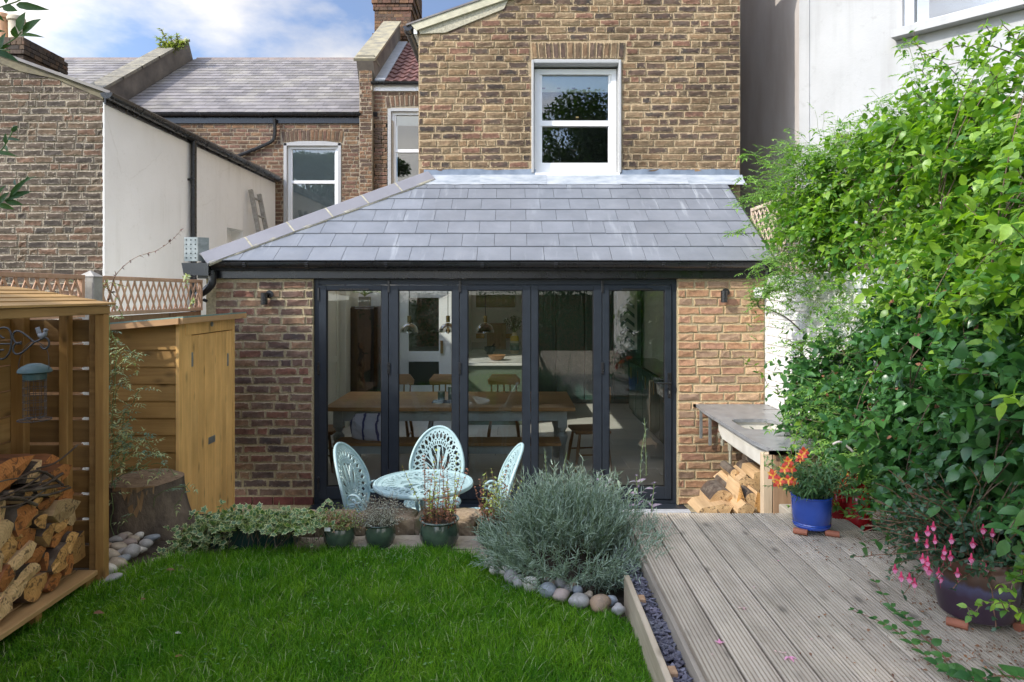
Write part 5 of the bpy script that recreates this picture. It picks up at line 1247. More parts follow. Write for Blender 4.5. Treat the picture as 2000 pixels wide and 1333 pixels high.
# ================================================================ outdoor worktop with sink
ct = empty('outdoor_worktop', (2.0, 5.4, .9), 'grey stone outdoor worktop with a sink against the white wall', 'worktop')
MT['granite'] = simple('grey_stone_worktop', (.30, .30, .29), (.17, .175, .18), 10, .35, .1, .001)
CX0, CX1, CY0, CY1 = 1.655, 2.31, 4.40, 6.236; hx0, hx1, hy0_, hy1_ = 1.745, 2.09, 5.08, 5.50; zt0, zt1 = .925, .952
top = []
nh = 32; hole_ = []
for i in range(nh):
    t = 2 * math.pi * (i + .5) / nh; c, s = math.cos(t), math.sin(t); k = (abs(c) ** 5 + abs(s) ** 5) ** (-1 / 5); hole_.append(((hx0 + hx1) / 2 + (hx1 - hx0) / 2 * c * k, (hy0_ + hy1_) / 2 + (hy1_ - hy0_) / 2 * s * k))
outer = []
for (x, y) in hole_:
    dx, dy = x - (hx0 + hx1) / 2, y - (hy0_ + hy1_) / 2; k = min(((CX1 if dx > 0 else CX0) - (hx0 + hx1) / 2) / dx, ((CY1 if dy > 0 else CY0) - (hy0_ + hy1_) / 2) / dy); outer.append(((hx0 + hx1) / 2 + dx * k, (hy0_ + hy1_) / 2 + dy * k))
V = [(x, y, z) for z in (zt1, zt0) for ring in (hole_, outer) for (x, y) in ring]; Fc = []
for i in range(nh):
    j = (i + 1) % nh; Fc += [[i, j, nh + j, nh + i][::-1], [2*nh + i, 2*nh + j, 3*nh + j, 3*nh + i], [i, j, 2*nh + j, 2*nh + i], [nh + i, nh + j, 3*nh + j, 3*nh + i][::-1]]
for (cx_, cy_) in ((CX0, CY0), (CX1, CY0), (CX0, CY1), (CX1, CY1)):       # square off the corners
    near = sorted(range(nh), key=lambda i: (outer[i][0] - cx_) ** 2 + (outer[i][1] - cy_) ** 2)[:2]; k = len(V)
    V += [(cx_, cy_, zt1), (cx_, cy_, zt0)]; a, b = near
    Fc += [[nh + a, nh + b, k], [3*nh + a, 3*nh + b, k + 1], [nh + a, k, k + 1, 3*nh + a], [nh + b, k, k + 1, 3*nh + b]]
ob('worktop', mesh('worktop', V, Fc), MT['granite'], ct)
MT['basin'] = simple('cream_ceramic_sink', (.66, .63, .55), (.52, .49, .42), 7, .35, .1, .001)
b_ = MB(); 
prof = [(hx0 - .02, .924), (hx0 - .02, .80), (hx0 + .02, .74), (hx1 - .02, .74), (hx1 + .02, .80), (hx1 + .02, .924)]
inn = [(hx0 - .002, .924), (hx0 + .0, .80), (hx0 + .03, .76), (hx1 - .03, .76), (hx1 + .0, .80), (hx1 + .002, .924)]
poly = prof + inn[::-1]; b_.prism(poly, hy0_ - .02, hy1_ + .02, lambda u, v, w: (u, w, v)); b_.prism(prof, hy0_ - .04, hy0_ - .02, lambda u, v, w: (u, w, v)); b_.prism(prof, hy1_ + .02, hy1_ + .04, lambda u, v, w: (u, w, v)); b_.build('basin', MT['basin'], ct)
b_ = MB(); b_.prism([(CX0 + .02, .924), (CX0 + .02, .915), (1.75, .78), (1.78, .78), (1.78, .924)], CY0 + .35, hy0_ - .05, lambda u, v, w: (u, w, v)); 
# sloped sink bowl flank seen under the slab
v_ = [P(1432, 842, 5.35), P(1432, 860, 5.35), P(1440, 875, 5.2), P(1488, 902, 4.65), P(1489, 882, 4.55)]
fl_ = MB(); fl_.prism([(5.62, .923), (5.62, .84), (5.52, .79), (4.62, .79), (4.55, .85), (4.55, .923)], 1.70, 1.725, lambda u, v, w: (w, u, v)); fl_.build('sink_side', MT['basin'], ct)
for (y) in (6.14, 5.86):
    m = MB(); m.bar((1.70, y, .922), (1.70, y, .66), .024, .02, up=(0, 1, 0)); m.bar((1.70, y + .0, .915), (2.2, y, .915), .024, .012); m.build('bracket', MT['galv'], ct)
MT['leg_pale'] = woodmat('pale_sawn_timber', (.62, .49, .33), (.46, .34, .22), 2, .06); 
box('leg', 1.635, 1.695, CY0 + .04, CY0 + .10, 0, .922, MT['leg_pale'], ct, c=.003); box('leg', 1.70, 1.835, CY0 + .04, CY0 + .085, 0, .922, MT['post_x'], ct, c=.003)
box('front_rail', 1.84, 2.30, CY0 + .05, CY0 + .075, .84, .922, MT['post_x'], ct, c=.003); box('side_panel', 2.10, 2.29, CY0 + .03, CY0 + .048, .0, .80, MT['leg_pale'], ct, c=.003)
# tap on the wall
tap = empty('garden_tap', (1.93, 6.2, .6), 'old brass garden tap on its pipe under the worktop', 'tap')
MT['tapm'] = simple('lime_scaled_brass', (.50, .48, .38), (.34, .34, .27), 40, .5, .3, .001, metal=.5)
TYp = 6.12; tpt = lambda a, b: P(a, b, TYp)
m = MB(); m.tube([tpt(1426, 925), tpt(1426, 862)], .013, 10); m.tube([tpt(1426, 880), tpt(1426, 852)], .021, 8); m.tube([tpt(1427, 853), tpt(1408, 851)], .018, 8); m.tube([tpt(1411, 870), tpt(1411, 842)], .017, 8); m.tube([tpt(1416, 856), tpt(1416, 836)], .013, 8)
smooth_by(m.build('pipe', MT['tapm'], tap)); m = MB(); m.tube([tpt(1403, 851), tpt(1413, 849)], .026, 10); m.tube([tpt(1416, 840), tpt(1416, 834)], .010, 8); smooth_by(m.build('handle', MT['tapm'], tap))
# firewood under the worktop
for i, (px, py, rx, ry, sh, to, ro, Y) in enumerate([(1412, 975, 22, 16, 'half', 'a', 0, 5.2), (1400, 1000, 28, 12, 'rough', 'a', .2, 5.1), (1440, 940, 10, 22, 'wedge', 'a', .3, 5.4), (1455, 955, 14, 26, 'rough', 'a', .1, 5.3), (1466, 950, 12, 20, 'half', 'a', .7, 5.3), (1482, 945, 11, 24, 'rough', 'a', 0, 5.35), (1447, 975, 12, 24, 'wedge', 'c', 3.2, 5.1), (1470, 985, 13, 20, 'wedge', 'a', .2, 5.1), (1484, 985, 10, 22, 'rough', 'c', 0, 5.1), (1455, 1000, 14, 14, 'rough', 'a', .4, 5.0), (1430, 985, 10, 14, 'rough', 'c', .4, 5.2), (1474, 925, 12, 9, 'round', 'a', 0, 5.5), (1482, 912, 10, 14, 'half', 'a', .1, 5.6), (1425, 955, 12, 8, 'wedge', 'a', 1.2, 5.4)]):
    p = P(px, py, Y); s = Y / F
    log(p.x, p.y, p.z, rx * s * 1.25, ry * s * 1.2, sh, to, ro, length=.28, axis='Y', seed=500 + i, label='%s %s log under the outdoor worktop, %s' % (tones[to], shp[sh], ['at the very front of the heap', 'lowest and furthest from the table leg', 'standing tall against the brick', 'upright in the middle of the heap', 'split in half near the top', 'leaning beside the table leg', 'narrow and upright below the others', 'low beside the leg foot', 'darker, touching the leg foot', 'lying at the bottom centre', 'small and amber in the hollow', 'round end just under the sink', 'highest under the sink bowl', 'wedge jutting out towards the door'][i]), cat='firewood log', group='firewood under the worktop')
for i in range(10): 
    Y = 5.5 + (i % 2) * .15; p = P(1412 + i * 9, 1000 - (i % 3) * 26, Y); log(p.x, p.y, p.z, .07, .07, 'rough', 'a', i, length=.25, axis='Y', seed=700 + i, label='split log at the back of the heap under the worktop', cat='firewood log', group='firewood under the worktop')

# ================================================================ bistro set
MT['duck'] = simple('duck_egg_paint', (.40, .54, .54), (.30, .43, .43), 12, .4, .15, .001, fine=120)
def plate(name, mask, Pf, nu, nv, th, mat, parent, wrap=True, outside=None):
    """pierced cast plate: cells (i,j) kept where mask; Pf(u,v,side) -> point"""
    K = np.zeros((nu, nv), bool)
    for i in range(nu):
        for j in range(nv): K[i, j] = mask((i + .5) / nu, (j + .5) / nv)
    V = []; idx = {}
    def vid(i, j, s):
        k = (i % nu if wrap else i, j, s)
        if k not in idx: idx[k] = len(V); V.append(Pf(k[0] / nu, j / nv, s))
        return idx[k]
    Fc = []
    for i in range(nu):
        for j in range(nv):
            if not K[i, j]: continue
            a, b, c, d = [(i, j), (i + 1, j), (i + 1, j + 1), (i, j + 1)]
            Fc.append([vid(*a, 0), vid(*b, 0), vid(*c, 0), vid(*d, 0)]); Fc.append([vid(*a, 1), vid(*b, 1), vid(*c, 1), vid(*d, 1)][::-1])
            for (di, dj, p, q) in ((-1, 0, a, d), (1, 0, b, c), (0, -1, a, b), (0, 1, d, c)):
                ii, jj = i + di, j + dj
                if wrap: ii %= nu
                if ii < 0 or ii >= nu or jj < 0 or jj >= nv or not K[ii, jj]: Fc.append([vid(*p, 0), vid(*q, 0), vid(*q, 1), vid(*p, 1)])
    return ob(name, mesh(name, V, Fc, False), mat, parent)
def lace(u, v):          # u around 0..1, v 0 centre .. 1 rim
    if v > .86: return True
    a = u * 2 * math.pi
    if .80 < v <= .86: return (u * 48) % 1 < .45 or v > .84
    if .52 < v <= .80:
        t = (v - .66) / .14; s = math.sin(a * 14); c = math.cos(a * 14 + 2.2 * t)
        return abs(s - t) < .38 or abs(s + t) < .38 or (abs(t) < .25 and c > .55) or abs(t) > .93
    if .46 < v <= .52: return True
    if .12 < v <= .46:
        t = (v - .12) / .34; s = math.cos(a * 7 + 1.5 * math.sin(t * 3.1)); s2 = math.sin(a * 14 - 3 * t)
        return s > .35 or abs(s2) < .22
    return v > .045
tb = empty('bistro_table', (-.593, 4.57, 0), 'round duck egg cast metal bistro table with lacy pierced top', 'table')
TX, TYb, TZ, TR = -.593, 4.57, .698, .328
plate('tabletop', lace, lambda u, v, s: (TX + TR * v * math.cos(2 * math.pi * u), TYb + TR * v * math.sin(2 * math.pi * u), TZ - s * .009 + (.004 if v > .93 else 0)), 220, 52, .01, MT['duck'], tb)
m = MB(); m.lathe([(TR - .006, -.022), (TR + .004, -.016), (TR + .006, -.004), (TR + .002, .006), (TR - .010, .007), (TR - .012, -.004), (TR - .010, -.018)], 72, (TX, TYb, TZ), False); smooth_by(m.build('rim', MT['duck'], tb), 60)
for k in range(3):
    a = 2 * math.pi * k / 3 + .5; c, s = math.cos(a), math.sin(a)
    m = MB(); m.tube(spline([(TX + .10 * c, TYb + .10 * s, TZ - .012), (TX + .05 * c, TYb + .05 * s, .52), (TX + .045 * c, TYb + .045 * s, .34), (TX + .10 * c, TYb + .10 * s, .18), (TX + .21 * c, TYb + .21 * s, .06), (TX + .25 * c, TYb + .25 * s, .0)], 5), [.012] * 26, 7); smooth_by(m.build('leg', MT['duck'], tb))
m = MB(); m.lathe([(.03, .30), (.045, .33), (.045, .36), (.03, .39)], 14, (TX, TYb, 0)); m.tube([(TX, TYb, .36), (TX, TYb, TZ - .01)], .012, 8); smooth_by(m.build('boss', MT['duck'], tb))
def bistro_chair(x, y, rz, label):
    t = empty('bistro_chair', (0, 0, 0)); tag(t, label, 'chair', 'duck egg cast metal bistro chairs round the table')
    W_, H_ = .205, .262; zb = .40                       # back: pointed oval above the seat
    def bk(u, v, s):
        a = 2 * math.pi * u; px_ = W_ * v * math.sin(a) * (1 - .10 * max(0, -math.cos(a))); pz = zb + H_ + H_ * v * -math.cos(a)
        tt = (pz - zb) / (2 * H_); yb = .17 + .10 * tt + .035 * tt * tt - .25 * px_ * px_ / W_ + (s * .009)
        return (px_, yb, pz)
    def bm(u, v):
        a = 2 * math.pi * u; z = -v * math.cos(a); x_ = v * math.sin(a)
        if v > .90: return True
        if .62 < v <= .90:
            tt = (v - .76) / .14; q = math.sin(a * 15); c = math.cos(a * 30)
            return abs(q - tt) < .34 or abs(q + tt) < .34 or abs(tt) > .9
        if .50 < v <= .62: return v > .60 or v < .52 or (u * 44) % 1 < .5
        al = math.atan2(x_, z + .42); rr = math.hypot(x_, z + .42)      # palmette
        return (abs(math.sin(al * 7)) < .36 + .2 * rr and rr < .86) or (abs(math.sin(al * 14 + 8 * rr)) < .28) or rr < .12
    b = plate('backrest', bm, bk, 180, 46, .01, MT['duck'], t)
    m = MB(); m.tube([bk(i / 60, 1, .5) for i in range(61)], .0115, 8, False); smooth_by(m.build('back_rim', MT['duck'], t), 60)
    plate('seat', lambda u, v: lace(u, v), lambda u, v, s: (.20 * v * math.cos(2 * math.pi * u), .20 * v * math.sin(2 * math.pi * u), .435 - s * .008 - .008 * (1 - v * v)), 110, 26, .01, MT['duck'], t)
    m = MB(); m.tube([(.20 * math.cos(i * math.pi / 24), .20 * math.sin(i * math.pi / 24), .432) for i in range(49)], .011, 8, False); smooth_by(m.build('seat_rim', MT['duck'], t), 60)
    for sx in (-1, 1):
        sp = [(sx * .18, .19, .60)]
        for k in range(14):
            a = k * .62; rr = .055 * (1 - k / 17); sp.append((sx * .175, .10 - .0 + rr * math.cos(a) * -1 + .02, .585 + rr * math.sin(a)))
        m = MB(); m.tube(spline([(sx * .18, .165, .47), (sx * .178, .17, .55)] + sp[1:], 3), .0085, 6); smooth_by(m.build('scroll', MT['duck'], t))
    for sx in (-1, 1):
        for sy in (-1, 1):
            m = MB(); m.tube(spline([(sx * .13, sy * .13, .43), (sx * .165, sy * .16, .33), (sx * .13, sy * .14, .18), (sx * .17, sy * .19, .0)], 5), .012, 7); smooth_by(m.build('leg', MT['duck'], t))
    t.location = (x, y, 0); t.rotation_euler = (0, 0, rz); return t
bistro_chair(-.585, 5.02, R(-4), 'duck egg bistro chair facing the garden behind the round table')
bistro_chair(-.90, 4.66, R(78), 'duck egg bistro chair with its back to the shed side')
bistro_chair(-.235, 4.66, R(-82), 'duck egg bistro chair with its back to the lavender side')

# ================================================================ plants: tools
def leaf_template(kind):
    if kind == 'ovate':
        ys = [0, .18, .45, .72, 1.0]; ws = [.06, .40, .50, .32, .0]; zz = [0, .02, .03, .0, -.06]
    elif kind == 'lance':
        ys = [0, .25, .6, 1.0]; ws = [.04, .5, .34, 0]; zz = [0, .03, .02, -.08]
    elif kind == 'linear':
        ys = [0, .5, 1.0]; ws = [.35, .5, .0]; zz = [0, .04, 0]
    elif kind == 'ivy':
        o = [(0, 0), (.22, -.10), (.46, .05), (.30, .28), (.55, .52), (.24, .60), (0, 1.0), (-.24, .60), (-.55, .52), (-.30, .28), (-.46, .05), (-.22, -.10)]
        V = [(x, y, -.10 * abs(x)) for x, y in o] + [(x * .62, .34 + (y - .34) * .62, .0) for x, y in o] + [(0, .34, .03)]
        A = [1] * 12 + [.25] * 12 + [0]; T = []
        for i in range(12):
            j = (i + 1) % 12; T += [[i, j, 12 + j], [i, 12 + j, 12 + i], [12 + i, 12 + j, 24]]
        return np.array(V), np.array(T), np.array(A)
    V = []; T = []; A = []
    for y, w, z in zip(ys, ws, zz):
        if w == 0: V.append((0, y, z)); A.append(1)
        else: V += [(-w, y, z + .10 * w), (0, y, z), (w, y, z + .10 * w)]; A += [1, 0, 1]
    m = len(ys) - 1
    for i in range(m):
        a = i * 3
        if ws[i + 1] == 0: T += [[a, a + 1, a + 3], [a + 1, a + 2, a + 3]]
        else: T += [[a, a + 1, a + 4], [a, a + 4, a + 3], [a + 1, a + 2, a + 5], [a + 1, a + 5, a + 4]]
    return np.array(V, float), np.array(T), np.array(A, float)
TPL = {k: leaf_template(k) for k in ('ovate', 'lance', 'linear', 'ivy')}
def nrmz(a): return a / np.maximum(np.linalg.norm(a, axis=-1, keepdims=True), 1e-9)
def leaves(pos, dirn, up, ln, wd, kind='ovate', curl=.0):
    V, T, A = TPL[kind]; pos = np.asarray(pos, float); d = nrmz(np.asarray(dirn, float)); n = len(pos)
    u = np.asarray(up, float); s = nrmz(np.cross(d, u)); u = np.cross(s, d)
    ln = np.broadcast_to(ln, (n,))[:, None, None]; wd = np.broadcast_to(wd, (n,))[:, None, None]
    x = V[None, :, 0:1] * wd; y = V[None, :, 1:2] * ln; z = V[None, :, 2:3] * ln - curl * (V[None, :, 1:2] ** 2) * ln
    W_ = pos[:, None, :] + s[:, None, :] * x + d[:, None, :] * y + u[:, None, :] * z
    TT = (np.arange(n) * len(V))[:, None, None] + T[None]
    return W_.reshape(-1, 3), TT.reshape(-1, 3), np.tile(A, n)
class Foliage:
    def __init__(s): s.V = []; s.T = []; s.A = []; s.k = 0
    def add(s, V, T, A): s.V.append(V); s.T.append(T + s.k); s.A.append(A); s.k += len(V)
    def build(s, name, mat, parent=None, smooth=True, **kw):
        return ob(name, npmesh(name, np.concatenate(s.V), np.concatenate(s.T), smooth, np.concatenate(s.A)), mat, parent, **kw)
def rnd_dir(n): return nrmz(rng.normal(size=(n, 3)))
def shoot(start, d, L_, droop, n=8, wob=.15):
    p = Vector(start); d = Vector(d).normalized(); out = [p.copy()]; st = L_ / n
    for i in range(n):
        d = (d + Vector(rng.normal(0, wob, 3)) + Vector((0, 0, -droop))).normalized(); p = p + d * st; out.append(p.copy())
    return out
def shoot_leaves(F_, pts, size, ratio, per=1, kind='ovate', spread=.9, upb=1.0, opp=True, size_end=.6, curl=.12, jit=.25, start=0):
    pos = []; dr_ = []; up = []; ln = []
    m = len(pts)
    for i in range(start, m):
        p = pts[i]; t = (pts[min(i + 1, m - 1)] - pts[max(i - 1, 0)]).normalized(); k = 1 - (1 - size_end) * i / m
        a0 = rng.uniform(0, 6.28); s = t.cross(Vector((0, 0, 1)))
        if s.length < .1: s = Vector((1, 0, 0))
        s.normalize()
        if i % 2: s = (s * math.cos(1.1) + t.cross(s) * math.sin(1.1))
        for sg in ((-1, 1) if opp else ((-1) ** i,)):
            pos.append(p); dr_.append(t * (1 - spread * .6) + s * sg * spread + Vector(rng.normal(0, jit, 3))); up.append(Vector((0, -.25, 1)) * upb + Vector(rng.normal(0, .35, 3))); ln.append(size * k * rng.uniform(.7, 1.2))
    if pos:
        ln = np.array(ln); F_.add(*leaves(np.array([tuple(p) for p in pos]), np.array([tuple(p) for p in dr_]), np.array([tuple(p) for p in up]), ln, ln * ratio, kind, curl))
MT['stem_red'] = simple('reddish_stem', (.20, .11, .06), (.14, .07, .04), rough=.7, bump=0); MT['stem_brown'] = simple('brown_stem', (.16, .11, .07), (.09, .06, .04), rough=.8, bump=.3)
MT['stem_green'] = simple('green_stem', (.16, .22, .07), (.10, .15, .05), rough=.6, bump=0)

# ================================================================ the climbers on the right
MT['hon'] = leafmat('honeysuckle_leaf_sunlit', (.27, .42, .055), (.05, .15, .03), .38, .40, spec=.5, tcol=(1.7, 1.9, .4))  # brighter copy, sun put into the colour of the upper leaves
MT['hon_d'] = leafmat('glossy_honeysuckle_leaf_shaded', (.075, .19, .045), (.032, .10, .032), .25, .33, spec=.55, tcol=(1.5, 1.9, .5))  # darker copy, shade put into the colour of the low leaves
MT['jas'] = leafmat('jasmine_leaf', (.26, .42, .09), (.08, .19, .05), .36, .45, tcol=(1.6, 1.8, .45))
honey = empty('honeysuckle', (2.3, 3.6, 0), 'huge honeysuckle climber spilling over the white boundary wall', 'climbing plant')
blobs = [(1650, 430, 4.9, .40, 1), (1800, 370, 4.3, .48, 1.1), (1930, 330, 3.7, .50, 1.1), (2040, 380, 3.2, .5, .9), (1800, 560, 4.1, .36, .8), (1880, 640, 3.65, .50, 1), (2010, 640, 3.15, .50, 1),
         (1640, 745, 4.7, .30, .8), (1600, 860, 4.9, .16, .35), (1740, 800, 4.1, .38, .75), (1860, 860, 3.5, .44, .85), (1990, 930, 3.0, .42, 1), (1710, 900, 4.2, .22, .4), (1900, 1010, 3.1, .28, .6), (2030, 780, 2.9, .4, .8), (2120, 560, 2.6, .5, .8), (2150, 850, 2.4, .4, .6)]
FL, FD = Foliage(), Foliage(); stems = MB()
for (px, py, Y, r, dens) in blobs:
    c = P(px, py, Y); n = int(400 * dens * r)
    for _ in range(n):
        d = Vector(rng.normal(size=3)); d.y = d.y * .9 - .35; d.x -= .35; d.z += .15; d.normalize()
        st_ = c + Vector((d.x * r * .8, d.y * r, d.z * r)) * rng.uniform(.35, .88)
        dd = (d + Vector((-.25, -.15, rng.uniform(-.1, .6)))).normalized(); L_ = rng.uniform(.16, .38)
        pts = shoot(st_, dd, L_, rng.uniform(.02, .22), 7, .16)
        hi = pts[3].z > 1.85 + .12 * rng.normal()  # higher shoots take the sunlit leaf colour, lower ones the shaded
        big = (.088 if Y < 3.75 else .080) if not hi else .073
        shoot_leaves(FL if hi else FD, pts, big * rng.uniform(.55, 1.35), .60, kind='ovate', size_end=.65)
        if rng.random() < .25: stems.tube(pts[::2], .0018, 3, False)
# long arching runners at the top and side
for (a, b, c_, Y) in [((2010, 120), (1880, 60), (1790, 120), 3.5), ((2000, 160), (1900, 90), (1800, 150), 3.6), ((1990, 260), (1850, 120), (1775, 85), 3.8), ((1900, 330), (1800, 200), (1785, 60), 3.9), ((2010, 90), (1960, 40), (1900, 62), 3.4), ((1860, 330), (1760, 260), (1690, 210), 4.2), ((1790, 360), (1720, 300), (1660, 262), 4.4), ((1990, 360), (1860, 180), (1790, 190), 3.6), ((1560, 820), (1500, 740), (1450, 700), 4.8), ((1640, 860), (1560, 930), (1500, 905), 4.3), ((1700, 880), (1600, 985), (1540, 990), 4.0), ((1640, 770), (1560, 690), (1520, 640), 4.7), ((1590, 950), (1620, 990), (1660, 1000), 3.9), ((1580, 810), (1540, 870), (1530, 950), 4.35), ((2030, 1230), (1960, 1150), (1880, 1200), 2.35), ((2020, 1090), (1990, 1140), (1960, 1150), 2.4)]:
    A_, B_, C_ = P(*a, Y), P(*b, Y - .05), P(*c_, Y - .1); pts = bez(A_, B_, C_, 14); pts = [p + Vector(rng.normal(0, .012, 3)) for p in pts]
    stems.tube(pts, [.0030 - .0015 * i / 14 for i in range(15)], 5, False); shoot_leaves(FL, pts, .052, .6, kind='ovate', size_end=.55, jit=.35)
    if a[1] < 400:
        for q in pts[2:12:2]:
            s2 = shoot(q, Vector((rng.normal(), rng.normal() * .5, rng.uniform(-.5, .8))), .14, .1, 5, .2); shoot_leaves(FL, s2, .045, .55, kind='lance', size_end=.6)
for _ in range(34):       # long bare stems crossing the face of the climber
    px, py, Y, r, dens = random.choice(blobs[:15]); c = P(px, py, Y); a = c + Vector((-r * .85, -r * .5, -r * rng.uniform(.2, .8))); b = c + Vector((-r * rng.uniform(.3, .95), -r * .9, r * rng.uniform(.2, .9)))
    q = bez(a, (a + b) / 2 + Vector((-.10, -.10, .05)), b, 10); stems.tube(q, [.0034 - .0018 * i / 10 for i in range(11)], 5, False)
fy_ = Foliage()
for _ in range(420):      # a few yellow and dead leaves
    px, py, Y, r, dens = random.choice(blobs[5:15]); c = P(px, py, Y); d = Vector(rng.normal(size=3)); d.x -= .6; d.y -= .5; d.normalize(); p = c + d * r * .95
    fy_.add(*leaves(np.array([tuple(p)]), rnd_dir(1), rnd_dir(1), np.array([.035]), np.array([.018]), 'ovate', .3))
MT['dead'] = leafmat('dead_brown_leaf', (.32, .14, .08), (.15, .07, .05), .25, .8)
fy_.build('dead_leaves', MT['dead'], honey, kind='stuff')
FL.build('foliage', MT['hon'], honey, kind='stuff', label='honeysuckle leaves coloured bright as if sunlit'); FD.build('foliage', MT['hon_d'], honey, kind='stuff', label='honeysuckle leaves coloured dark as if shaded')
# woody stems at the foot
for k in range(6):
    a = Vector((2.22 + rng.uniform(-.03, .05), 3.5 + .06 * k, .62)); stems.tube(spline([a, a + Vector((-.05, .02, .2)), a + Vector((.08, -.1, .5)), a + Vector((-.02, -.25 + .1 * k, .9))], 5), [.016] * 16, 6)
mt = MB(); a = P(1765, 1040, 3.75); mt.tube(spline([a, a + Vector((.04, 0, .10)), a + Vector((.14, .05, .2)), a + Vector((.16, .0, .42))], 6), [.03 - .0006 * i for i in range(19)], 9); mt.build('trunk', MT['bark'], honey)
stems.build('stems', MT['stem_brown'], honey, kind='stuff')
# tangle of thin dry stems behind the leaves
tg = MB()
for _ in range(260):
    px, py, Y, r, dens = random.choice(blobs[7:15]); c = P(px, py, Y); s_ = c + Vector(rng.normal(0, r * .45, 3)); tg.tube(shoot(s_, rng.normal(size=3), .35, .03, 5, .35), .0014, 3, False)
tg.build('dry_stems', MT['stem_brown'], honey, kind='stuff')
jas = empty('jasmine', (2.3, 5.4, 2.2), 'fine leaved jasmine arching over the extension roof corner', 'climbing plant')
FJ = Foliage(); js = MB()
def pinnate(F_, p, d, L_, n, size, ratio=.3, droop=.12):
    pts = shoot(p, d, L_, droop, n, .08)
    t = (pts[-1] - pts[0]).normalized(); s = t.cross(Vector((0, -.2, 1))); s = s.normalized() if s.length > .1 else Vector((1, 0, 0))
    pos, dr_, up, ln = [], [], [], []
    for i, q in enumerate(pts[1:]):
        for sg in (-1, 1): pos.append(tuple(q)); dr_.append(tuple(t * .6 + s * sg)); up.append((0 + rng.normal(0, .2), -.2, 1)); ln.append(size * rng.uniform(.8, 1.1))
    pos.append(tuple(pts[-1])); dr_.append(tuple(t)); up.append((0, 0, 1)); ln.append(size * 1.6)
    ln = np.array(ln); F_.add(*leaves(np.array(pos), np.array(dr_), np.array(up), ln, ln * ratio, 'lance', .1)); return pts
for (px, py, Y, r, n) in [(1620, 350, 5.1, .34, 240), (1570, 370, 5.4, .30, 200), (1500, 400, 5.9, .18, 16), (1575, 460, 5.2, .22, 70), (1620, 440, 5.0, .25, 80), (1540, 540, 5.2, .14, 34), (1510, 590, 5.4, .12, 16), (1680, 330, 4.8, .25, 80), (1570, 520, 5.0, .2, 50), (1620, 560, 4.8, .15, 24), (1630, 660, 4.7, .22, 50), (1720, 610, 4.3, .22, 50), (1640, 800, 4.35, .2, 60), (1700, 880, 4.0, .2, 60), (1780, 960, 3.6, .18, 40), (1760, 300, 4.4, .3, 70), (1850, 260, 4.0, .3, 60)]:
    c = P(px, py, Y)
    for _ in range(n):
        d = Vector(rng.normal(size=3)); d.y -= .3; d.x -= .3; d.normalize(); s_ = c + d * r * rng.uniform(.3, .9)
        pts = shoot(s_, d + Vector((-.2, -.1, .35)), rng.uniform(.12, .28), .12, 4, .15); js.tube(pts, .0012, 3, False)
        for q in pts[1:]:
            pinnate(FJ, q, Vector((rng.normal() - .2, rng.normal() * .6, rng.uniform(-.3, .6))), .055, 3, .030, .40)
for (a, b, c_, Y) in [((1520, 340), (1480, 290), (1452, 305), 6.0), ((1560, 400), (1480, 340), (1450, 345), 5.9), ((1540, 500), (1500, 560), (1475, 600), 5.3), ((1560, 520), (1520, 590), (1480, 560), 5.2), ((1520, 420), (1450, 450), (1432, 455), 5.8), ((1500, 380), (1460, 380), (1440, 400), 5.9), ((1600, 300), (1560, 275), (1535, 300), 5.4), ((1560, 500), (1490, 500), (1470, 530), 5.5), ((1800, 230), (1790, 120), (1770, 80), 4.0), ((1780, 300), (1700, 240), (1690, 262), 4.3)]:
    pts = bez(P(*a, Y), P(*b, Y), P(*c_, Y), 12); js.tube(pts, .0016, 4, False)
    for q in pts: 
        for _ in range(3): pinnate(FJ, q, Vector((rng.normal() - .2, rng.normal() * .6, rng.uniform(-.5, .5))), .06, 3, .032, .40)
FJ.build('foliage', MT['jas'], jas, kind='stuff'); js.build('stems', MT['stem_green'], jas, kind='stuff')

# runners lying on the deck
def runner(pts, sizes, label, z=.02):
    t = empty('honeysuckle_runner', pts[0], label, 'trailing stem', 'honeysuckle runners trailing on the deck'); m = MB(); P3 = spline(pts, 5); m.tube(P3, [.0042 - .003 * i / len(P3) for i in range(len(P3))], 6); smooth_by(m.build('stem', MT['stem_red'], t))
    i = 0
    for k in range(1, len(P3), 2):
        p = P3[k]; tt = (P3[min(k + 1, len(P3) - 1)] - P3[k - 1]).normalized(); s = tt.cross(Vector((0, 0, 1))).normalized(); sz = sizes[0] + (sizes[1] - sizes[0]) * k / len(P3)
        for sg in (-1, 1):
            F1 = Foliage(); d = tt * .5 + s * sg + Vector((rng.normal(0, .15), rng.normal(0, .15), rng.uniform(.15, .55))); l = sz * rng.uniform(.85, 1.2)
            F1.add(*leaves(np.array([tuple(p)]), np.array([tuple(d)]), np.array([(rng.normal(0, .3), rng.normal(0, .3) - .3, 1)]), np.array([l]), np.array([l * .62]), 'ovate', .1)); F1.build('leaf', MT['hon_d'], t)
dk_pt = lambda px, py, h=0.015: (lambda Y: Vector(((px - 1000) / F * Y, Y, DZ + h)))((1.29 - h) * F / (py - 572))
runner([dk_pt(1960, 1340, .03), dk_pt(1880, 1322, .03), dk_pt(1820, 1290, .03), dk_pt(1760, 1240, .02), dk_pt(1720, 1215, .02), dk_pt(1664, 1192, .03)], (.058, .022), 'long trailing honeysuckle runner reaching farthest left across the deck')
runner([dk_pt(1850, 1290, .03), dk_pt(1800, 1240, .03), dk_pt(1765, 1205, .03), dk_pt(1740, 1185, .02), dk_pt(1705, 1130, .03)], (.05, .022), 'trailing honeysuckle runner pointing up the deck boards', )
runner([dk_pt(2020, 1330, .05), dk_pt(1960, 1320, .06), dk_pt(1910, 1325, .04), dk_pt(1860, 1310, .03)], (.062, .05), 'short leafy honeysuckle runner below the brown pot')

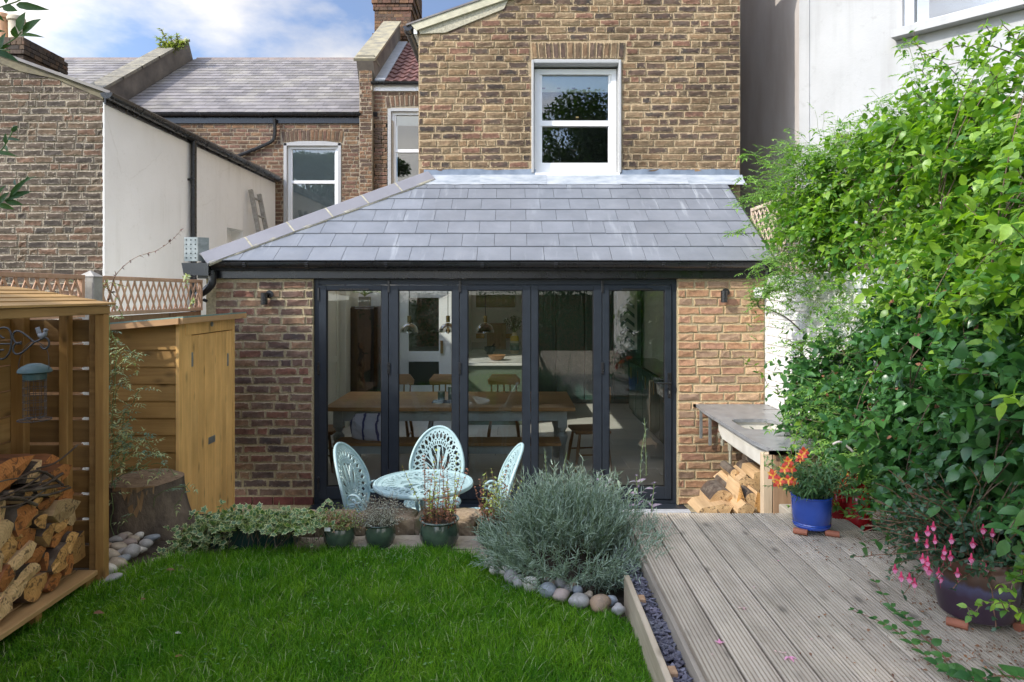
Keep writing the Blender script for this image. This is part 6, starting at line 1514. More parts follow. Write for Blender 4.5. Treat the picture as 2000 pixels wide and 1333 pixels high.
# ================================================================ pots
def pot(name, x, y, z, r, h, prof, mat, label, soil=.82, cat='plant pot', group=None, n=36):
    t = empty(name, (x, y, z), label, cat, group)
    m = MB(); m.lathe([(r * a, h * b) for a, b in prof], n, (x, y, z)); smooth_by(m.build('pot_body', mat, t), 40)
    m = MB(); m.lathe([(0, h * soil), (r * .86, h * soil)], 20, (x, y, z), False); m.build('compost', MT['soil'], t); return t
MT['glaze_g'] = simple('mottled_green_glaze', (.075, .11, .075), (.03, .05, .035), 9, .16, .05, .001, coat=.6)
pg = [(.62, 0), (.78, .02), (.98, .35), (1.0, .60), (.93, .82), (.90, .90), (.97, .94), (1.0, .98), (.97, 1.0), (.86, .99), (.84, .9), (.80, .5), (.0, .5)]
pots = [(663, 3.99, .092, .135), (743, 4.02, .090, .135), (858, 4.0, .118, .165), (962, 4.03, .088, .15)]
labs = ['small green glazed pot of red tinged herbs with a white tag', 'small green glazed pot of silvery thyme', 'larger green glazed pot holding tall dying mint stems', 'green glazed pot of dry stems half hidden by the lavender']
PP = []
for (px, Y, r, h), lb in zip(pots, labs):
    x = px2x(px, Y); pot('glazed_pot', x, Y, LZ - .005, r, h, pg, MT['glaze_g'], lb, group='green glazed pots at the edge of the lawn'); PP.append((x, Y, LZ + h * .85, r))
def plant_root(name, loc, label, cat='plant', group=None): return empty(name, loc, label, cat, group)
MT['herb_r'] = leafmat('red_tinged_herb_leaf', (.42, .15, .12), (.20, .22, .06), .3); MT['herb_g'] = leafmat('green_herb_leaf', (.28, .36, .09), (.14, .22, .06), .3); MT['silver'] = leafmat('silver_thyme_leaf', (.66, .66, .52), (.36, .40, .30), .25, .7, tcol=(1.1, 1.1, .8))
MT['mint_y'] = leafmat('yellowing_mint_leaf', (.46, .48, .12), (.20, .30, .07), .4); MT['cream_l'] = leafmat('cream_leaf', (.62, .60, .34), (.40, .44, .22), .35)
x, y, z, r = PP[0]; t = plant_root('oregano', (x, y, z), 'low red tinged oregano spilling from the small green pot', 'herb'); f1, f2, m = Foliage(), Foliage(), MB()
for _ in range(150):
    d = Vector((rng.normal(0, .75) + .1, rng.normal(0, .6), 1)).normalized(); pts = shoot((x + rng.uniform(-r, r) * .8, y + rng.uniform(-r, r) * .8, z), d, rng.uniform(.06, .13), .08, 6, .12); m.tube(pts, .001, 3, False); shoot_leaves(f1 if rng.random() < .45 else f2, pts, .014, .6, kind='ovate', start=1)
f1.build('foliage', MT['herb_r'], t, kind='stuff'); f2.build('foliage', MT['herb_g'], t, kind='stuff'); m.build('stems', MT['stem_red'], t, kind='stuff')
box('plant_tag', x - .065, x - .03, y - r * .93, y - r * .93 + .003, z + .0, z + .022, MT['white_paint'], label='white blank plant tag tucked in the herb pot', cat='plant tag')
x, y, z, r = PP[1]; t = plant_root('thyme', (x, y, z), 'bushy silver thyme in the second green pot', 'herb'); f1, m = Foliage(), MB()
for _ in range(260):
    d = Vector((rng.normal(0, .55), rng.normal(0, .5), 1)).normalized(); pts = shoot((x + rng.uniform(-r, r) * .8, y + rng.uniform(-r, r) * .7, z), d, rng.uniform(.08, .20), .03, 8, .14); m.tube(pts, .0009, 3, False); shoot_leaves(f1, pts, .011, .45, kind='lance', start=1)
f1.build('foliage', MT['silver'], t, kind='stuff'); m.build('stems', MT['stem_brown'], t, kind='stuff')
def dying(x, y, z, r, n, hgt, label, lean=0):
    t = plant_root('dying_mint', (x, y, z), label, 'herb'); f1, f2, m = Foliage(), Foliage(), MB()
    for _ in range(n):
        L_ = hgt * rng.uniform(.35, 1.05); pts = shoot((x + rng.uniform(-r, r) * .75, y + rng.uniform(-r, r) * .7, z), Vector((rng.normal(lean, .16), rng.normal(0, .12), 1)), L_, -.01, 12, .05); m.tube(pts, [.0022 - .0001 * i for i in range(13)], 4, False)
        sel = [p for p in pts]; shoot_leaves(f1 if rng.random() < .65 else f2, sel, .022, .6, kind='ovate', start=3, jit=.6, curl=.3)
    for _ in range(220):
        p = Vector((x + rng.uniform(-r, r) * .8, y + rng.uniform(-r, r) * .8, z + rng.uniform(0, .08))); f2.add(*leaves(np.array([tuple(p)]), rnd_dir(1), rnd_dir(1), np.array([.02]), np.array([.01]), 'ovate', .4))
    f1.build('foliage', MT['mint_y'], t, kind='stuff'); f2.build('dead_leaves', MT['dead'], t, kind='stuff'); m.build('stems', MT['stem_red'], t, kind='stuff')
dying(*PP[2], 26, .42, 'tall straggly mint with yellowing leaves and brown dead stems')
dying(*PP[3], 30, .30, 'straggly reddish dry herb stems beside the lavender', .1)
# variegated ivy in a dark trough
MT['trough'] = simple('dark_green_plastic', (.012, .045, .038), (.008, .03, .025), 6, .35, .05, .001)
tr = empty('planter_trough', (-1.55, 4.0, LZ), 'dark green plastic trough under the variegated ivy', 'planter')
m = MB(); m.prism([(-.23, 0), (.23, 0), (.255, .125), (-.255, .125)], 3.93, 4.10, lambda u, v, w: (-1.50 + u, w, LZ + v)); m.build('trough_body', MT['trough'], tr); box('rim', -1.765, -1.235, 3.915, 4.115, LZ + .118, LZ + .137, MT['trough'], tr, c=.005)
MT['ivy'] = leafmat('variegated_ivy_leaf', (.12, .22, .085), (.07, .15, .07), .25, .5, edgecol=(.55, .58, .30)); iv = empty('variegated_ivy', (-1.5, 4.0, .6), 'variegated cream edged ivy overflowing its trough', 'ivy'); f1, m = Foliage(), MB()
for _ in range(330):
    t0 = rng.uniform(-.40, .36); x = -1.50 + t0 * 1.0; zt_ = .60 + .05 * math.cos(t0 * 3) - (.0 if t0 > -.2 else (-.2 - t0) * .55); y = 3.98 + rng.uniform(-.08, .10)
    d = Vector((rng.normal(-.3 if t0 < -.1 else .1, .6), rng.normal(-.5, .6), rng.uniform(-.1, .7)));  pts = shoot((x, y, zt_ + rng.uniform(-.02, .02)), d, rng.uniform(.08, .22), .28, 6, .2); m.tube(pts, .0012, 3, False)
    pts = [Vector((p.x, p.y, max(p.z, LZ + (.02 if t0 < -.12 else .15)))) for p in pts]
    shoot_leaves(f1, pts, .043, .95, kind='ivy', opp=False, jit=.5, curl=.05, size_end=.75, start=1)
for pts in ([P(560, 1045, 3.92), P(540, 1068, 3.86), P(510, 1085, 3.8), P(478, 1095, 3.78)], [P(570, 1040, 3.95), P(590, 1058, 3.9), P(610, 1062, 3.88), P(625, 1048, 3.92)], [P(400, 1060, 3.9), P(370, 1078, 3.8), P(345, 1090, 3.75)]):
    q = spline(pts, 4); m.tube(q, .0018, 4, False); shoot_leaves(f1, q[::2], .028, .9, kind='ivy', opp=False, jit=.5, curl=.05)
f1.build('foliage', MT['ivy'], iv, kind='stuff'); m.build('stems', MT['stem_brown'], iv, kind='stuff')
# lavender
MT['lav'] = leafmat('lavender_leaf', (.40, .49, .39), (.16, .23, .155), .22, .6, tcol=(1.1, 1.25, .8)); lav = empty('lavender', (.35, 3.75, LZ), 'large grey green lavender bush between the cobbles and the deck', 'shrub'); f1, m = Foliage(), MB()
for _ in range(820):
    a = rng.uniform(0, 6.28); q = math.sqrt(rng.random()); cx_, cy_ = .31 + .45 * q * math.cos(a), 3.70 + .36 * q * math.sin(a)
    tilt = Vector((math.cos(a) * q * .75, math.sin(a) * q * .8, 1.0 - .25 * q)) + Vector(rng.normal(0, .16, 3)); base = Vector((.31 + (cx_ - .31) * .72, 3.70 + (cy_ - 3.70) * .72, LZ + .04 + .12 * (1 - q) + rng.uniform(0, .1)))
    if q > .70: base.z -= .08; base.y -= .06 if math.sin(a) < 0 else 0; tilt.z *= .62
    pts = shoot(base, tilt, rng.uniform(.20, .36) * (1 - .15 * q), -.015, 11, .05); m.tube(pts[::3], .0013, 3, False)
    shoot_leaves(f1, pts, .056, .085, kind='linear', spread=.5, start=1, size_end=.8, curl=.0, jit=.18)
for (px, py, h) in ((1068, 905, .12), (1250, 885, .18), (1262, 870, .2), (1095, 900, .1)):
    p = P(px, py + 60, 3.85); pts = shoot(p, (0, 0, 1), h + .12, -.01, 10, .04); m.tube(pts, .0016, 4, False); shoot_leaves(f1, pts, .036, .1, kind='linear', spread=.5)
f1.build('foliage', MT['lav'], lav, kind='stuff'); m.build('stems', MT['stem_green'], lav, kind='stuff')
MT['sage_p'] = leafmat('purple_sage_leaf', (.30, .24, .30), (.18, .15, .20), .2, .75, tcol=(1.1, 1, 1.1)); MT['sage_g'] = leafmat('grey_sage_leaf', (.30, .38, .27), (.18, .25, .17), .2, .75, tcol=(1.1, 1.2, .8))
sg_ = empty('purple_sage', (.65, 4.05, .5), 'purple sage rising behind the lavender', 'herb'); fp, fg, m = Foliage(), Foliage(), MB()
for (px, py) in [(1090, 945), (1130, 955), (1165, 935), (1185, 950), (1215, 945), (1245, 938), (1150, 975), (1200, 975), (1240, 965), (1270, 950), (1115, 965), (1225, 970)]:
    p = P(px, py, 4.02); pts = shoot(p - Vector((0, 0, .22)), (rng.normal(0, .1), 0, 1), .24, 0, 7, .03); m.tube(pts, .0025, 4, False); shoot_leaves(fp if rng.random() < .6 else fg, pts, .062, .28, kind='ovate', start=2, spread=.8, curl=.35, size_end=.7)
fp.build('foliage', MT['sage_p'], sg_, kind='stuff'); fg.build('foliage', MT['sage_g'], sg_, kind='stuff', label='grey green sage leaves'); m.build('stems', MT['stem_green'], sg_, kind='stuff')

# blue pot with peruvian lilies
MT['glaze_b'] = simple('cobalt_glaze', (.030, .085, .40), (.018, .055, .27), 5, .14, .08, .002, coat=.7)
BX, BY, BZ, BR = px2x(1585, 3.70), 3.70, DZ + .028, .105
pb_ = [(.88, 0), (.92, .03), (.93, .08), (.90, .10), (.935, .13), (.91, .16), (.95, .20), (.985, .55), (1.0, .93), (1.03, .95), (1.03, .99), (.97, 1.0), (.92, .99), (.9, .8), (.0, .8)]
pot('blue_pot', BX, BY, BZ, BR, .172, pb_, MT['glaze_b'], 'glossy cobalt blue glazed pot on terracotta feet')
MT['terra'] = simple('terracotta', (.36, .13, .07), (.26, .09, .05), 9, .75, .2, .002)
def foot(x, y, z, a, label, g): 
    m = MB(); c, s = math.cos(a), math.sin(a); m.tube([(x - .035 * c, y - .035 * s, z + .016), (x + .035 * c, y + .035 * s, z + .016)], .0165, 14); smooth_by(m.build('pot_foot', MT['terra'], label=label, cat='pot foot', group=g), 40)
foot(BX - .085, BY - .06, DZ, R(-35), 'terracotta pot foot at the shed side of the blue pot', 'terracotta feet under the pots'); foot(BX + .07, BY - .09, DZ, R(-25), 'terracotta pot foot at the climber side of the blue pot', 'terracotta feet under the pots'); foot(BX, BY + .09, DZ, R(90), 'terracotta pot foot hidden behind the blue pot', 'terracotta feet under the pots')
MT['alf'] = leafmat('alstroemeria_leaf', (.11, .22, .075), (.05, .12, .05), .28, .42); al = empty('peruvian_lily', (BX, BY, BZ + .15), 'orange flowering peruvian lilies in the blue pot', 'flowers'); f1, m = Foliage(), MB()
for _ in range(95):
    d = Vector((rng.normal(.05, .45), rng.normal(-.1, .4), 1)); pts = shoot((BX + rng.uniform(-.07, .07), BY + rng.uniform(-.07, .07), BZ + .15), d, rng.uniform(.13, .30), .07, 9, .08); m.tube(pts, .0018, 4, False); shoot_leaves(f1, pts, .055, .22, kind='lance', start=2, opp=True, jit=.5, curl=.3, spread=.8)
f1.build('foliage', MT['alf'], al, kind='stuff')
MT['pet_o'] = leafmat('orange_petal', (.80, .13, .05), (.60, .05, .04), .35, .6, tcol=(1.2, .8, .5)); MT['pet_y'] = leafmat('yellow_petal', (.85, .52, .07), (.75, .35, .05), .3, .6, tcol=(1.2, 1, .4))
def flower(p, parent, size=.038, face=(0, -1, .3)):
    f = Vector(face).normalized(); a = f.cross(Vector((0, 0, 1))).normalized(); b = a.cross(f); fo, fy = Foliage(), Foliage()
    for i in range(6):
        t = i * math.pi / 3 + .3; rd = a * math.cos(t) + b * math.sin(t); F_ = fo if i % 2 else fy
        F_.add(*leaves(np.array([tuple(p)]), np.array([tuple(rd * .9 + f * .55)]), np.array([tuple(f)]), np.array([size]), np.array([size * (.85 if i % 2 else .34)]), 'ovate', .25))
    h = fo.build('flower', MT['pet_o'], parent); fy.build('inner_petals', MT['pet_y'], h)
for (px, py, Y) in [(1563, 896, 3.62), (1570, 882, 3.64), (1540, 902, 3.62), (1532, 916, 3.58), (1545, 915, 3.57), (1510, 930, 3.6), (1518, 944, 3.58), (1522, 940, 3.55), (1540, 938, 3.56), (1548, 940, 3.58), (1508, 926, 3.62), (1566, 890, 3.60), (1650, 930, 3.66), (1645, 945, 3.62)]:
    p = P(px, py, Y); flower(p, al, .030, (rng.normal(-.3, .4), -1, rng.uniform(-.1, .6))); m.tube([Vector((BX, BY, BZ + .16)), (Vector((BX, BY, BZ + .16)) + p) * .5 + Vector((0, 0, .03)), p], .0016, 4, False)
m.build('stems', MT['stem_green'], al, kind='stuff')
# brown pot with fuchsia
MT['glaze_br'] = None
mm = N('brown_purple_glaze'); g = mm.n('ShaderNodeNewGeometry').outputs['Position']; sp3 = mm.n('ShaderNodeSeparateXYZ'); mm.l(g, sp3.inputs[0])
hh = mm.math('ADD', sp3.outputs['Z'], mm.math('MULTIPLY', mm.math('SUBTRACT', mm.noise(g, 26, 4), .5), .05))
hh = mm.math('MULTIPLY', mm.math('SUBTRACT', hh, DZ), 3.6)
cc = mm.ramp(hh, [(0, (.030, .018, .028)), (.45, (.045, .026, .045)), (.60, (.07, .07, .13)), (.66, (.055, .028, .02)), (.8, (.08, .033, .018))])
MT['glaze_br'] = mm.fin(cc, .28, mm.bump(mm.noise(g, 50, 4), .15, .002), 0, .5, .4)
RX, RY_, RZ_, RR = 1.835, 2.70, DZ + .028, .150
pbr = [(.80, 0), (.86, .03), (.94, .3), (.99, .62), (1.0, .80), (.98, .84), (.985, .90), (1.0, .97), (.98, 1.0), (.90, .99), (.87, .85), (.0, .82)]
pot('brown_pot', RX, RY_, RZ_, RR, .235, pbr, MT['glaze_br'], 'large brown and purple glazed pot of fuchsia on the deck')
foot(RX - .12, RY_ - .07, DZ, R(-40), 'terracotta pot foot under the brown fuchsia pot', 'terracotta feet under the pots'); foot(RX + .12, RY_ - .09, DZ, R(20), 'terracotta pot foot at the wall side of the brown pot', 'terracotta feet under the pots')
MT['fuc'] = leafmat('fuchsia_leaf', (.055, .12, .055), (.028, .065, .035), .2, .45); fu = empty('fuchsia', (RX, RY_, RZ_ + .2), 'pink and white fuchsia hanging over the rim of the brown pot', 'flowers'); f1, m = Foliage(), MB(); tips = []
for _ in range(150):
    d = Vector((rng.normal(-.40, .55), rng.normal(.25, .5), 1)); pts = shoot((RX + rng.uniform(-.09, .09), RY_ + rng.uniform(-.08, .1), RZ_ + .19), d, rng.uniform(.2, .46), .09, 10, .1); m.tube(pts, .0018, 4, False); shoot_leaves(f1, pts, .036, .6, kind='ovate', start=2, opp=True, jit=.4); tips.append(pts[-1])
for (a, b, c_) in [((1850, 1100), (1760, 1080), (1735, 1115)), ((1850, 1050), (1790, 1010), (1760, 1040)), ((1860, 1090), (1810, 1090), (1770, 1130)), ((1880, 1000), (1830, 960), (1800, 990)), ((1900, 1090), (1850, 1060), (1835, 1120))]:
    pts = bez(P(*a, 2.72), P(*b, 2.6), P(*c_, 2.55), 10); m.tube(pts, .0015, 4, False); shoot_leaves(f1, pts, .030, .6, kind='ovate', jit=.4)
f1.build('foliage', MT['fuc'], fu, kind='stuff')
MT['pet_p'] = leafmat('hot_pink_petal', (.74, .075, .20), (.55, .04, .13), .35, .5, tcol=(1.2, .7, .9)); MT['pet_l'] = leafmat('pale_pink_petal', (.86, .45, .64), (.78, .28, .48), .35, .6, tcol=(1.1, .9, 1))
def fuchsia(p, parent):
    a = Foliage(); b = Foliage(); s = rng.uniform(.8, 1.15) * .018
    for i in range(4): t = i * 1.57 + rng.uniform(0, .5); a.add(*leaves(np.array([tuple(p)]), np.array([(math.cos(t), math.sin(t), -.35)]), np.array([(0, 0, 1)]), np.array([s]), np.array([s * .42]), 'lance', -.15))
    for i in range(7): t = i * .9; b.add(*leaves(np.array([(p.x, p.y, p.z - .002)]), np.array([(math.cos(t) * .42, math.sin(t) * .42, -1)]), np.array([(math.cos(t), math.sin(t), .3)]), np.array([s * 1.0]), np.array([s * .8]), 'ovate', .1))
    h = a.build('flower', MT['pet_p'], parent); b.build('skirt_petals', MT['pet_l'], h); q = MB(); q.tube([p + Vector((0, 0, .018)), p + Vector((0, 0, .006)), p + Vector((0, 0, -.002))], [.002, .0045, .004], 6); q.tube([p + Vector((0, 0, -.02)), p + Vector((.002, 0, -.04))], .0006, 3); q.build('flower_tube', MT['pet_p'], h)
for (px, py) in [(1812, 1036), (1823, 1028), (1790, 1050), (1826, 1054), (1810, 1062), (1845, 1075), (1842, 1085), (1856, 1085), (1802, 1090), (1812, 1096), (1808, 1105), (1814, 1112), (1834, 1118), (1748, 1111), (1776, 1128), (1786, 1138), (1897, 1090), (1920, 1100), (1925, 1110), (1920, 1033), (1938, 1040), (1858, 1052), (1870, 1118), (1836, 1128), (1900, 1060), (1760, 1126)]:
    fuchsia(P(px, py, 2.50 + rng.uniform(-.02, .05)), fu)
m.build('stems', MT['stem_red'], fu, kind='stuff')
# red can
rc = empty('watering_can', (1.98, 3.9, .4), 'red plastic watering can tucked behind the blue pot', 'watering can')
MT['redp'] = simple('red_plastic', (.42, .016, .02), (.30, .012, .016), 4, .22, .05, .001, coat=.3)
m = MB(); m.lathe([(.075, 0), (.082, .02), (.080, .14), (.072, .30), (.055, .38), (.03, .41)], 24, (1.975, 3.90, .48)); smooth_by(m.build('can_body', MT['redp'], rc), 40)
m = MB(); m.lathe([(.05, 0), (.055, .02), (.055, .24), (.04, .28)], 18, (1.875, 3.95, .56)); smooth_by(m.build('reservoir', MT['redp'], rc), 40)
m = MB(); m.tube(spline([(1.975, 3.88, .87), (1.94, 3.87, .98), (1.90, 3.87, .97), (1.885, 3.88, .87), (1.895, 3.89, .78)], 5), .016, 10); smooth_by(m.build('can_handle', MT['redp'], rc), 60)
m = MB(); m.tube(spline([(1.935, 3.835, 1.06), (1.85, 3.83, 1.13), (1.80, 3.83, 1.12)], 5), .007, 8); smooth_by(m.build('hose', MT['render_old'], rc), 60)

# ================================================================ shrubs at the left
MT['nan'] = leafmat('variegated_jasmine_leaf', (.56, .56, .27), (.20, .30, .15), .3, .5, tcol=(1.3, 1.35, .6))
MT['nan_b'] = leafmat('blue_green_leaf', (.17, .27, .19), (.10, .18, .12), .25, .5)
vj = empty('variegated_jasmine', (-2.5, 4.1, .5), 'airy variegated jasmine growing between log store and shed', 'climbing plant'); fa, fb, m = Foliage(), Foliage(), MB()
for (a, b, c_, Y, n) in [((222, 1080), (215, 900), (225, 650), 4.2, 15), ((215, 1000), (212, 800), (214, 620), 4.25, 13), ((225, 880), (240, 780), (290, 755), 4.2, 9), ((218, 720), (250, 660), (250, 690), 4.2, 8), ((218, 760), (240, 690), (268, 700), 4.2, 9), ((220, 820), (232, 740), (250, 742), 4.2, 7), ((218, 860), (225, 820), (245, 805), 4.2, 7), ((222, 900), (260, 840), (300, 870), 4.15, 14), ((222, 920), (270, 870), (320, 895), 4.1, 16), ((222, 930), (260, 900), (310, 925), 4.1, 15), ((220, 910), (240, 850), (275, 850), 4.15, 14), ((222, 940), (250, 920), (290, 900), 4.1, 14), ((222, 890), (240, 830), (240, 840), 4.15, 12), ((222, 950), (230, 900), (260, 880), 4.12, 12), ((225, 1060), (230, 1010), (255, 1010), 4.0, 9), ((222, 1060), (215, 1000), (218, 960), 4.0, 9), ((300, 905), (330, 905), (342, 935), 4.1, 9), ((345, 1000), (355, 960), (360, 948), 4.2, 7), ((300, 990), (320, 930), (372, 958), 4.1, 6)]:
    pts = bez(P(*a, Y), P(*b, Y - .04), P(*c_, Y - .08), n); pts = [p + Vector(rng.normal(0, .01, 3)) for p in pts]; m.tube(pts, .0022, 4, False)
    for q in pts:
        for _ in range(2 if q.z > 1.0 else int(rng.random() < .5)): pinnate(fa if rng.random() < .6 else fb, q, Vector((rng.normal(0, 1) + .2, rng.normal() * .6, rng.uniform(-.5, .6))), .06, 3, .022, .34)
fa.build('foliage', MT['nan'], vj, kind='stuff'); fb.build('foliage', MT['nan_b'], vj, kind='stuff', label='blue green leaves without cream edges'); m.build('stems', MT['stem_green'], vj, kind='stuff')
# climber wandering over the trellis
MT['bronze'] = leafmat('bronze_clematis_leaf', (.20, .12, .09), (.10, .07, .07), .3, .5, tcol=(1.4, 1, .7)); cl = empty('clematis', (-2.8, 4.6, 1.9), 'thin clematis stem with bronze leaves rising above the trellis', 'climbing plant'); fb, fg, m = Foliage(), Foliage(), MB()
pts = spline([P(205, 610, 4.7), P(215, 580, 4.7), P(225, 540, 4.7), P(262, 505, 4.7), P(305, 490, 4.7), P(335, 470, 4.7), P(352, 452, 4.7)], 5); m.tube(pts, [.003 - .00006 * i for i in range(len(pts))], 5); shoot_leaves(fb, pts[::2], .042, .45, kind='lance', opp=True, jit=.6, curl=.2)
for (a, b, c_) in [((150, 540), (200, 545), (235, 590)), ((165, 560), (210, 545), (245, 560)), ((205, 600), (225, 580), (240, 620)), ((130, 550), (160, 530), (175, 545)), ((360, 545), (370, 530), (362, 560)), ((372, 600), (380, 580), (375, 590))]:
    q = bez(P(*a, 4.65), P(*b, 4.6), P(*c_, 4.62), 10); m.tube(q, .002, 4, False); shoot_leaves(fg, q, .034, .55, kind='ovate', jit=.5, opp=True)
fb.build('foliage', MT['bronze'], cl, kind='stuff'); fg.build('foliage', MT['nan'], cl, kind='stuff', label='pale green leaves'); m.build('stems', MT['stem_red'], cl, kind='stuff')
# buddleia self sown on the parapet
bu = empty('buddleia', P(335, 92, 15.9), 'small yellowing buddleia sprouting from the roof parapet', 'shrub'); f1, m = Foliage(), MB()
for (a, b, c_) in [((325, 98), (318, 80), (308, 75)), ((330, 98), (325, 75), (315, 58)), ((338, 96), (335, 78), (333, 72)), ((345, 92), (350, 78), (345, 68)), ((352, 90), (360, 84), (366, 80)), ((335, 98), (345, 88), (356, 86)), ((322, 102), (316, 95), (312, 84)), ((340, 96), (330, 90), (322, 84)), ((330, 100), (345, 95), (360, 92)), ((328, 95), (340, 86), (350, 82))]:
    q = bez(P(*a, 15.7), P(*b, 15.7), P(*c_, 15.7), 8); m.tube(q, .012, 4, False); shoot_leaves(f1, q, .17, .38, kind='lance', jit=.7); shoot_leaves(f1, q, .13, .38, kind='lance', jit=.9)
f1.build('foliage', MT['leaf_bud'], bu, kind='stuff'); m.build('stems', MT['stem_brown'], bu, kind='stuff')
# bay branches close to the camera, top left
MT['bay'] = leafmat('bay_leaf', (.07, .135, .035), (.025, .065, .025), .25, .5, spec=.25, tcol=(1.5, 1.7, .5)); by_ = empty('bay_tree', (-1.9, 1.3, 0), 'dark green bay branches reaching in at the top corner', 'tree'); m = MB(); m.tube(spline([(-2.35, 1.3, -.2), (-2.3, 1.32, 1.2), (-2.32, 1.35, 2.2), (-2.25, 1.4, 3.1)], 5), [.035 - .0014 * i for i in range(16)], 8); m.build('trunk', MT['bark'], by_); m = MB()
def bay(pts, specs, Y):
    q = [P(*p, Y) for p in pts]; m.tube(spline(q, 4), .0022, 5)
    for (a, b, w) in specs:
        A_, B_ = P(*a, Y - .01), P(*b, Y - rng.uniform(-.03, .04)); d = B_ - A_; F1 = Foliage(); F1.add(*leaves(np.array([tuple(A_)]), np.array([tuple(d)]), np.array([(rng.normal(0, .3), -1, rng.normal(0, .3) + .2)]), np.array([d.length]), np.array([w * Y / F * 1.0]), 'ovate', .06)); F1.build('leaf', MT['bay'], by_)
bay([(-60, 110), (0, 92), (30, 75), (42, 62)], [((38, 62), (46, 22), 20), ((45, 66), (77, 34), 20), ((30, 74), (28, 52), 14), ((40, 70), (82, 70), 8), ((2, 95), (8, 62), 16), ((-20, 100), (20, 88), 12), ((-10, 98), (-8, 60), 14)], 2.1)
bay([(-60, 45), (0, 15), (40, 0), (70, -30)], [((32, 10), (90, 18), 15), ((5, 15), (34, 20), 18), ((12, 8), (14, -20), 10), ((-20, 20), (10, 42), 10)], 2.0)
bay([(-60, 130), (-10, 100), (20, 100)], [((-15, 100), (38, 118), 16), ((-40, 60), (5, 60), 12)], 1.95)
bay([(-60, 420), (-5, 395), (20, 385), (55, 345)], [((20, 384), (55, 345), 10), ((15, 390), (60, 372), 14), ((10, 392), (44, 400), 12), ((30, 372), (68, 340), 14), ((0, 398), (15, 375), 12), ((-5, 400), (28, 408), 12), ((32, 362), (28, 345), 8), ((-15, 398), (8, 360), 12)], 2.1)
bay([(-60, 330), (-5, 300), (12, 280), (28, 250)], [((-20, 300), (34, 302), 12), ((12, 282), (10, 260), 8), ((16, 272), (38, 273), 7), ((24, 258), (35, 245), 8), ((24, 256), (28, 243), 7), ((12, 285), (15, 297), 6)], 2.1)
m.build('branch', MT['stem_green'], by_)
# extra hidden bulk of the bay, just outside the frame
f1 = Foliage(); n = 900; c = np.array([-2.35, 1.35, 2.6]) + rng.normal(0, 1, (n, 3)) * np.array([.28, .30, .55]); c = c[(c[:, 0] < -.80 * c[:, 1] - .25)]; f1.add(*leaves(c, rnd_dir(len(c)), rnd_dir(len(c)), np.full(len(c), .075), np.full(len(c), .030), 'ovate', .1)); f1.build('crown', MT['bay'], by_, kind='stuff')
# bird feeder on its scrolled bracket
fd = empty('bird_feeder', P(68, 760, 2.4), 'green caged bird feeder hanging from a scrolled iron bracket', 'bird feeder'); MT['iron'] = simple('black_iron', (.02, .02, .022), (.012, .012, .012), 20, .45, .2, .001); MT['fgreen'] = simple('dark_green_plastic_lid', (.035, .075, .072), (.025, .055, .055), 20, .5, .3, .002)
FYy = 2.35; q = lambda a, b, dy=0: P(a, b, FYy + dy)
cx = 68; c0 = q(cx, 735); m = MB(); m.lathe([(0, -.005), (.045, -.012), (.052, -.008), (.050, .0), (.040, .010), (.02, .020), (0, .022)], 28, (c0.x, c0.y, q(cx, 722).z), False); m.lathe([(.034, -.034), (.037, -.010)], 24, (c0.x, c0.y, q(cx, 722).z)); smooth_by(m.build('lid', MT['fgreen'], fd), 45)
m = MB(); zt_, zb_ = q(cx, 738).z, q(cx, 812).z
for i in range(12):
    a = 2 * math.pi * i / 12; m.tube([(c0.x + .034 * math.cos(a), c0.y + .034 * math.sin(a), zt_), (c0.x + .034 * math.cos(a), c0.y + .034 * math.sin(a), zb_), (c0.x + .012 * math.cos(a), c0.y + .012 * math.sin(a), zb_ - .012), (c0.x + .05 * math.cos(a), c0.y + .05 * math.sin(a), zb_ - .014)], .0009, 4)
for zz in np.linspace(zt_ - .01, zb_, 6): m.tube([(c0.x + .034 * math.cos(t), c0.y + .034 * math.sin(t), zz) for t in np.linspace(0, 2 * math.pi, 25)], .0010, 4, False)
m.tube([(c0.x + .050 * math.cos(t), c0.y + .050 * math.sin(t), zb_ - .014) for t in np.linspace(0, 2 * math.pi, 29)], .0016, 5, False); m.build('cage', MT['iron'], fd)
m = MB(); m.tube(spline([q(37, 732), q(38, 705), q(48, 680), q(62, 668), q(80, 672), q(94, 690), q(96, 732)], 5), .0012, 5); m.build('wire_loop', MT['iron'], fd)
m = MB(); m.tube(spline([q(0, 642), q(8, 640), q(18, 644), q(23, 660), q(20, 685), q(12, 698), q(2, 702), q(-3, 695), q(0, 685), q(8, 684)], 5), .0032, 7); m.tube(spline([q(0, 655), q(5, 660), q(9, 660)], 4), .003, 6)
m.tube(spline([q(42, 668), q(34, 672), q(27, 664), q(25, 655), q(30, 648), q(40, 648), q(55, 658), q(68, 668), q(80, 663), q(90, 660), q(96, 668), q(94, 678), q(86, 682), q(79, 676)], 5), .0032, 7); m.tube(spline([q(42, 672), q(34, 670), q(27, 676), q(26, 686), q(32, 692), q(42, 690), q(55, 680), q(68, 668)], 5), .0032, 7)
smooth_by(m.build('bracket', MT['iron'], fd), 60)
m = MB(); m.tube([(-1.82, 2.35, -.2), (-1.82, 2.35, q(0, 660).z), ], .008, 8); m.tube([(-1.82, 2.35, q(0, 672).z), q(22, 672)], .003, 6); m.build('pole', MT['iron'], fd)
bd_ = empty('bird_ornament', q(82, 655), 'little cast metal bird perched on the feeder bracket', 'ornament'); mb_ = simple('grey_cast_metal', (.16, .17, .18), (.10, .105, .11), 20, .5, .2, .001)
m = MB(); m.tube([q(76, 652), q(78, 655), q(83, 657), q(88, 653), q(90, 648)], [.004, .0085, .0105, .008, .005], 10); m.tube([q(86, 648), q(89, 645), q(92, 644)], [.004, .0065, .0045], 10); smooth_by(m.build('bird_body', mb_, bd_), 70)
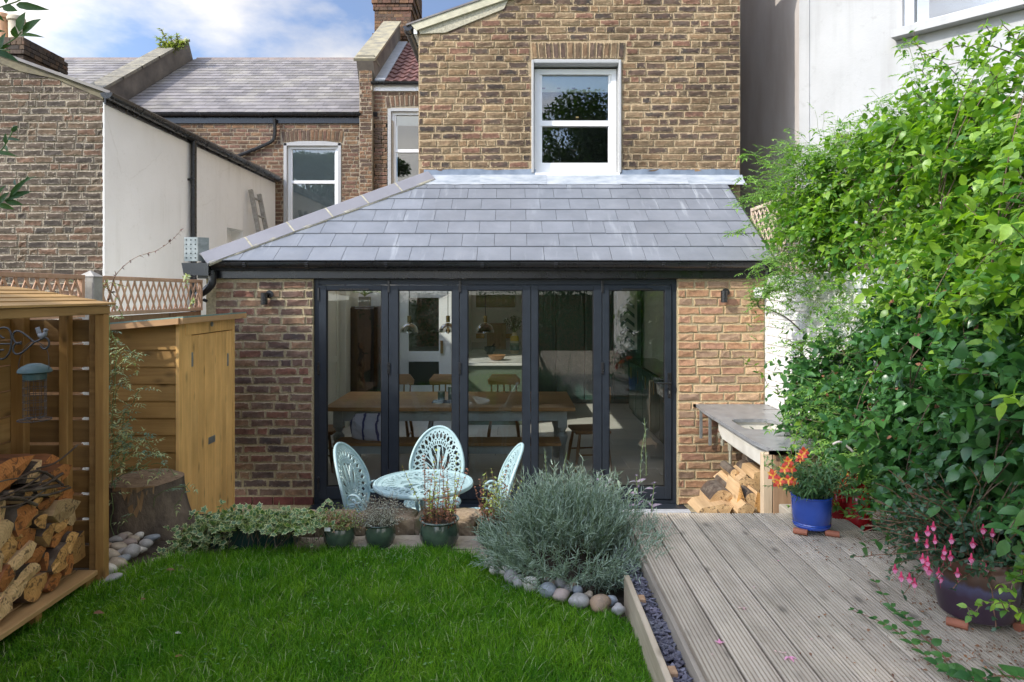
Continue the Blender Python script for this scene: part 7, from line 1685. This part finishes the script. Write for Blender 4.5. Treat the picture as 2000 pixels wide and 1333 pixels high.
m = MB(); m.tube([q(92, 645), q(96, 645)], [.002, .0003], 6); m.build('beak', mb_, bd_); m = MB(); m.bar(q(78, 654), q(73, 640), .016, .003, up=(0, -1, 0)); m.build('tail', mb_, bd_)

# ================================================================ inside the kitchen
def bx(name, x0, x1, y0, y1, z0, z1, mat, par=None, **k): return box(name, x0, x1, y0, y1, z0, z1, MT[mat] if isinstance(mat, str) else mat, par, **k)
MT['tile_floor'] = simple('pale_stone_floor_tile', (.60, .58, .52), (.52, .50, .45), 4, .4, .05, .001, rv=.05); MT['oak'] = woodmat('golden_oak', (.48, .27, .11), (.33, .17, .065), 0, .06, False, .35); MT['oak_d'] = woodmat('dark_oak', (.17, .085, .04), (.10, .05, .025), 2, .06, False, .4); MT['oak_m'] = woodmat('mid_oak', (.34, .17, .07), (.22, .11, .045), 2, .06, False, .4)
MT['grey_paint'] = simple('grey_green_paint', (.40, .43, .41), (.36, .39, .37), rough=.5, bump=0); MT['cup'] = simple('ivory_cupboard_paint', (.78, .78, .70), (.75, .75, .68), rough=.45, bump=0); MT['dkgreen'] = simple('dark_green_cabinet', (.035, .085, .07), (.03, .07, .06), rough=.4, bump=0); MT['black_gl'] = simple('black_glossy_appliance', (.012, .012, .014), (.01, .01, .01), rough=.12, bump=0)
MT['sage_panel'] = simple('sage_green_panel', (.12, .15, .10), (.10, .13, .09), rough=.5, bump=0); MT['quartz'] = simple('pale_quartz_worktop', (.70, .69, .64), (.64, .63, .58), rough=.2, bump=0); MT['brassm'] = simple('aged_brass', (.42, .28, .10), (.30, .19, .07), rough=.4, bump=0, metal=.9)
fl0 = empty('kitchen_floor', (0, 8, 0), kind='structure'); y = 6.36; r = 0
while y < 12.9:
    x = -2.6 + (.0 if r % 2 else -.3)
    while x < 2.3:
        if min(x + .6, 2.31) - max(x, -2.6) > .03: box('floor_tile', max(x, -2.6) + .002, min(x + .6, 2.31) - .002, y + .002, y + .598, .012, .022, MT['tile_floor'], fl0, c=.001)
        x += .6
    y += .6; r += 1
kr = empty('kitchen_room', (0, 9, 0), kind='structure')
bx('ceiling', -2.6, 2.31, 6.36, 7.615, 2.341, 2.36, 'kitchen_wall', kr, c=0); bx('ceiling', -2.6, -1.06, 7.62, 7.70, 2.341, 2.36, 'kitchen_wall', kr, c=0)
bx('back_wall', -2.6, -.86, 10.70, 10.85, .0, 2.9, 'kitchen_wall', kr, c=0); bx('back_wall', -.75, 2.31, 12.60, 12.75, 0, 2.34, 'kitchen_wall', kr, c=0); bx('return_wall', -.86, -.75, 10.70, 12.75, 0, 2.34, 'kitchen_wall', kr, c=0)
iz = lambda py, Y: CZ - (py - 572) / F * Y; ix = lambda px, Y: (px - 1000) / F * Y
# dining table
dt = empty('dining_table', (-.65, 7.7, .02), 'long farmhouse dining table with oak top and turned grey legs', 'table')
bx('tabletop', -1.96, .66, 7.10, 8.25, .735, .775, 'oak', dt); bx('apron', -1.86, .56, 7.18, 7.21, .62, .733, 'grey_paint', dt); bx('apron', -1.86, .56, 8.12, 8.15, .62, .733, 'grey_paint', dt)
for x in (-1.83, .53):
    for y in (7.22, 8.10):
        m = MB(); m.box(x - .05, x + .05, y - .05, y + .05, .55, .735); m.lathe([(.035, .022), (.045, .06), (.035, .10), (.05, .14), (.032, .2), (.035, .36), (.055, .42), (.06, .46), (.03, .50), (.045, .53), (.045, .55)], 14, (x, y, 0)); smooth_by(m.build('leg', MT['grey_paint'], dt), 40)
bn = empty('dining_bench', (-.65, 6.95, .02), 'oak topped bench with grey frame in front of the dining table', 'bench')
bx('bench_seat', -1.78, .49, 6.78, 7.08, .445, .475, 'oak', bn); bx('apron', -1.70, .40, 6.82, 6.84, .36, .443, 'grey_paint', bn)
for x in (-1.66, .36):
    m = MB(); m.box(x - .04, x + .04, 6.84, 6.92, .30, .443); m.lathe([(.03, .022), (.04, .06), (.03, .1), (.035, .2), (.028, .26), (.04, .30)], 12, (x, 6.88, 0)); smooth_by(m.build('leg', MT['grey_paint'], bn), 40)
def wchair(x, y, rz, label, mat='oak_m'):
    t = empty('wooden_chair', (0, 0, 0)); tag(t, label, 'chair', 'wooden kitchen chairs at the dining table')
    m = MB(); m.box(-.21, .21, -.20, .20, .43, .465, .012); m.build('seat', MT[mat], t)
    m = MB(); m.prism([(-.20, 0), (-.21, .06), (-.15, .13), (.15, .13), (.21, .06), (.20, 0)], .185, .207, lambda u, v, w: (u, w + .02 - u * u * .8, .80 + v)); m.build('back_rail', MT['oak'] if mat == 'oak_m' else MT[mat], t)
    for k in range(5): MB().tube([(-.15 + k * .075, .17, .46), (-.16 + k * .08, .19, .81)], .010, 7).build('spindle', MT[mat], t)
    for sx in (-1, 1):
        for sy in (-1, 1): MB().tube([(sx * .15, sy * .14, .44), (sx * .18, sy * .17, .25), (sx * .20, sy * .20, .022)], [.014, .02, .013], 8).build('leg', MT[mat], t)
        MB().tube([(sx * .175, -.16, .2), (sx * .175, .16, .2)], .010, 6).build('stretcher', MT[mat], t)
    t.location = (x, y, 0); t.rotation_euler = (0, 0, rz)
for (px, lb) in ((773, 'wooden chair behind the table beside the glazed inner door'), (868, 'wooden chair behind the table at the middle'), (984, 'wooden chair behind the table below the picture')): wchair(ix(px, 8.55), 8.52, 0, lb)
wchair(.86, 7.62, R(-82), 'wooden chair at the sunny end of the dining table'); wchair(-2.12, 7.6, R(85), 'wooden chair at the cupboard end of the dining table')
# things on the table
cd = empty('candle_jar', (ix(862, 7.7), 7.7, .775), 'dark glass candle jar on the dining table', 'jar'); m = MB(); m.lathe([(.035, 0), (.04, .01), (.04, .085), (.036, .09)], 16, (ix(862, 7.6), 7.6, .776)); smooth_by(m.build('jar_body', simple('smoky_green_glass', (.10, .15, .13), (.07, .1, .09), rough=.15, bump=0), cd), 40); m = MB(); m.lathe([(.041, .088), (.041, .10)], 16, (ix(862, 7.6), 7.6, .776)); m.build('lid', MT['galv'], cd)
m = MB(); m.lathe([(.028, 0), (.032, .14), (.028, .145)], 14, (ix(880, 7.6), 7.62, .776)); smooth_by(m.build('drinking_glass', bpy.data.materials['smoky_green_glass'], label='tall green tinted glass beside the candle jar', cat='glass'), 40)
bx('place_mat', ix(845, 7.5), ix(893, 7.5), 7.38, 7.58, .776, .780, simple('dark_blue_mat', (.05, .06, .09), rough=.9, bump=0), label='dark woven place mat under the candle jar', cat='place mat')
# pendants
def pendant(px, Y, label, smoky):
    t = empty('pendant_light', (ix(px, Y), Y, 2.34)); tag(t, label, 'pendant light', 'domed glass pendants above the dining table'); x = ix(px, Y); zc = iz(650, Y)
    MB().tube([(x, Y, 2.335), (x, Y, iz(617, Y))], .004, 6).build('cord', MT['iron'], t); MB().tube([(x, Y, iz(617, Y)), (x, Y, iz(630, Y))], .022, 14).build('lamp_holder', MT['brassm'], t)
    m = MB(); m.lathe([(.102, 0), (.098, .035), (.080, .07), (.05, .097), (.02, .108)], 28, (x, Y, zc), False); smooth_by(m.build('glass_shade', MT['pend_s'] if smoky else MT['pend_c'], t), 60)
    m = MB(); m.lathe([(.006, 0), (.026, .018), (.028, .035), (.012, .065), (.012, .08)], 14, (x, Y, zc - .012)); smooth_by(m.build('bulb', MT['bulb'], t), 60)
MT['pend_s'] = glassmat('smoky_glass', (.35, .33, .33), 2.5); MT['pend_c'] = glassmat('clear_glass', (.72, .72, .70), 3.5); MT['bulb'] = glassmat('amber_bulb_glass', (.75, .6, .38), 3)
pendant(799.5, 7.65, 'clear glass pendant lamp nearest the tall cupboards', False); pendant(875, 7.65, 'clear glass pendant lamp in the middle of the three', False); pendant(948, 7.65, 'smoky glass pendant lamp in front of the picture', True)
# tall cupboards left, fridge, plant on top
cu_ = empty('tall_cupboard', (-2.5, 9.6, .02), 'ivory panelled tall cupboards along the side wall', 'cupboard')
bx('carcass', -2.598, -2.5, 7.3, 9.75, .024, 2.30, 'cup', cu_)
for k in range(4): bx('door', -2.499, -2.48, 7.34 + k * .6, 7.90 + k * .6, .12, 2.25, 'cup', cu_); 
for k in range(4):
    for (a, b, c, d) in ((7.34, 7.42, .12, 2.25), (7.82, 7.90, .12, 2.25), (7.42, 7.82, 2.15, 2.25), (7.42, 7.82, .12, .24), (7.42, 7.82, 1.0, 1.08)): bx('door_rail', -2.479, -2.465, a + k * .6, b + k * .6, c, d, 'cup', cu_)
bx('end_panel', ix(664, 9.8), ix(676, 9.8), 9.78, 10.6, .024, iz(567, 9.8), 'cup', cu_); bx('end_panel', -2.50, ix(664, 9.8) - .002, 9.76, 9.80, .024, iz(567, 9.8), 'cup', cu_)
fg_ = empty('fridge', (-2.1, 10.2, .02), 'tall dark fridge standing beside the ivory cupboards', 'fridge')
bx('fridge_body', ix(678, 10.1), ix(733, 10.1), 10.1, 10.68, .024, iz(599, 10.1), 'black_gl', fg_, c=.01); bx('fridge_door', ix(678, 10.1) + .01, ix(733, 10.1) - .01, 10.06, 10.097, .06, iz(599, 10.1) - .02, 'black_gl', fg_, c=.01)
sp1 = empty('spider_plant', (ix(712, 10.2), 10.2, 1.78), 'spider plant in a grey pot on top of the fridge', 'house plant'); bx('plant_pot', ix(702, 10.2), ix(722, 10.2), 10.15, 10.30, iz(598, 10.2), iz(580, 10.2), simple('grey_square_pot', (.28, .27, .22), rough=.9, bump=0), sp1)
f1 = Foliage()
for _ in range(60):
    a = rng.uniform(0, 6.28); b = Vector((ix(712, 10.2), 10.22, iz(580, 10.2))); pts = shoot(b, Vector((math.cos(a), math.sin(a) * .6, 1.3)), .32, .26, 6, .04); P_ = np.array([tuple(p) for p in pts[:-1]]); D_ = np.array([tuple(q_ - p_) for p_, q_ in zip(pts[:-1], pts[1:])]); f1.add(*leaves(P_, D_, np.tile([[0, 0, 1.]], (6, 1)) + .01, np.full(6, .06), np.full(6, .012), 'linear'))
f1.build('leaves', MT['herb_g'], sp1, kind='stuff')
# glazed inner door
gd = empty('inner_door', (-1.3, 10.69, .02), 'white inner door with two dark glass panels and brass handle', 'door'); DY = 10.69
dx = [ix(p, DY) for p in (782, 799, 858, 880)]; gz = [iz(p, DY) for p in (582, 686, 706, 752)]
bx('stile', dx[0], dx[1], DY - .05, DY, .024, iz(574, DY), 'white_paint', gd); bx('stile', dx[2], dx[3], DY - .05, DY, .024, iz(574, DY), 'white_paint', gd)
for (a, b) in ((gz[0], iz(574, DY)), (gz[2], gz[1]), (.024, gz[3])): bx('rail', dx[1], dx[2], DY - .048, DY, a, b, 'white_paint', gd)
for (a, b) in ((gz[1], gz[0]), (gz[3], gz[2])): bx('glass_panel', dx[1], dx[2], DY - .03, DY - .02, a, b, 'black_gl', gd, c=0)
bx('frame', dx[0] - .10, dx[0] - .003, DY - .06, DY, .024, iz(565, DY), 'white_paint', gd); bx('frame', dx[3] + .003, dx[3] + .08, DY - .06, DY, .024, iz(565, DY), 'white_paint', gd); bx('frame', dx[0] - .10, dx[3] + .08, DY - .062, DY, iz(573, DY), iz(562, DY), 'white_paint', gd)
bx('handle', ix(861, DY), ix(866, DY), DY - .08, DY - .05, iz(690, DY), iz(665, DY), 'brassm', gd); bx('side_light', dx[0] - .20, dx[0] - .105, DY - .03, DY - .01, .1, iz(575, DY), 'black_gl', gd)
# peninsula, splashback, picture and objects
pn = empty('kitchen_peninsula', (.6, 10.2, .02), 'kitchen counter with pale quartz top and sage panel front', 'kitchen unit')
bx('worktop', -.74, .24, 10.0, 12.59, .90, .935, 'quartz', pn); bx('panel', -.72, .22, 10.05, 10.08, .024, .899, 'sage_panel', pn); bx('splashback', -.74, .24, 12.56, 12.598, .936, 1.06, 'quartz', pn)
pc = empty('framed_picture', (-.2, 12.5, 1.8), 'framed landscape picture of green fields on the kitchen wall', 'picture'); a, b, c, d = ix(922, 12.5), ix(1014, 12.5), iz(607, 12.5), iz(552, 12.5)
bx('picture_frame', a, b, 12.56, 12.595, c, d, 'white_paint', pc)
mm = N('landscape_print'); co = mm.n('ShaderNodeNewGeometry').outputs['Position']; sz_ = mm.n('ShaderNodeSeparateXYZ'); mm.l(co, sz_.inputs[0]); h_ = mm.math('DIVIDE', mm.math('SUBTRACT', mm.math('ADD', sz_.outputs['Z'], mm.math('MULTIPLY', mm.noise(co, 9, 4), .07)), c + .08), d - c - .12)
mm.fin(mm.ramp(h_, [(0, (.16, .12, .06)), (.35, (.28, .26, .07)), (.6, (.10, .15, .05)), (.75, (.05, .10, .07)), (.9, (.25, .38, .45))]), .25); bx('print', a + .07, b - .07, 12.545, 12.558, c + .06, d - .04, mm.m, pc)
cb_ = empty('chopping_board', (0, 12.4, 1), 'tall wooden chopping board leaning on the kitchen wall', 'chopping board'); bx('board', ix(951, 12.4), ix(988, 12.4), 12.45, 12.48, .936, iz(632, 12.4), woodmat('pale_board_wood', (.58, .42, .26), (.44, .30, .18), 2, .05), cb_); bx('frame_strip', ix(951, 12.4), ix(988, 12.4), 12.44, 12.449, iz(634, 12.4), iz(632, 12.4) + .0, 'oak_m', cb_)
vs1 = empty('ceramic_vase', (0, 11.6, .94), 'striped yellow and green ceramic vase of dark dried flowers', 'vase'); vx, vy = ix(1005, 11.6), 11.6; mm = N('striped_vase_glaze'); co = mm.n('ShaderNodeNewGeometry').outputs['Position']; s3 = mm.n('ShaderNodeSeparateXYZ'); mm.l(co, s3.inputs[0]); h_ = mm.math('DIVIDE', mm.math('SUBTRACT', s3.outputs['Z'], .936), .36); mm.fin(mm.ramp(h_, [(0, (.50, .38, .24)), (.16, (.07, .14, .11)), (.4, (.16, .28, .22)), (.5, (.46, .50, .38)), (.6, (.55, .45, .08)), (.85, (.62, .58, .42))], 'CONSTANT'), .2)
m = MB(); m.lathe([(.06, 0), (.075, .03), (.08, .2), (.07, .28), (.04, .33), (.045, .36)], 20, (vx, vy, .936)); smooth_by(m.build('vase_body', mm.m, vs1), 50); f1, m = Foliage(), MB()
for _ in range(26): pts = shoot((vx, vy, 1.28), Vector((rng.normal(0, .35), rng.normal(0, .2), 1)), .28, .02, 6, .1); m.tube(pts, .003, 4, False); shoot_leaves(f1, pts, .05, .5, kind='ovate', start=2, jit=.8)
f1.build('dried_flowers', leafmat('dried_flower', (.20, .18, .22), (.09, .12, .07), .2), vs1, kind='stuff'); m.build('stems', MT['stem_green'], vs1, kind='stuff')
m = MB(); m.lathe([(.05, 0), (.09, .01), (.14, .08), (.13, .08), (.08, .025), (0, .02)], 24, (ix(970, 10.4), 10.45, .936)); smooth_by(m.build('wooden_bowl', MT['oak_m'], label='wide brown wooden bowl on the pale kitchen counter', cat='bowl'), 50)
t = empty('mortar_and_pestle', (0, 11.5, .94), 'black stone mortar and pestle beside the chopping board', 'mortar'); m = MB(); m.lathe([(.06, 0), (.055, .03), (.09, .06), (.095, .13), (.08, .13), (.05, .06)], 20, (ix(957, 11.5), 11.5, .936)); smooth_by(m.build('mortar_bowl', MT['iron'], t), 50); MB().tube([(ix(957, 11.5), 11.5, 1.02), (ix(966, 11.5), 11.5, 1.11)], [.016, .012], 8).build('pestle', MT['iron'], t)
for (px, lb) in ((938, 'brass double socket on the kitchen wall below the picture'), (994, 'brass socket behind the striped vase')): bx('wall_socket', ix(px - 8, 12.6), ix(px + 8, 12.6), 12.585, 12.598, iz(661, 12.6), iz(652, 12.6), 'brassm', label=lb, cat='socket', group='brass sockets on the kitchen wall')
# dark units to the right and base units
du = empty('tall_larder_unit', (1.2, 11, .02), 'tall dark grey green larder units at the back of the kitchen', 'kitchen unit')
for k in range(4): bx('door', .27 + k * .5, .75 + k * .5, 11.9, 12.0, .1, 2.3, 'dkgreen', du)
bx('carcass', .26, 2.25, 12.001, 12.59, .024, 2.33, 'dkgreen', du)
gb = empty('base_unit_run', (2.1, 8.8, .02), 'green base units with brass handles along the right kitchen wall', 'kitchen unit')
bx('carcass', 1.90, 2.30, 6.95, 11.0, .10, .88, 'dkgreen', gb); bx('worktop', 1.86, 2.308, 6.9, 11.0, .882, .915, 'black_gl', gb); bx('plinth', 1.94, 2.30, 6.95, 11.0, .024, .099, 'dkgreen', gb)
for k in range(7):
    bx('cupboard_door', 1.882, 1.899, 7.0 + k * .57, 7.55 + k * .57, .12, .87, 'dkgreen', gb); MB().tube([(1.865, 7.28 + k * .57, .62), (1.865, 7.28 + k * .57, .80)], .006, 6).build('handle', MT['brassm'], gb)
bx('end_panel', 1.72, 2.30, 6.80, 6.84, .024, .95, 'grey_paint', gb)
rn = empty('chevron_hanging', (1.4, 8.5, 1.8), 'pale cloth with green chevron pattern hanging in the kitchen', 'wall hanging'); a, b, c, d = ix(1205, 8.6), ix(1244, 8.6), iz(683, 8.6), iz(560, 8.6); bx('cloth', a, b, 8.58, 8.585, c, d, simple('linen_cloth', (.50, .52, .45), (.44, .46, .40), rough=.9, bump=0), rn)
ch_ = MB(); mdl = (a + b) / 2
for k in range(5):
    z = d - .16 - k * .115
    for sg in (-1, 1): ch_.prism([(mdl, z), (mdl + sg * (b - mdl) * .72, z - .075), (mdl + sg * (b - mdl) * .72, z - .125), (mdl, z - .05)][::sg], 8.572, 8.578, lambda u, v, w: (u, w, v))
ch_.build('chevron_print', MT['dkgreen'], rn)
bag = empty('striped_bag', (-1.4, 7.35, .3), 'crumpled white bag with blue stripes on the bench', 'bag'); mm = N('striped_bag_cloth'); co = mm.n('ShaderNodeTexCoord').outputs['Object']; s4 = mm.n('ShaderNodeSeparateXYZ'); mm.l(co, s4.inputs[0]); mm.fin(mm.ramp(mm.math('FRACT', mm.math('MULTIPLY', mm.math('ADD', s4.outputs['X'], mm.math('MULTIPLY', mm.noise(co, 5), .1)), 7)), [(0, (.55, .54, .60)), (.7, (.55, .54, .60)), (.74, (.06, .06, .16)), (.9, (.5, .5, .56))], 'CONSTANT'), .8); rock('bag_body', (-1.42, 6.98, .60), (.20, .10, .13), mm.m, 9, .12, .3, 18, bag)

# ================================================================ litter on the deck and lawn
MT['dryleaf'] = leafmat('dry_brown_leaf', (.30, .15, .07), (.12, .06, .035), .2, .8, tcol=(1.2, .9, .6)); f1 = Foliage(); n = 900
xy = []
while len(xy) < n:
    px, py = rng.uniform(1560, 2000), rng.uniform(1045, 1340)
    w = math.exp(-((py - (1075 + (px - 1720) * .35)) / 45) ** 2) + .6 * math.exp(-((px - 1850) / 90) ** 2) * (py > 1130) + (.8 if px > 1900 and py > 1240 else 0) + .05
    if rng.random() < w: p = dk_pt(px, py, .006); xy.append(tuple(p))
xy = np.array(xy); k = (xy[:, 0] < 2.3); xy = xy[k]; s = rng.uniform(.005, .016, len(xy)); up = rng.normal(0, .4, (len(xy), 3)); up[:, 2] = 1
dd = rng.normal(size=(len(xy), 3)); dd[:, 2] *= .25; f1.add(*leaves(xy, dd, up, s, s * rng.uniform(.3, .8, len(s)), 'ovate', .25)); f1.build('leaf_litter', MT['dryleaf'], label='scattered brown leaf litter under the climbers on the deck', cat='leaf litter', kind='stuff')
MT['pet_f'] = leafmat('faded_petal', (.80, .62, .56), (.68, .42, .42), .3, .7, tcol=(1.1, .9, .9)); f1 = Foliage(); n = 260; pp_ = np.array([tuple(dk_pt(rng.uniform(1290, 1990), rng.uniform(1010, 1333), .003)) for _ in range(n)]); s = rng.uniform(.002, .006, n); dd = rng.normal(size=(n, 3)); dd[:, 2] *= .1; f1.add(*leaves(pp_, dd, np.tile([[0, 0, 1.]], (n, 1)), s, s * .4, 'lance')); f1.build('deck_crumbs', MT['soil'], label='dark specks of debris scattered over the deck boards', cat='debris', kind='stuff')
for i, (px, py, s_, lb) in enumerate([(1405, 1257, .045, 'crumpled pink and white petal cluster near the deck edge board'), (1450, 1187, .035, 'pale petal with pink stalk in the middle of the deck'), (1475, 1147, .022, 'small white petal on the deck above the middle'), (1520, 1094, .022, 'small pink petal nearest the blue pot'), (1587, 1247, .018, 'single dark pink petal on the deck centre'), (1512, 1270, .022, 'pale petal lying on a knot near the bottom'), (1540, 1283, .05, 'long curled petal with pink stalk near the bottom of the deck'), (1530, 1276, .03, 'thin dry petal beside the long curled petal'), (1390, 1277, .014, 'tiny white petal at the near end of the deck')]):
    p = dk_pt(px, py, .004); F1 = Foliage(); n = 3 if s_ > .03 else 2; dd = rng.normal(size=(n, 3)); dd[:, 2] = .15; F1.add(*leaves(np.tile([tuple(p)], (n, 1)), dd, np.tile([[0, 0, 1.]], (n, 1)), np.full(n, s_ * .62), np.full(n, s_ * .2), 'ovate', .15)); F1.build('fallen_petal', MT['pet_f'] if i % 3 else MT['pet_l'], label=lb, cat='petal', group='fallen petals on the deck')
for i, (px, py, s_, lb) in enumerate([(183, 1197, .05, 'orange brown fallen leaf on the lawn near the log store'), (325, 1113, .045, 'brown fallen leaf at the lawn edge by the ivy'), (342, 1236, .03, 'pale bluish leaf scrap in the grass'), (342, 1282, .03, 'tan leaf scrap low in the grass'), (275, 1170, .025, 'small brown leaf in the grass below the ivy')]):
    Y = 1.44 * F / (py - 572); F1 = Foliage(); F1.add(*leaves(np.array([((px - 1000) / F * Y, Y, LZ + .04)]), np.array([(1, rng.normal(0, .3), .1)]), np.array([(0, -.4, 1.)]), np.array([s_]), np.array([s_ * .4]), 'ovate', .1)); F1.build('fallen_leaf', MT['dryleaf'] if i != 2 else MT['silver'], label=lb, cat='leaf', group='fallen leaves on the lawn')

MT['clover'] = leafmat('clover_leaf', (.16, .30, .08), (.08, .19, .05), .3, .6); f1 = Foliage()
for _ in range(24):      # clover and weed patches in the turf
    cx_, cy_ = rng.uniform(-2.1, .4), rng.uniform(2.6, 3.8); n = rng.integers(4, 16); q_ = np.stack([rng.normal(cx_, .06, n), rng.normal(cy_, .05, n)], 1); q_ = q_[inside(q_[:, 0], q_[:, 1], lawn_poly)]
    for (a_, b_) in q_:
        h_ = LZ + rng.uniform(.025, .045)
        for k in range(3): t_ = k * 2.09 + a_ * 50; f1.add(*leaves(np.array([(a_, b_, h_)]), np.array([(math.cos(t_), math.sin(t_), .15)]), np.array([(0, -.2, 1.)]), np.array([.008]), np.array([.006]), 'ovate'))
f1.build('clover', MT['clover'], label='clover leaves scattered in patches through the lawn', cat='clover', kind='stuff')
# ================================================================ the garden behind the camera (seen in reflections, casts the shade)
MT['tree_leaf'] = leafmat('tree_leaf', (.075, .13, .035), (.03, .065, .02), .25, .5)
def tree(name, base, crown, n, label, leaf=.10, trunk_r=.16):
    t = empty(name, base, label, 'tree'); b = Vector(base); m = MB(); top = Vector(crown[0][:3]); m.tube(spline([b, b + Vector((.1, 0, 1.2)), b.lerp(top, .55), top], 5), [trunk_r * (1 - .045 * i) for i in range(16)], 9); m.build('trunk', MT['bark'], t)
    f1 = Foliage(); lb = MB()
    for (x, y, z, rx, ry, rz, d) in crown:
        c = Vector((x, y, z)); lb.tube([b.lerp(top, .5), (b.lerp(top, .5) + c) * .5 + Vector((0, 0, .3)), c], [.07, .045, .02], 6); k = int(n * d); q = rnd_dir(k) * (rng.random((k, 1)) ** .45) * np.array([rx, ry, rz]); cl_ = fnoise(q[:, 0] + x, q[:, 2] + q[:, 1] * .7, 4.0, 11); q = q[cl_ > -.42] + np.array([x, y, z])
        s = rng.uniform(.7, 1.3, len(q)) * leaf; f1.add(*leaves(q, rnd_dir(len(q)), rnd_dir(len(q)) + np.array([0, 0, .8]), s, s * .5, 'lance', .1))
    lb.build('limb', MT['bark'], t); f1.build('crown', MT['tree_leaf'], t, kind='stuff')
tree('garden_tree', (3.2, -9, -.3), [(3.2, -9, 5.2, 2.6, 2.4, 2.6, 1), (1.6, -9, 3.6, 1.7, 1.8, 1.8, .5), (4.8, -9.4, 3.8, 2.0, 2, 2.0, .5), (2.6, -8.6, 7.4, 1.9, 1.8, 1.7, .5), (4.4, -9, 7.0, 1.7, 1.6, 1.8, .4)], 15000, 'tall leafy tree at the bottom of the garden', .16)
tree('shade_tree', (-8.4, -3.4, -.3), [(-8.6, -1.9, 7.2, 1.3, 1.0, .6, 1), (-7.4, -2.0, 7.2, 1.0, 1.0, .6, .75), (-6.2, -2.0, 7.2, 1.1, 1.1, .6, .5), (-5.2, -2.2, 7.2, .9, 1.0, .5, .45), (-9.9, -1.3, 7.2, 1.1, 1.2, .7, 1), (-10, .3, 7.0, 1.1, 1.1, .7, 1), (-9.6, 1.6, 6.9, 1.3, 1.1, .9, 1), (-8.0, -3.4, 6.3, 1.4, 1.0, .8, .5)], 7500, 'tall leafy tree in the neighbouring garden outside the frame', .12)

for i, (x, y, r) in enumerate([(-2.0, -7.2, 1.1), (-.4, -7.6, 1.2), (1.2, -7.3, 1.2), (-3.2, -6.8, 1.2), (2.8, -7.0, 1.0)]):
    t = empty('garden_shrub', (x, y, .4), ['rounded evergreen shrub at the garden end, second from the tree', 'broad evergreen shrub at the middle of the garden end', 'evergreen shrub under the tall garden tree', 'evergreen shrub in the far garden corner', 'low evergreen shrub against the garden wall'][i], 'shrub', 'evergreen shrubs at the garden end'); f1 = Foliage(); k = 1500; q = rnd_dir(k) * (rng.random((k, 1)) ** .4) * r + np.array([x, y, 1.1]); s = rng.uniform(.06, .12, k); f1.add(*leaves(q, rnd_dir(k), rnd_dir(k), s, s * .5, 'lance')); f1.build('foliage', MT['tree_leaf'], t, kind='stuff')
    MB().tube([(x, y, .3), (x, y, 1.0)], .04, 6).build('stem', MT['bark'], t)
gf = empty('garden_fence', (0, -10, -.3), 'dark boarded fence closing the bottom of the garden', 'fence')
for k in range(44): box('board', -3.2 + k * .15, -3.06 + k * .15, -10.4, -10.38, -.3, 1.9, MT['fence_new'], gf)
for o in SC.objects:
    if o.name.startswith('wall') and o.parent and o.parent.name == 'rendered_house': o.name = 'wall'
_by = {}
for o in SC.objects:
    if o.parent is None and o.get('label') and o.get('group'): _by.setdefault((o['group'], o['label']), []).append(o)
for (g_, l_), os_ in _by.items():
    if 1 < len(os_) < 4 and len(l_.split()) < 14:
        os_.sort(key=lambda o: -o.location.z)
        for o, w_ in zip(os_, ('upper one', 'lower one') if len(os_) == 2 else ('upper one', 'middle one', 'lowest one')): o['label'] = l_ + ', ' + w_
print('objects', len(SC.objects), 'meshes', len(bpy.data.meshes))
